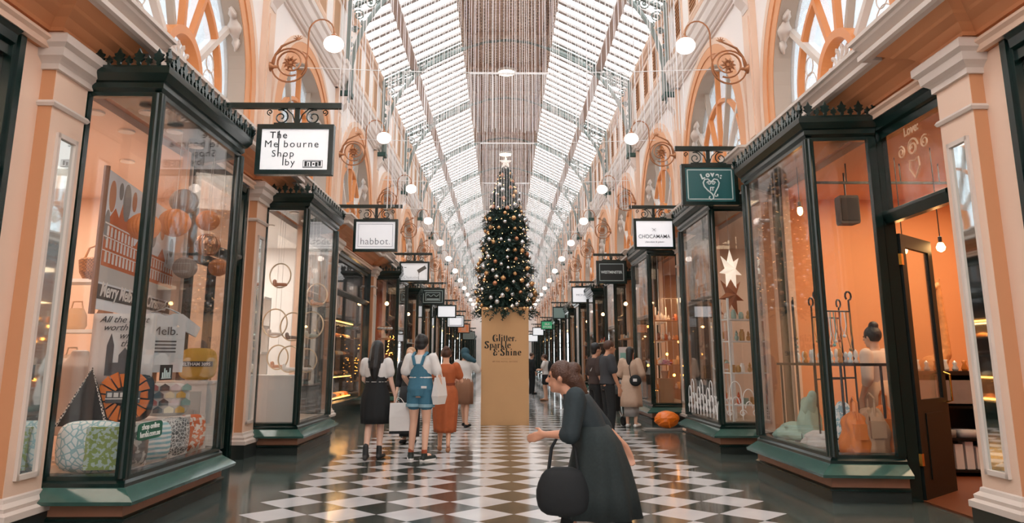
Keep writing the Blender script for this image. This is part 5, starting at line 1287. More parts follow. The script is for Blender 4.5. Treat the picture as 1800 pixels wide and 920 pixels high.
# lights in the ceiling
RIMW = mat('white_trim_ring', 'EFEAE6', 0.5)
def downlight(loc, label, group):
    t = thing('downlight', label, 'ceiling light', loc, 0, group)
    m = MB(); m.lathe([(0.055, -0.004), (0.085, -0.008), (0.088, 0.012), (0.055, 0.012)], (0, 0, 0), 16); m.build('trim_ring', RIMW, t)
    m = MB(); m.lathe([(0.002, -0.002), (0.055, -0.002), (0.055, 0.004)], (0, 0, 0), 14); m.build('lens', LAMPON, t)
for i, (x, y) in enumerate(((-4.28, 7.45), (-4.28, 8.1), (-3.75, 8.1), (-3.75, 8.7), (-3.75, 7.45), (-4.4, 10.3), (-4.9, 8.2), (-4.9, 9.4))):
    downlight((x, y, 3.886), 'small round downlight in the souvenir shop ceiling, %s' % ['front left one', 'second from the front left', 'just behind the corner post', 'fourth toward the back', 'nearest the corner post', 'farthest one toward the back', 'inner one near the middle', 'inner one near the back'][i], 'downlights in the souvenir shop')

# big printed banner with an orange building
th_ = atan2(3.1, -0.5)
t = thing('printed_banner', 'large white banner printed with an orange Victorian building and balloons in the left shop', 'banner', (-3.97, 7.22, 1.88), th_)
BW, BHt = 3.0, 1.36
m = MB(); m.box(0, BW, -0.01, 0.01, 0, BHt); SH = m.build('sheet', mat('banner_white', 'E7E9EE', 0.6), t)
OR = mat('print_orange', 'CE6A2E', 0.6); GRY = mat('print_grey', '8D8783', 0.6); DKP = mat('print_dark', '3C332E', 0.6)
m = MB()
def PB(m, a, b, c, d, k=0): m.box(a, b, -0.0125 - 0.002 * k, -0.009, c, d)
PB(m, 0.05, 0.95, 0.42, 0.86); PB(m, 0.95, 2.2, 0.42, 0.74); PB(m, 2.2, 2.9, 0.42, 0.66)
m.prism([(0.1, 0.86), (0.3, 1.02), (0.42, 0.94), (0.5, 1.1), (0.58, 0.94), (0.75, 1.0), (0.95, 0.86)], -0.013, -0.009)
m.prism([(1.0, 0.74), (1.2, 0.9), (1.4, 0.74)], -0.013, -0.009); m.prism([(1.9, 0.74), (2.05, 0.86), (2.2, 0.74)], -0.013, -0.009)
m.build('printed_building', OR, SH)
m = MB()
for i in range(26):
    x = 0.12 + i * 0.107
    if x > 2.8: break
    for z, h in ((0.46, 0.09), (0.6, 0.08)) + (((0.72, 0.08),) if x < 0.9 else ()):
        PB(m, x, x + 0.055, z, z + h, 1)
        m.prism([(x + 0.0275 + 0.0275 * cos(q * pi / 6), z + h + 0.02 * sin(q * pi / 6)) for q in range(7)], -0.0145, -0.009)
PB(m, 0.05, 2.9, 0.565, 0.575, 1); PB(m, 0.05, 2.2, 0.70, 0.712, 1); PB(m, 0.05, 0.95, 0.83, 0.845, 1)
m.build('printed_windows', mat('print_white', 'EFE7E2', 0.6), SH)
m = MB(); PB(m, 0.02, 2.98, 0.10, 0.24, 1); m.build('printed_band', DKP, SH)
m = MB(); PB(m, 0.02, 2.98, 0.26, 0.42, 0); m.build('printed_street', mat('print_pale_grey', 'C9C4C0', 0.6), SH)
text('banner_script', 'Merry Melbourne Christmas', 0.2, mat('print_white', 'EFE7E2', 0.6), SH, (1.25, -0.016, 0.13), shear=0.35, off=0.003)
for i, (x, z, rx, rz, c) in enumerate(((0.18, 0.92 + .2, 0.09, 0.16, 'o'), (0.10, 0.82, 0.07, 0.15, 'g'), (0.42, 1.22, 0.06, 0.09, 'g'), (0.62, 1.14, 0.12, 0.2, 'g'), (0.86, 1.2, 0.07, 0.11, 'o'), (1.65, 0.98, 0.11, 0.16, 'g'), (2.0, 1.1, 0.09, 0.14, 'o'), (2.45, 0.93, 0.08, 0.12, 'g'))):
    m = MB(); m.lathe([(1, -0.002), (1, 0.002)], (0, 0, 0), 20, 'y'); m.v = [(a * rx + x, b - 0.012, cc * rz + z) for a, b, cc in m.v]
    m.build('printed_balloon', mat('print_balloon_orange', 'C98457', 0.6) if c == 'o' else GRY, SH)
m = MB(); m.tube([(-0.02, 0, -0.05), (-0.02, 0, BHt + 0.02)], 0.03, 8); m.build('rolled_edge', mat('rolled_edge_brown', '8E6248', 0.8), t)

# honeycomb lanterns
LO = mat('orange_honeycomb_paper', 'D9803F', 0.7, noise=(30, 0.15)); LC = mat('copper_foil_balloon', 'C08864', 0.2, metal=0.7); LG = mat('grey_paper_lantern', '9A8A80', 0.7)
def lantern(loc, r, m_, label, group=None, ribs=26):
    t = thing('paper_lantern', label, 'lantern', loc, 0, group)
    m = MB(); rg = []
    for i in range(13):
        a = -pi / 2 + pi * i / 12
        rg.append([((r * max(cos(a), 0.04) * (1 + 0.05 * (j % 2))) * cos(2 * pi * j / (2 * ribs)), (r * max(cos(a), 0.04) * (1 + 0.05 * (j % 2))) * sin(2 * pi * j / (2 * ribs)), r * 0.95 * sin(a)) for j in range(2 * ribs)])
    m.loft(rg); m.build('paper_ball', m_, t)
    m = MB(); m.tube([(0, 0, r * 0.9), (0, 0, 3.89 - loc[2])], 0.003, 4); m.build('string', mat('white_string', 'DDD6CF'), t)
for i, (x, y, z, r, mm, lb) in enumerate(((-3.72, 7.55, 2.72, 0.15, LO, 'deep orange honeycomb paper ball left of the window post'), (-3.66, 8.1, 2.86, 0.16, LO, 'orange honeycomb paper ball just right of the window post'),
                                     (-3.66, 9.0, 3.05, 0.13, LO, 'pale orange honeycomb paper ball, rightmost upper one in the left shop'), (-3.75, 8.5, 3.18, 0.15, LG, 'greyish paper lantern hanging highest behind the orange ones'),
                                     (-3.6, 8.9, 2.74, 0.14, LC, 'shiny copper balloon hanging under the rightmost orange ball'), (-3.78, 8.75, 2.45, 0.13, LG, 'small grey-brown lantern hanging lowest in the left shop window'), (-3.55, 9.15, 2.5, 0.11, LO, 'small faint orange lantern hanging beside the far window post'))):
    lantern((x, y, z), r, mm, lb, 'hanging lanterns in the souvenir shop window')

# tea towel, t-shirt
t = thing('tea_towel', 'white tea towel printed with a church sketch hanging in the left shop window', 'tea towel', (-3.72, 7.35, 1.18), radians(12))
m = MB(); m.loft([[(-0.28 + 0.56 * i / 12, 0.012 * sin(i * 1.1 + z * 3), z) for i in range(13)] + [(0.28 - 0.56 * i / 12, 0.018 + 0.012 * sin((12 - i) * 1.1 + z * 3), z) for i in range(13)] for z in (0, 0.2, 0.4, 0.6, 0.66)]); SH = m.build('cloth', WHT, t, smooth=True)
m = MB()
for a, b, c, d in ((-0.1, 0.16, 0.08, 0.2), (-0.13, -0.07, 0.08, 0.36), (-0.02, 0.08, 0.2, 0.27), (0.12, 0.16, 0.2, 0.26)): m.box(a, b, -0.019, -0.008, c, d)
m.prism([(-0.13, 0.36), (-0.1, 0.47), (-0.07, 0.36)], -0.019, -0.008); m.prism([(-0.02, 0.27), (0.03, 0.34), (0.08, 0.27)], -0.019, -0.008)
m.build('printed_church', mat('print_charcoal', '4A4A4C', 0.7), SH)
for q, s_ in enumerate(('All the most', 'worth city', 'with', 'the')): text('printed_script', s_, 0.085, mat('print_charcoal', '4A4A4C', 0.7), SH, (0.0 + 0.04 * (q > 1), -0.022, 0.575 - q * 0.075), shear=0.4, ext=0.004)
t = thing('t_shirt', 'pale grey printed t-shirt hanging right of the window post in the left shop', 't-shirt', (-3.62, 8.0, 1.28), radians(35))
m = MB(); pr = [(-0.2, 0), (0.2, 0), (0.2, 0.42), (0.31, 0.36), (0.35, 0.46), (0.16, 0.6), (0.07, 0.6), (0.0, 0.57), (-0.07, 0.6), (-0.16, 0.6), (-0.35, 0.46), (-0.31, 0.36), (-0.2, 0.42)]
m.prism(pr, -0.025, 0.025); SH = m.build('shirt', mat('pale_grey_jersey', 'C4C7C8', 0.85, noise=(9, 0.06)), t)
m = MB()
for q in range(4): m.box(-0.12, 0.12, -0.029, -0.02, 0.2 + q * 0.035, 0.215 + q * 0.035)
m.build('printed_lines', mat('print_charcoal', '4A4A4C', 0.7), SH); text('printed_word', 'Melb.', 0.12, mat('print_charcoal', '4A4A4C', 0.7), SH, (0, -0.03, 0.38), ext=0.003)
m = MB(); m.tube([(-0.14, 0, 0.6), (0, 0, 0.66), (0.14, 0, 0.6)], 0.008, 5); m.tube([(0, 0, 0.66), (0.02, 0, 0.7), (0, 0, 0.73), (-0.02, 0, 0.7)], 0.005, 5); m.build('hanger', mat('alu_tube', 'B0B4B5'), t)
# plinths and cabinet that carry the cushions
def block(name, label, cat, x0, x1, y0, y1, z0, z1, m_, lid=True):
    t = thing(name, label, cat, ((x0 + x1) / 2, (y0 + y1) / 2, z0)); w, d, h = (x1 - x0) / 2, (y1 - y0) / 2, z1 - z0
    m = MB(); m.box(-w, w, -d, d, 0, h - 0.03); m.build('body', m_, t)
    m = MB(); m.box(-w - .01, w + .01, -d - .01, d + .01, h - 0.03, h); m.build('top_board', m_, t); return t
WCAB = mat('white_cabinet_paint', 'DAD6D2', 0.5)
t = block('display_cabinet', 'white display cabinet carrying the yellow cushion in the left shop', 'cabinet', -3.98, -3.42, 8.75, 9.2, 0.44, 1.17, WCAB)
m = MB(); m.box(-0.22, 0.22, -0.235, -0.226, 0.08, 0.62); m.build('door_panel', mat('cabinet_grey_panel', 'B9BDBB', 0.5), t)  # door panel a shade greyer than the cabinet white
m = MB(); m.box(0.15, 0.17, -0.25, -0.235, 0.3, 0.42); m.build('handle', mat('alu_tube', 'B0B4B5'), t)
block('display_riser', 'low white display block under the tram cushion', 'display block', -4.1, -3.5, 7.2, 7.6, 0.44, 0.82, WCAB)
block('display_riser', 'low white display block under the house-patterned cushion', 'display block', -3.85, -3.45, 8.0, 8.4, 0.44, 0.82, WCAB)
# cushions
t = thing('cushion', 'white cushion with a blue and green map print, largest at the lower left', 'cushion', (-3.66, 6.86, 0.44), radians(4))
SH = cushion_mesh(0.62, 0.46, 0.2, pattern_mat('map_print', 'vor', 'D3D6D2', '8FB0B4', 17), 'cover', t)
m = MB(); m.box(0.0, 0.27, -0.118, -0.06, 0.05, 0.4); m.build('printed_patch', pattern_mat('map_print2', 'noise', 'A3B2AC', '7E8F4E', 26), SH)
t = thing('cushion', 'black cushion with an orange sunburst and a white tram, behind the map cushion', 'cushion', (-3.66, 7.4, 0.82), radians(8))
SH = cushion_mesh(0.52, 0.5, 0.16, mat('black_cushion', '1A1A1A', 0.85), 'cover', t)
m = MB()
for i in range(16):
    a = 2 * pi * i / 16; b = a + pi / 18
    r0, r1 = 0.09, 0.21 + 0.03 * abs(sin(2 * a)); m.loft([[(r * cos(q), yy, 0.25 + r * sin(q)) for r, q in ((r0, a - .03), (r0, b), (r1, b + .06), (r1, a - .09))] for yy in (-0.088, -0.05)])
m.build('sunburst_print', mat('sunburst_orange', 'E0782A', 0.8), SH)
m = MB(); m.box(-0.15, 0.15, -0.1, -0.06, 0.19, 0.3)
m.build('tram_print', mat('tram_grey', '4E5152', 0.8), SH)
m = MB()
for i in range(5): m.box(-0.135 + i * 0.056, -0.095 + i * 0.056, -0.104, -0.09, 0.245, 0.285)
m.box(-0.15, 0.15, -0.104, -0.09, 0.225, 0.235); m.build('tram_windows', WHT, SH)
t = thing('cushion', 'black triangular pyramid cushion standing left of the tram cushion', 'cushion', (-3.93, 7.22, 0.82), radians(15))
m = MB(); m.add([(-0.2, -0.1, 0), (0.2, -0.1, 0), (0.2, 0.12, 0), (-0.2, 0.12, 0), (0.02, 0, 0.5)], [(0, 1, 2, 3), (0, 1, 4), (1, 2, 4), (2, 3, 4), (3, 0, 4)]); SH = m.build('cover', mat('black_cushion', '1A1A1A'), t)
m = MB(); m.tube([(-0.21, -0.1, 0.0), (0.02, -0.005, 0.51), (0.2, -0.1, 0)], 0.012, 5); m.build('dotted_piping', pattern_mat('dot_print', 'check', 'E0DAD2', '2A2A2A', 60), SH)
t = thing('cushion', 'cushion patterned with small coloured houses on the middle display block', 'cushion', (-3.6, 8.15, 0.82), radians(22))
SH = cushion_mesh(0.46, 0.36, 0.15, mat('house_ground', 'CFCBC6', 0.85), 'cover', t)
HC = ['6F9BA3', 'C9A04A', 'D8C8CA', '46555C', 'B0645A', '8EA8A0', 'E0D6B8', '3C454A']
for i in range(16):
    x = -0.16 + (i % 4) * 0.105 + (0.05 if (i // 4) % 2 else 0) - 0.02; z = 0.05 + (i // 4) * 0.075
    m = MB(); m.prism([(x - 0.045, z), (x + 0.045, z), (x + 0.045, z + 0.04), (x, z + 0.07), (x - 0.045, z + 0.04)], -0.083, -0.05); m.build('house_print', mat('house_' + HC[(i * 3) % 8], HC[(i * 3) % 8], 0.85), SH)
t = thing('cushion', 'mustard yellow cushion with a dark lettered band on the white cabinet', 'cushion', (-3.62, 8.95, 1.17), radians(12))
SH = cushion_mesh(0.44, 0.38, 0.16, mat('mustard_cloth', 'C89A2E', 0.85, noise=(20, 0.08)), 'cover', t)
m = MB(); m.box(-0.17, 0.17, -0.092, -0.05, 0.16, 0.22); m.build('dark_band', DKP, SH)
text('band_lettering', 'ELTHAM 3095', 0.05, WHT, SH, (0, -0.094, 0.172), off=0.001)
for i, (y, mm, lb) in enumerate(((7.12, pattern_mat('grey_map', 'noise', 'BEB9B2', '6C6A68', 14), 'grey and brown printed cushion, nearest of the row along the front pane'), (7.6, pattern_mat('teal_map', 'stripe', 'D5DAD9', '7FB2BC', 7), 'white and teal striped cushion, second of the row along the front pane'),
                                (8.05, pattern_mat('charcoal_script', 'vor', '5B5E5F', 'C9C9C6', 28), 'charcoal cushion with white scribbles, third of the row along the front pane'), (8.48, pattern_mat('orange_print', 'noise', 'D8CFC4', 'C9622E', 20), 'orange and white cushion, farthest of the row along the front pane'))):
    t = thing('cushion', lb, 'cushion', (-3.47, y, 0.44), radians(62), 'row of cushions along the front pane'); SH = cushion_mesh(0.44, 0.40, 0.15, mm, 'cover', t)
    m = MB(); m.tube([(-0.19, 0, 0.02), (-0.2, 0, 0.38), (0.2, 0, 0.38), (0.19, 0, 0.02)], 0.006, 5); m.build('piping', WHT, SH)
# stickers on the glass
t = thing('window_sticker', 'green rounded sticker with two white lines of text on the left shop glass', 'sticker', (-3.247, 7.04, 0.79), radians(90))
m = MB(); m.loft([[(0.24 * rounded(q * pi / 16, 0, 6)[0], y_, 0.075 * rounded(q * pi / 16, 0, 6)[1]) for q in range(32)] for y_ in (-0.004, 0.001)]); m.build('green_panel', mat('sticker_green', '0F5A45', 0.4), t)
text('sticker_text', 'shop online', 0.07, WHITE, t, (0, -0.006, 0.015), sx=1.05); text('sticker_text', 'lumbi.com.au', 0.07, WHITE, t, (0, -0.006, -0.05), sx=1.05)
t = thing('window_sticker', 'small black square sticker with a pale skyline emblem on the left shop glass', 'sticker', (-3.247, 7.26, 1.29), radians(90))
m = MB(); m.box(-0.13, 0.13, -0.004, 0.001, -0.07, 0.07); m.build('black_panel', BLACK, t)
m = MB()
for q in range(5): m.box(-0.09 + q * 0.038, -0.065 + q * 0.038, -0.006, -0.003, -0.045, 0.0 + 0.04 * ((q * 2) % 3) / 2)
m.box(-0.1, 0.1, -0.006, -0.003, -0.055, -0.047); m.build('skyline_emblem', PALEL, t)
# shelf unit with bags further in
WOODW = mat('warm_shelf_wood', 'B98358', 0.6, noise=(5, 0.12))
t = thing('shelf_unit', 'wooden shelf unit with beige bags at the back left of the souvenir shop', 'shelf', (-5.1, 9.3, 0.02))
for x in (-0.75, 0.75):
    m = MB(); m.box(x - 0.025, x + 0.025, -0.2, 0.2, 0, 2.7); m.build('upright', WOODW, t)
for z in (0.6, 1.15, 1.7, 2.3):
    m = MB(); m.box(-0.72, 0.72, -0.2, 0.2, z, z + 0.04); m.build('shelf_board', WHITE, t)
RG = random.Random(9); BC = ['C9A27E', 'E0C7A8', 'A9744E', 'D8B08A', '7A5238', 'EAD9C6']
for i, (z, x) in enumerate([(z, x) for z in (0.66, 1.21, 1.76) for x in (-0.5, -0.17, 0.17, 0.5)]):
    mm = mat('bag_cloth_' + BC[i % 6], BC[i % 6], 0.7)
    t2 = thing('handbag', '%s handbag standing on the %s shelf, %s from the left in the souvenir shop' % (['tan', 'cream', 'brown', 'beige', 'dark brown', 'ivory'][i % 6], ['lower', 'middle', 'upper'][i // 4], ORD[i % 4]), 'bag', (-5.1 + x, 9.3, z), RG.uniform(-.3, .3), 'bags on the souvenir shop shelves')
    m = MB(); m.loft([[(0.13 * w * cos(a * pi / 8), 0.07 * w * sin(a * pi / 8), zz) for a in range(16)] for zz, w in ((0, 0.8), (0.05, 1.05), (0.18, 0.95), (0.26, 0.6))]); m.build('bag_body', mm, t2, smooth=True)
    m = MB(); m.tube([(-0.07, 0, 0.24), (-0.05, 0, 0.34), (0.05, 0, 0.34), (0.07, 0, 0.24)], 0.01, 5); m.build('handle', mm, t2)
t = thing('wicker_basket', 'brown wicker basket on top of the shelf unit in the souvenir shop', 'basket', (-5.0, 9.3, 2.34))
m = MB(); m.lathe([(0.2, 0), (0.26, 0.1), (0.28, 0.25), (0.26, 0.27), (0.24, 0.25), (0.22, 0.05)], (0, 0, 0), 24); m.build('basket_body', pattern_mat('wicker', 'check', 'A06A3C', '6A4020', 50), t)
m = MB(); m.tube([(-0.26, 0, 0.25), (-0.2, 0, 0.42), (0, 0, 0.5), (0.2, 0, 0.42), (0.26, 0, 0.25)], 0.015, 6); m.build('handle', WOODW, t)
t = thing('coat_mannequin', 'pale grey hooded jacket on a stand behind the pyramid cushion', 'jacket', (-4.3, 7.7, 0.44))
m = MB(); ellrings(m, [((0, 0, 0.25), .2, .13), ((0, 0, .6), .17, .11), ((0, 0, .9), .2, .12), ((0, 0, 1.0), .1, .07), ((0, 0, 1.06), .07, .07)], 20)
for d in (-1, 1): limb(m, [(d * .18, 0, .93), (d * .26, 0, .65), (d * .28, 0.02, .35)], [.06, .055, .05])
remesh(m, 0.014, 'jacket_cloth', mat('pale_jacket', 'BDAFA4', 0.85), t, 2)
m = MB(); m.lathe([(0.14, 0), (0.14, 0.02), (0.015, 0.03), (0.015, 0.3)], (0, 0, 0), 16); m.build('stand', mat('alu_tube', 'B0B4B5'), t)

# ------------------------------------------------------------------ shoe shop (second on the left)
for i, (x, y) in enumerate(((-4.5, 13.2), (-4.5, 14.1), (-3.7, 12.8), (-3.7, 13.6))):
    downlight((x, y, 3.886), 'small round downlight in the white shoe shop, %s' % ['back left', 'back right', 'front left', 'front right'][i], 'downlights in the shoe shop')
block('shoe_plinth', 'tall plain white display plinth in the shoe shop window', 'plinth', -4.05, -3.42, 12.35, 12.85, 0.44, 1.17, mat('soft_white_plinth', 'D9D3CE', 0.5))
HO = mat('pale_gold_hoop', 'D8C2A4', 0.3, metal=0.5)
def shoe_hoop(x, y, z, r, c, label, rz=0.0):
    t = thing('shoe_hoop', label, 'shoe display', (x, y, z), rz, 'shoes hanging in hoops')
    m = MB(); m.tube([(r * cos(2 * pi * i / 28), 0, r * 1.15 * sin(2 * pi * i / 28)) for i in range(28)], 0.012, 6, closed=True); m.build('hoop', HO, t)
    m = MB(); m.tube([(0, 0, r * 1.15), (0, 0, 3.89 - z)], 0.003, 4); m.build('cord', WHT, t)
    m = MB(); b0 = -r * 1.05
    limb(m, [(-0.07, 0, b0 + 0.03), (0.0, 0, b0 + 0.035), (0.1, 0, b0 + 0.03)], [0.03, 0.028, 0.026]); limb(m, [(-0.08, 0, b0 + 0.04), (-0.085, 0, b0 + 0.085)], [0.03, 0.034])
    remesh(m, 0.008, 'shoe', mat('shoe_' + c, c, 0.4), t, 1)
for a in ((-3.72, 12.3, 2.75, 0.17, 'C98A6A', 'tan court shoe in the single high hoop of the shoe shop'), (-3.85, 12.6, 2.0, 0.2, 'E3DAD2', 'white shoe in the upper left hoop above the plinth'), (-3.6, 12.75, 1.95, 0.2, '8A7A70', 'taupe shoe in the upper middle hoop above the plinth'),
          (-3.55, 12.5, 1.42, 0.18, 'EDE6DF', 'white sandal in the lower hoop near the glass'), (-3.8, 12.7, 1.45, 0.17, 'D7A78C', 'blush shoe in the lower left hoop over the plinth'), (-3.42, 13.3, 2.0, 0.2, 'BCC4B8', 'sage shoe in the hoop nearest the front pane'), (-3.45, 13.7, 2.55, 0.18, 'D79A74', 'peach shoe in the far high hoop'), (-3.45, 13.2, 1.4, 0.17, 'E8E2DC', 'cream shoe in the far low hoop')):
    shoe_hoop(*a)
t = thing('wall_shelving', 'white lit wall shelving at the back of the shoe shop', 'shelf', (-5.6, 14.9, 0.02))
m = MB(); m.box(-0.9, 0.9, 0.2, 0.25, 0, 2.6); m.build('back_board', WHITE, t)
for z in (0.5, 1.0, 1.5, 2.0, 2.55):
    m = MB(); m.box(-0.9, 0.9, -0.2, 0.2, z, z + 0.04); m.build('shelf_board', WHITE, t)
for i in range(12):
    mm = mat('shoe_' + ['C98A6A', '8A7A70', 'D7A78C', '5A4038'][i % 4], ['C98A6A', '8A7A70', 'D7A78C', '5A4038'][i % 4], 0.4)
    t2 = thing('court_shoe', '%s shoe on the %s shelf of the shoe shop, %s from the left' % (['tan', 'taupe', 'blush', 'brown'][i % 4], ['lower', 'middle', 'upper'][i // 4], ORD[i % 4]), 'shoe', (-6.2 + (i % 4) * 0.4, 14.85, 0.56 + 0.5 * (i // 4)), RG.uniform(-.4, .4), 'shoes on the wall shelving')
    m = MB(); m.loft([[(0.12 * cos(a * pi / 6), 0.045 * sin(a * pi / 6), 0.0) for a in range(12)], [(0.115 * cos(a * pi / 6), 0.045 * sin(a * pi / 6), 0.04) for a in range(12)], [(-0.05 + 0.05 * cos(a * pi / 6), 0.035 * sin(a * pi / 6), 0.09) for a in range(12)]]); m.build('upper', mm, t2, smooth=True)

# ------------------------------------------------------------------ bakery (third on the left)
BAK = mat('glow_strip', 'FFB45A', 0.4, emit=('FFA94D', 14)); DW = mat('dark_walnut', '2A1B12', 0.4)
t = thing('pastry_case', 'dark lit pastry display case in the bakery on the left', 'display case', (-4.62, 20.0, 0.02))
m = MB(); m.box(-0.3, 0.3, -1.9, 1.9, 0, 0.42); m.build('base', DW, t)
for z in (0.98, 1.5, 1.95, 2.4):
    m = MB(); m.box(-0.28, 0.25, -1.9, 1.9, z, z + 0.025); m.build('shelf_board', DW, t)
for z in (0.95, 2.37, 0.42):
    m = MB(); m.box(0.2, 0.24, -1.85, 1.85, z, z + 0.02); m.build('light_strip', BAK, t)
m = MB(); m.box(-0.34, -0.3, -1.9, 1.9, 0, 3.8); m.build('back_board', mat('walnut_back', '4A2C18', 0.5), t)
m = MB(); m.box(0.1, 0.2, -1.9, 1.9, 2.45, 3.85); m.build('black_fascia', BLACK, t)
area_light('pastry_case_light', (-4.5, 20.0, 2.34), 0.3, 30, (1, .6, .25), sy=3.6); area_light('pastry_case_light', (-4.5, 20.0, 0.94), 0.3, 22, (1, .55, .2), sy=3.6)
PC = [('golden bread loaf', 'D89A4A'), ('brown pastry', '9A5A2A'), ('cream cake', 'EBD9B8'), ('dark chocolate cake', '4A2A1A'), ('orange tart', 'E08A3A')]
for q, z in enumerate((0.445, 1.01, 1.53, 1.98)):
    for i in range(8):
        nm, c = PC[(i * 2 + q) % 5]
        t2 = thing('pastry', '%s on the %s shelf of the bakery case, %s from the near end' % (nm, ['bottom', 'second', 'third', 'top'][q], ORD[i]), 'pastry', (-4.55, 18.3 + i * 0.48, z), RG.uniform(-1, 1), 'pastries in the bakery case')
        m = MB(); m.lathe([(0.10, 0), (0.13, 0.03), (0.12, 0.09), (0.06, 0.12), (0.01, 0.125)], (0, 0, 0), 12); m.v = [(x * 1.0, y * 1.4, z_) for x, y, z_ in m.v]; m.build('crust', mat('pastry_' + c, c, 0.6), t2, smooth=True)

# ------------------------------------------------------------------ jewellery shop (first on the right)
def pendant(x, y, z, label, r=0.05, top=3.89, grp=None, m_=None):
    t = thing('pendant_bulb', label, 'pendant light', (x, y, z), 0, grp)
    m = MB(); m.lathe([(0.012, 0.06), (0.03, 0.045), (r, 0.0), (r * .8, -0.035), (0.01, -0.055)], (0, 0, 0), 14); m.build('bulb', m_ or BULB, t, smooth=True)
    m = MB(); m.lathe([(0.02, 0.05), (0.022, 0.12), (0.008, 0.13)], (0, 0, 0), 10); m.build('socket', BLACK, t)
    m = MB(); m.tube([(0, 0, 0.12), (0, 0, top - z)], 0.006, 5); m.build('cable', BLACK, t)
pendant(4.78, 9.1, 2.72, 'glowing bare bulb on a black cable, left of the two by the open door', grp='bare bulbs in the jewellery shop')
pendant(4.98, 8.65, 2.69, 'glowing bare bulb on a black cable, right of the two by the open door', grp='bare bulbs in the jewellery shop')
pendant(3.75, 9.6, 3.3, 'small warm bulb high behind the glass of the right bay window', r=0.035, grp='bare bulbs in the jewellery shop')
t = thing('ceiling_rail', 'thin black track rail under the ceiling of the jewellery shop', 'rail', (4.9, 9.4, 3.62))
m = MB(); m.box(-1.0, 1.0, -0.015, 0.015, 0, 0.03); m.build('rail', BLACK, t)
for x in (-0.6, 0.1, 0.6):
    m = MB(); m.tube([(x, 0, 0.03), (x, 0, 0.27)], 0.008, 5); m.build('rail_hanger', BLACK, t)
t = thing('loudspeaker', 'dark grey loudspeaker hanging high in the jewellery shop', 'speaker', (4.5, 9.9, 3.18))
m = MB(); m.loft([[(-.13 * w, -.1, z), (.13 * w, -.1, z), (.11 * w, .1, z), (-.11 * w, .1, z)] for z, w in ((0, 0.9), (0.03, 1), (0.35, 1), (0.38, 0.92))]); m.build('cabinet', mat('speaker_grey', '3A322E', 0.7), t)
m = MB(); m.box(-0.11, 0.11, -0.11, -0.1, 0.04, 0.34); m.build('grille', mat('speaker_mesh', '2A2523', 0.9), t)
m = MB(); m.tube([(0, 0, 0.38), (0, 0, 0.71)], 0.012, 6); m.build('bracket', BLACK, t)
# wooden track lamps
t = thing('wall_counter', 'dark shop counter with shelves seen through the open door on the right', 'counter', (5.35, 9.8, 0.02), radians(-8))
m = MB(); m.box(-0.55, 0.55, -0.25, 0.25, 1.2, 1.25); m.build('counter_top', DW, t)
for x in (-0.53, 0.0, 0.53):
    m = MB(); m.box(x - 0.02, x + 0.02, -0.24, 0.24, 0, 1.2); m.build('side_panel', BLACK, t)
for z in (0.05, 0.42, 0.8):
    m = MB(); m.box(-0.53, 0.53, -0.24, 0.24, z, z + 0.03); m.build('shelf_board', BLACK, t)
m = MB(); m.box(-0.5, 0.5, -0.262, -0.25, 0.86, 1.14); m.build('grey_poster', mat('poster_grey', '8C7B74', 0.7, noise=(8, 0.2)), t)
m = MB(); m.box(-0.55, 0.55, 0.2, 0.25, 0.0, 1.2); m.build('back_panel', BLACK, t)
for i in range(7):
    x = 5.0 + i * 0.12; t2 = thing('paper_stack', 'white paper bag standing in the bottom of the dark counter, %s from the left' % ORD[i], 'paper bag', (x, 9.72 - i * 0.012, 0.105), radians(-8), 'paper bags under the counter')
    m = MB(); m.box(-0.045, 0.045, -0.1, 0.1, 0, 0.26 + 0.03 * (i % 3)); m.build('folded_paper', WHT, t2)
for i in range(3):
    t2 = thing('folded_scarf', '%s folded scarf on the middle shelf of the dark counter' % ['pale blue', 'grey', 'white'][i], 'scarf', (5.1 + i * 0.27, 9.72, 0.475), radians(-8))
    m = MB(); m.loft([[(0.12 * rounded(q * pi / 8, 0, 4)[0], 0.16 * rounded(q * pi / 8, 0, 4)[1], z) for q in range(16)] for z in (0, 0.05, 0.09)]); m.build('cloth', mat('scarf_%d' % i, ['7F9AA0', '8A8886', 'CFCBC8'][i], 0.9), t2, smooth=True)
for i in range(9):
    x = 4.9 + i * 0.11; t2 = thing('trinket_box', '%s trinket on top of the dark counter, %s from the left' % (['silver', 'amber', 'white'][i % 3], ORD[i]), 'trinket', (x, 9.72 - i * 0.016, 1.27), 0, 'trinkets on the counter')
    m = MB(); m.lathe([(0.03, 0), (0.04, 0.03), (0.02, 0.07 + 0.02 * (i % 3)), (0.03, 0.1 + 0.02 * (i % 3)), (0.004, 0.13)], (0, 0, 0), 10); m.build('trinket_body', mat('trinket_%d' % (i % 3), ['C9CBCC', 'C9772E', 'E8E2DA'][i % 3], 0.25, metal=0.5 if i % 3 == 0 else 0), t2, smooth=True)
t = thing('wooden_giraffe', 'tall carved wooden giraffe figure seen through the doorway on the right', 'figure', (5.98, 10.55, 0.12))
m = MB(); limb(m, [(0, 0, 1.35), (0.02, 0, 1.8), (0.0, 0, 2.3)], [0.09, 0.06, 0.045]); limb(m, [(0, 0, 2.3), (-0.09, -0.03, 2.27)], [0.05, 0.03]); m.ball((-0.15, 0.1, 1.15), 0.13, 0.25, 0.2)
for a, b in ((-0.2, -0.05), (-0.05, -0.05), (-0.2, 0.28), (-0.05, 0.28)): limb(m, [(a, b, 1.1), (a, b, 0.03)], [0.05, 0.035])
limb(m, [(-0.08, 0.02, 1.25), (0, 0, 1.4)], [0.12, 0.09])
for d in (-1, 1): limb(m, [(0.01, d * 0.02, 2.33), (0.03, d * 0.03, 2.41)], [0.012, 0.012], 6)
remesh(m, 0.013, 'carved_body', mat('carved_wood', 'C98A55', 0.5, noise=(18, 0.4)), t, 2)
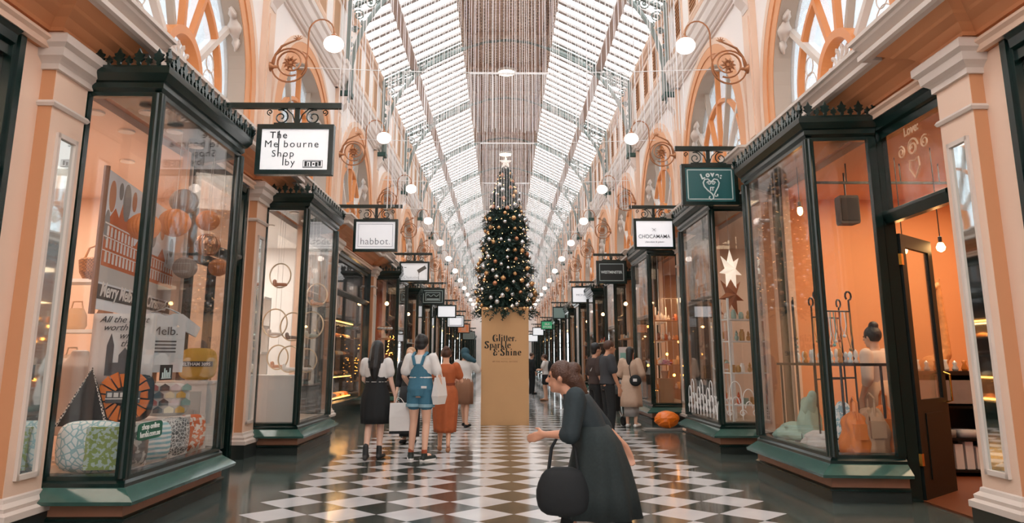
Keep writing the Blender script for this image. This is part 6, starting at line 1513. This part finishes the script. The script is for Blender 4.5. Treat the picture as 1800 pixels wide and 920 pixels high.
m = MB(); limb(m, [(0.05, 0.03, 1.5), (0.055, 0.03, 2.25)], [0.02, 0.015], 6); m.build('mane', DW, t)
# jewellery racks
def rack(x, y, z0, zt, w, rz, label):
    t = thing('jewellery_rack', label, 'jewellery stand', (x, y, z0), rz, 'iron jewellery racks'); h = zt - z0
    for sx in (-1, 1):
        m = MB(); m.tube([(sx * w, 0, 0)] + [(sx * w, 0, h * 0.6), (sx * w * 0.96, 0, h - 0.12)] + [(sx * w * 0.96 + 0.04 * sin(a * .7), 0, h - 0.08 + 0.05 * (1 - cos(a * .7))) for a in range(9)], 0.011, 6); m.build('looped_post', BLACK, t)
    for z in (0.95 * h - 0.12, h * 0.45, 0.12):
        m = MB(); m.tube([(-w, 0, z), (w, 0, z)], 0.009, 6); m.build('crossbar', BLACK, t)
    m = MB(); m.box(-w - 0.05, w + 0.05, -0.09, 0.09, 0, 0.015); m.build('foot', BLACK, t)
    hz = 0.95 * h - 0.13
    for i in range(6):
        xx = -w * 0.8 + i * w * 0.32; L_ = 0.25 + 0.1 * ((i * 7) % 4) / 2; c = ['C9A25A', 'E3DDD6', '6FA8A2', 'B8602E', 'D9D9DA', '9A7A4A'][i]
        t2 = thing('necklace', '%s necklace hanging on the %s' % (['gold', 'pearl', 'turquoise', 'amber', 'silver', 'bronze'][i], label.replace(' of the right bay window', '')), 'necklace', (x, y, z0), rz, 'necklaces on the iron racks')
        m = MB(); m.tube([(xx - 0.02, -0.012, hz), (xx - 0.035, -0.014, hz - L_ * .6), (xx, -0.016, hz - L_), (xx + 0.035, -0.014, hz - L_ * .6), (xx + 0.02, -0.012, hz)], 0.006, 5); m.build('chain', mat('bead_' + c, c, 0.3), t2)
        m = MB(); m.ball((xx, -0.016, hz - L_ - 0.015), 0.02, seg=8, rings=6); m.build('pendant', mat('bead_' + c, c, 0.3), t2)
rack(3.62, 9.75, 0.44, 2.15, 0.32, radians(70), 'iron rack nearest the middle post of the right bay window')
rack(3.72, 9.0, 0.44, 2.1, 0.26, radians(30), 'iron rack between the middle post and the shopper')
rack(3.62, 8.55, 0.44, 2.15, 0.22, radians(15), 'iron rack close to the door side of the right bay window')
# glass shelf with trinkets in the bay
t = thing('display_shelf', 'dark display table with a thin top in the jewellery bay window', 'table', (3.82, 9.3, 0.44))
m = MB(); m.box(-0.28, 0.25, -0.95, 0.95, 0.9, 0.93); m.build('table_top', DW, t)
for a in (-0.24, 0.2):
    for b in (-0.9, 0.9):
        m = MB(); m.tube([(a, b, 0), (a, b, 0.9)], 0.014, 6); m.build('leg', BLACK, t)
for i in range(14):
    t2 = thing('ornament', '%s ornament on the display table, %s from the near end' % (['glass', 'pearly', 'amber', 'silver'][i % 4], ORD[i]), 'ornament', (3.72 + 0.12 * (i % 2), 8.45 + i * 0.125, 1.37), 0, 'small ornaments on the display table')
    m = MB(); m.lathe([(0.02, 0), (0.03, 0.02), (0.012, 0.05), (0.028, 0.08), (0.02, 0.11 + 0.02 * (i % 3)), (0.003, 0.13 + 0.02 * (i % 3))], (0, 0, 0), 9); m.build('ornament_body', mat('orn_%d' % (i % 4), ['DDE6E6', 'E8D9CC', 'D08A3A', 'C9CBCC'][i % 4], 0.2), t2, smooth=True)
# crumpled scarves and bags on the display floor
def heap(x, y, z, rx, ry, rz_, m_, label, nm='draped_scarf', seed=1, neck=None, handle=False):
    t = thing(nm, label, 'scarf' if 'scarf' in nm else 'bag', (x, y, z)); r_ = random.Random(seed); m = MB(); rg = []
    ph = [r_.uniform(0, 6) for _ in range(6)]
    for i in range(13):
        f = i / 12; a = f * pi / 2
        rg.append([((rx * cos(a * .98) ** 0.6 * (1 + 0.2 * sin(5 * q * pi / 15 + ph[0] + f * 5) + 0.12 * sin(11 * q * pi / 15 + ph[1] + f * 7) + 0.12 * sin(f * 13 + ph[4]))) * cos(q * pi / 15), (ry * cos(a * .98) ** 0.6 * (1 + 0.16 * sin(4 * q * pi / 15 + ph[2] + f * 2))) * sin(q * pi / 15), rz_ * sin(a) * (1 + 0.06 * sin(7 * q * pi / 15 + ph[3]))) for q in range(30)])
    m.loft(rg); m.build('cloth_folds', m_, t, smooth=True)
    if handle:
        m = MB(); m.tube([(0, -ry * .6, rz_ * .85), (0.01, -ry * .5, rz_ + .12), (0, 0, rz_ + .17), (0.01, ry * .5, rz_ + .12), (0, ry * .6, rz_ * .85)], 0.013, 6); m.build('handle', m_, t)
        m = MB(); m.box(-rx * .5, rx * .5, -ry * 1.05, -ry * .7, rz_ * .35, rz_ * .75); m.build('flap', m_, t)
    if neck:
        m = MB(); limb(m, [(0, 0, rz_ * 0.7), neck], [0.09, 0.05]); m.build('knot', m_, t, smooth=True)
    return t
MINT = mat('mint_cloth', '9FC0B2', 0.85, noise=(10, 0.15))
heap(3.58, 9.75, 0.44, 0.24, 0.34, 0.2, MINT, 'mint green scarf heaped on the display floor of the right bay', seed=2)
heap(3.6, 9.45, 0.44, 0.12, 0.14, 0.5, MINT, 'mint green scarf draped upright like a bird on a stand in the right bay', seed=3, neck=(-0.02, -0.22, 0.56))
heap(3.55, 9.0, 0.44, 0.18, 0.3, 0.16, mat('silver_scarf', 'C9C5C1', 0.8, noise=(14, 0.2)), 'silvery crumpled scarf along the glass of the right bay', seed=4)
heap(3.72, 8.75, 0.44, 0.12, 0.14, 0.48, pattern_mat('blue_print_scarf', 'noise', '8FB2BE', 'E4E4E2', 22), 'blue and white printed scarf hanging upright near the corner post', seed=5)
heap(3.66, 8.35, 0.44, 0.14, 0.13, 0.4, mat('orange_leather', 'D8762A', 0.5, noise=(7, 0.2)), 'bright orange leather bag slumped behind the corner post on the right', 'slouch_bag', 6, handle=True)
heap(3.86, 8.38, 0.44, 0.16, 0.14, 0.44, mat('beige_leather', 'B28B6C', 0.6), 'beige leather backpack standing beside the orange bag', 'slouch_bag', 7, handle=True)
heap(4.05, 8.5, 0.44, 0.12, 0.13, 0.46, mat('orange_leather', 'D8762A'), 'second orange leather bag behind the beige backpack', 'slouch_bag', 8, handle=True)
# gilt scroll lettering on the fanlight over the door
t = thing('fanlight_lettering', 'faint gilt heart scroll painted on the fanlight over the open door', 'painted sign', (4.045, 7.35, 3.4), radians(-90))
GP = mat('pale_gilt', 'D9B08E', 0.4)
m = MB(); m.tube([(x, 0, z) for x, z in spiral(0.0, 0.12, 0.1, 0.02, 0, 1.6, 22)], 0.011, 5); m.tube([(x, 0, z) for x, z in spiral(-0.22, 0.12, 0.07, 0.02, 2, -1.5, 18)], 0.009, 5); m.tube([(x, 0, z) for x, z in spiral(0.22, 0.12, 0.07, 0.02, 1, 1.5, 18)], 0.009, 5)
m.tube([(0, 0, -0.02), (-0.08, 0, -0.0), (-0.09, 0, -0.09), (0, 0, -0.2), (0.09, 0, -0.09), (0.08, 0, 0.0), (0, 0, -0.02)], 0.009, 5); m.build('gilt_scrolls', GP, t)
text('gilt_word', 'Love:', 0.13, GP, t, (0, 0, 0.27), off=0.004)

# ------------------------------------------------------------------ second shop on the right: ornaments, paper stars, frosted scrolls
for i, (x, y, z, r, c, em, lb) in enumerate(((3.72, 12.65, 2.9, 0.3, 'F3E4D2', 0.7, 'lit white paper star lantern in the second shop on the right'), (3.8, 12.95, 2.5, 0.34, 'A5653E', 0.0, 'large brown dotted paper star below the white one'), (3.62, 13.3, 2.25, 0.22, 'B5774A', 0.0, 'small tan paper star hanging lowest'))):
    t = thing('star_lantern', lb, 'star lantern', (x, y, z), 0.6, 'paper stars in the second shop window')
    pts = []
    for q in range(14): a = pi / 2 + q * pi / 7; rr_ = r if q % 2 == 0 else r * 0.38; pts.append((rr_ * cos(a), 0, rr_ * 1.15 * sin(a)))
    m = MB(); m.add(pts + [(0, -0.11, 0), (0, 0.11, 0)], [(q, (q + 1) % 14, 14) for q in range(14)] + [((q + 1) % 14, q, 15) for q in range(14)])
    m.build('paper_star', mat('star_paper_' + c, c, 0.7, emit=(c, em) if em else None), t)
    m = MB(); m.tube([(0, 0, r * 1.1), (0, 0, 3.89 - z)], 0.003, 4); m.build('cord', WHT, t)
def scrolls(x, yc, n, rz, label, nx=None):
    t = thing('frosted_scrolls', label, 'window decal', (x, yc, 0.5), rz)
    m = MB(); r_ = random.Random(4)
    for i in range(n):
        cx_ = -0.1 * n + i * 0.2; h = 0.2 + 0.12 * ((i * 5) % 3)
        for w in (0.09, 0.055):
            m.tube([(cx_ + w * cos(pi * q / 10), 0, h * (w / .09) - 0.02 + (0.16 * w / .09) * sin(pi * q / 10)) if 0 <= q <= 10 else (cx_, 0, 0) for q in range(11)], 0.007, 4)
        for sx in (-1, 1): m.tube([(cx_ + sx * 0.09, 0, h - .02), (cx_ + sx * 0.1, 0, 0.0)], 0.007, 4)
        m.tube([(px__, 0, pz__) for px__, pz__ in spiral(cx_ + 0.1, 0.1, 0.06, 0.015, 0, 1.2, 12)], 0.007, 4)
    m.build('frost_lines', mat('frost_white', 'E6E4E2', 0.7), t)
scrolls(3.248, 13.2, 9, radians(90), 'white frosted arch scrolls along the bottom of the second shop window')
scrolls(3.6, 12.02, 3, 0, 'white frosted arch scrolls on the side pane of the second shop window')
def shelf_with_goods(name, x, y, z, rz, w, levels, label, seed, cols, mat_board=WHITE, bulbs=0, dens=0.11, grp='goods on the window shelves', frame=True, short='x'):
    t = thing(name, label, 'shelf', (x, y, z), rz)
    if frame:
        for sx in (-1, 1):
            for sy in (-0.12, 0.12):
                m = MB(); m.box(sx * w - 0.015, sx * w + 0.015, sy - 0.015, sy + 0.015, 0, levels[-1] + 0.35); m.build('upright', mat_board, t)
    r_ = random.Random(seed); ct = cos(rz); st = sin(rz)
    for li, lv in enumerate(levels):
        m = MB(); m.box(-w, w, -0.14, 0.14, lv, lv + 0.02); m.build('shelf_board', mat_board, t)
        n = int(2 * w / dens)
        for i in range(n):
            u = -w + (i + 0.5) * 2 * w / n; v = r_.uniform(-0.05, 0.05); c, cn = cols[r_.randrange(len(cols))]; kd = r_.randrange(3)
            t2 = thing(['jar', 'figurine', 'gift_box'][kd], '%s %s, %s along the %s shelf, %s' % (cn, ['jar', 'figurine', 'gift box'][kd], ORD[i], ['lowest', 'second', 'third', 'top'][li], short), ['jar', 'figurine', 'gift box'][kd], (x + u * ct - v * st, y + u * st + v * ct, z + lv + 0.02), rz, grp)
            mm = mat('goods_' + c, c, 0.4); h = r_.uniform(0.1, 0.2)
            m = MB()
            if kd == 0: m.lathe([(0.035, 0), (0.042, 0.02), (0.042, h * 0.75), (0.025, h * 0.85), (0.028, h)], (0, 0, 0), 10); m.build('jar_body', mm, t2, smooth=True)
            elif kd == 1: m.ball((0, 0, h * 0.3), 0.04, 0.035, h * 0.3, 10, 7); m.ball((0, 0, h * 0.72), 0.026, seg=8, rings=6); m.lathe([(0.02, h * 0.85), (0.002, h * 1.1)], (0, 0, 0), 8); m.build('figure_body', mm, t2, smooth=True)
            else: m.box(-0.04, 0.04, -0.035, 0.035, 0, h * 0.8); m.box(-0.042, 0.042, -0.008, 0.008, 0, h * 0.81); m.build('box_body', mm, t2)
    return t
C2 = [('E8E0D8', 'white'), ('C9582E', 'red-orange'), ('B98A4A', 'golden'), ('6A4A38', 'brown'), ('8FA59A', 'sage'), ('D8A890', 'blush')]
shelf_with_goods('window_shelf', 3.85, 12.5, 0.44, radians(15), 0.36, (0.25, 0.75, 1.25, 1.6), 'white open shelf beside the corner post of the second right shop', 21, C2, short='corner of second right shop')
shelf_with_goods('window_shelf', 3.78, 13.6, 0.44, radians(80), 0.5, (0.3, 0.8, 1.3), 'white open shelf along the front of the second right shop', 22, C2, short='front of second right shop')
# third shop on the right: glowing goods and pink flowers
C3 = [('E8903A', 'amber'), ('C9682E', 'orange'), ('F0C080', 'honey'), ('E0D0C0', 'cream'), ('8A4A2A', 'dark brown'), ('5A7A4A', 'green')]
shelf_with_goods('window_shelf', 3.72, 17.75, 0.44, radians(8), 0.36, (0.3, 0.85, 1.4, 1.85), 'crowded shelf behind the side pane of the third right shop', 31, C3, WOODW, dens=0.09, short='side of third right shop')
shelf_with_goods('window_shelf', 3.7, 18.8, 0.44, radians(85), 0.75, (0.3, 0.85, 1.4, 1.85), 'crowded shelf along the front pane of the third right shop', 32, C3, WHITE, dens=0.12, short='front of third right shop')
CAND = mat('candle_glow', 'FFB060', 0.4, emit=('FFA040', 16))
RC = random.Random(8)
for i in range(14):
    x, y, z = (RC.uniform(3.45, 3.95), 17.6 + RC.random() * 0.3, RC.uniform(0.6, 2.5)) if i < 7 else (3.45 + RC.random() * .1, 18.0 + RC.random() * 1.5, RC.uniform(0.6, 2.4))
    t2 = thing('glow_lamp', 'small glowing amber lamp among the goods of the third right shop, %s counted' % ORD[i], 'lamp', (x, y, z), 0, 'glowing lamps in the third right shop')
    m = MB(); m.ball((0, 0, 0), 0.03, seg=10, rings=7); m.build('glow_ball', CAND, t2, smooth=True); m = MB(); m.tube([(0, 0, 0.03), (0, 0, 3.89 - z)], 0.003, 4); m.build('cord', WHT, t2)
area_light('candle_shop_light', (3.8, 18.2, 2.8), 0.5, 18, (1, .6, .3), sy=1.8)
t = thing('flower_bouquet', 'pink flower bouquet in a tan pot in the third right shop window', 'flowers', (3.6, 17.62, 1.0))
m = MB(); m.lathe([(0.07, 0), (0.1, 0.16), (0.09, 0.17)], (0, 0, 0), 14); m.build('pot', mat('tan_pot', 'B98462', 0.6), t)
for i in range(16):
    m = MB(); a = RC.random() * 6.28; r_ = RC.random() * 0.15; c = (r_ * cos(a), r_ * sin(a), 0.28 + RC.random() * 0.14)
    for q in range(5): m.ball((c[0] + 0.022 * cos(q * 1.257), c[1] + 0.022 * sin(q * 1.257), c[2]), 0.022, 0.022, 0.014, 7, 5)
    m.build('blossom', mat('pink_petal', 'D59AA8', 0.7), t, smooth=True)
block('display_riser', 'wooden block under the pink flowers', 'display block', 3.45, 3.75, 17.5, 17.75, 0.44, 1.0, WOODW)
t = thing('leaflet_stand', 'pale stand of cards and leaflets behind the person in the beige coat', 'stand', (3.3, 20.6, 0))
m = MB(); m.box(-0.3, 0.3, -0.02, 0.02, 0.3, 1.75); m.build('back_panel', mat('pale_grey_panel', 'C9C4C4', 0.6), t)
for i in range(12):
    m = MB(); m.box(-0.27 + (i % 3) * 0.19, -0.11 + (i % 3) * 0.19, -0.04, -0.02, 0.4 + (i // 3) * 0.32, 0.64 + (i // 3) * 0.32); m.build('leaflet', mat('leaflet_%d' % (i % 4), ['DDE0E2', '7FB0A8', 'C9624A', 'E6DCCB'][i % 4], 0.6), t)
for x in (-0.28, 0.28):
    m = MB(); m.tube([(x, -0.2, 0), (x, 0, 0.3), (x, 0.2, 0)], 0.012, 5); m.build('foot', mat('alu_tube', 'B0B4B5'), t)

# ------------------------------------------------------------------ the shops further down: a lit shelf and a bulb each
sets = [[('C9773A', 'amber'), ('E0C8A8', 'cream'), ('8A4A2A', 'brown')], [('D8D4D0', 'white'), ('9AA8A8', 'grey-blue'), ('C9A27E', 'tan')], [('A33A2A', 'red'), ('D0A040', 'gold'), ('4A6A5A', 'green')]]
for s, sd in ((-1, 'left'), (1, 'right')):
    for k in range(3, 11):
        a = yp(k)
        shelf_with_goods('window_shelf', s * 3.72, a + 1.35, 0.44, radians(90), 0.85, (0.35, 1.0, 1.6), 'display shelf in the bay of the %s shop on the %s' % (ORD[k], sd), 40 + k * 2 + s, sets[(k + (s > 0)) % 3], [WOODW, WHITE, BLACK][k % 3], dens=0.24, frame=False, grp='goods in the far %s bays' % sd, short='%s shop bay %s' % (ORD[k], sd))
        pendant(s * 3.65, a + 0.75, 3.1, 'warm bulb hanging in the bay of the %s shop on the %s' % (ORD[k], sd), r=0.06, grp='bulbs in the far %s bays' % sd)
# small Christmas tree and chandelier in the orange shop, fourth on the left
t = thing('small_christmas_tree', 'small lit Christmas tree in the orange fourth shop on the left', 'tree', (-3.62, 24.3, 0.44))
m = MB(); RS = random.Random(2)
for i in range(420):
    z = 0.3 + 1.5 * RS.random(); a = RS.random() * 6.283; r_ = 0.36 * (1 - (z - 0.3) / 1.6) + 0.03
    c = V((r_ * 0.3 * cos(a), r_ * 0.3 * sin(a), z)); tip = V((r_ * cos(a), r_ * sin(a), z - 0.06)); w = V((-sin(a), cos(a), 0)) * 0.03
    m.add([tuple(c - w), tuple(c + w), tuple(tip)], [(0, 1, 2)])
m.build('foliage', MATS['fir_needles'], t, recalc=False)
m = MB(); m.lathe([(0.1, 0), (0.12, 0.2), (0.03, 0.21), (0.02, 1.7)], (0, 0, 0), 10); m.build('pot_and_stem', DW, t)
m = MB()
for i in range(60):
    z = 0.3 + 1.45 * RS.random(); a = RS.random() * 6.283; r_ = 0.36 * (1 - (z - 0.3) / 1.6) + 0.03; m.ball((r_ * cos(a), r_ * sin(a), z), 0.012, seg=6, rings=4)
o = m.build('tree_lights', CAND, t); o['kind'] = 'stuff'
t = thing('chandelier', 'round silver-ball chandelier in the orange fourth shop on the left', 'chandelier', (-3.7, 23.35, 2.35))
m = MB()
for i in range(14): a = 2 * pi * i / 14; m.ball((0.2 * cos(a), 0.2 * sin(a), 0.0), 0.045, seg=8, rings=6)
m.build('silver_balls', MATS['silver_bauble'], t, smooth=True)
m = MB(); m.tube([(0.2 * cos(2 * pi * i / 16), 0.2 * sin(2 * pi * i / 16), 0.05) for i in range(16)], 0.015, 5, closed=True); m.tube([(0, 0, 0.05), (0, 0, 1.54)], 0.006, 5); m.tube([(-0.2, 0, 0.05), (0, 0, 0.25), (0.2, 0, 0.05)], 0.006, 5); m.build('hoop_and_chain', BRASS, t)
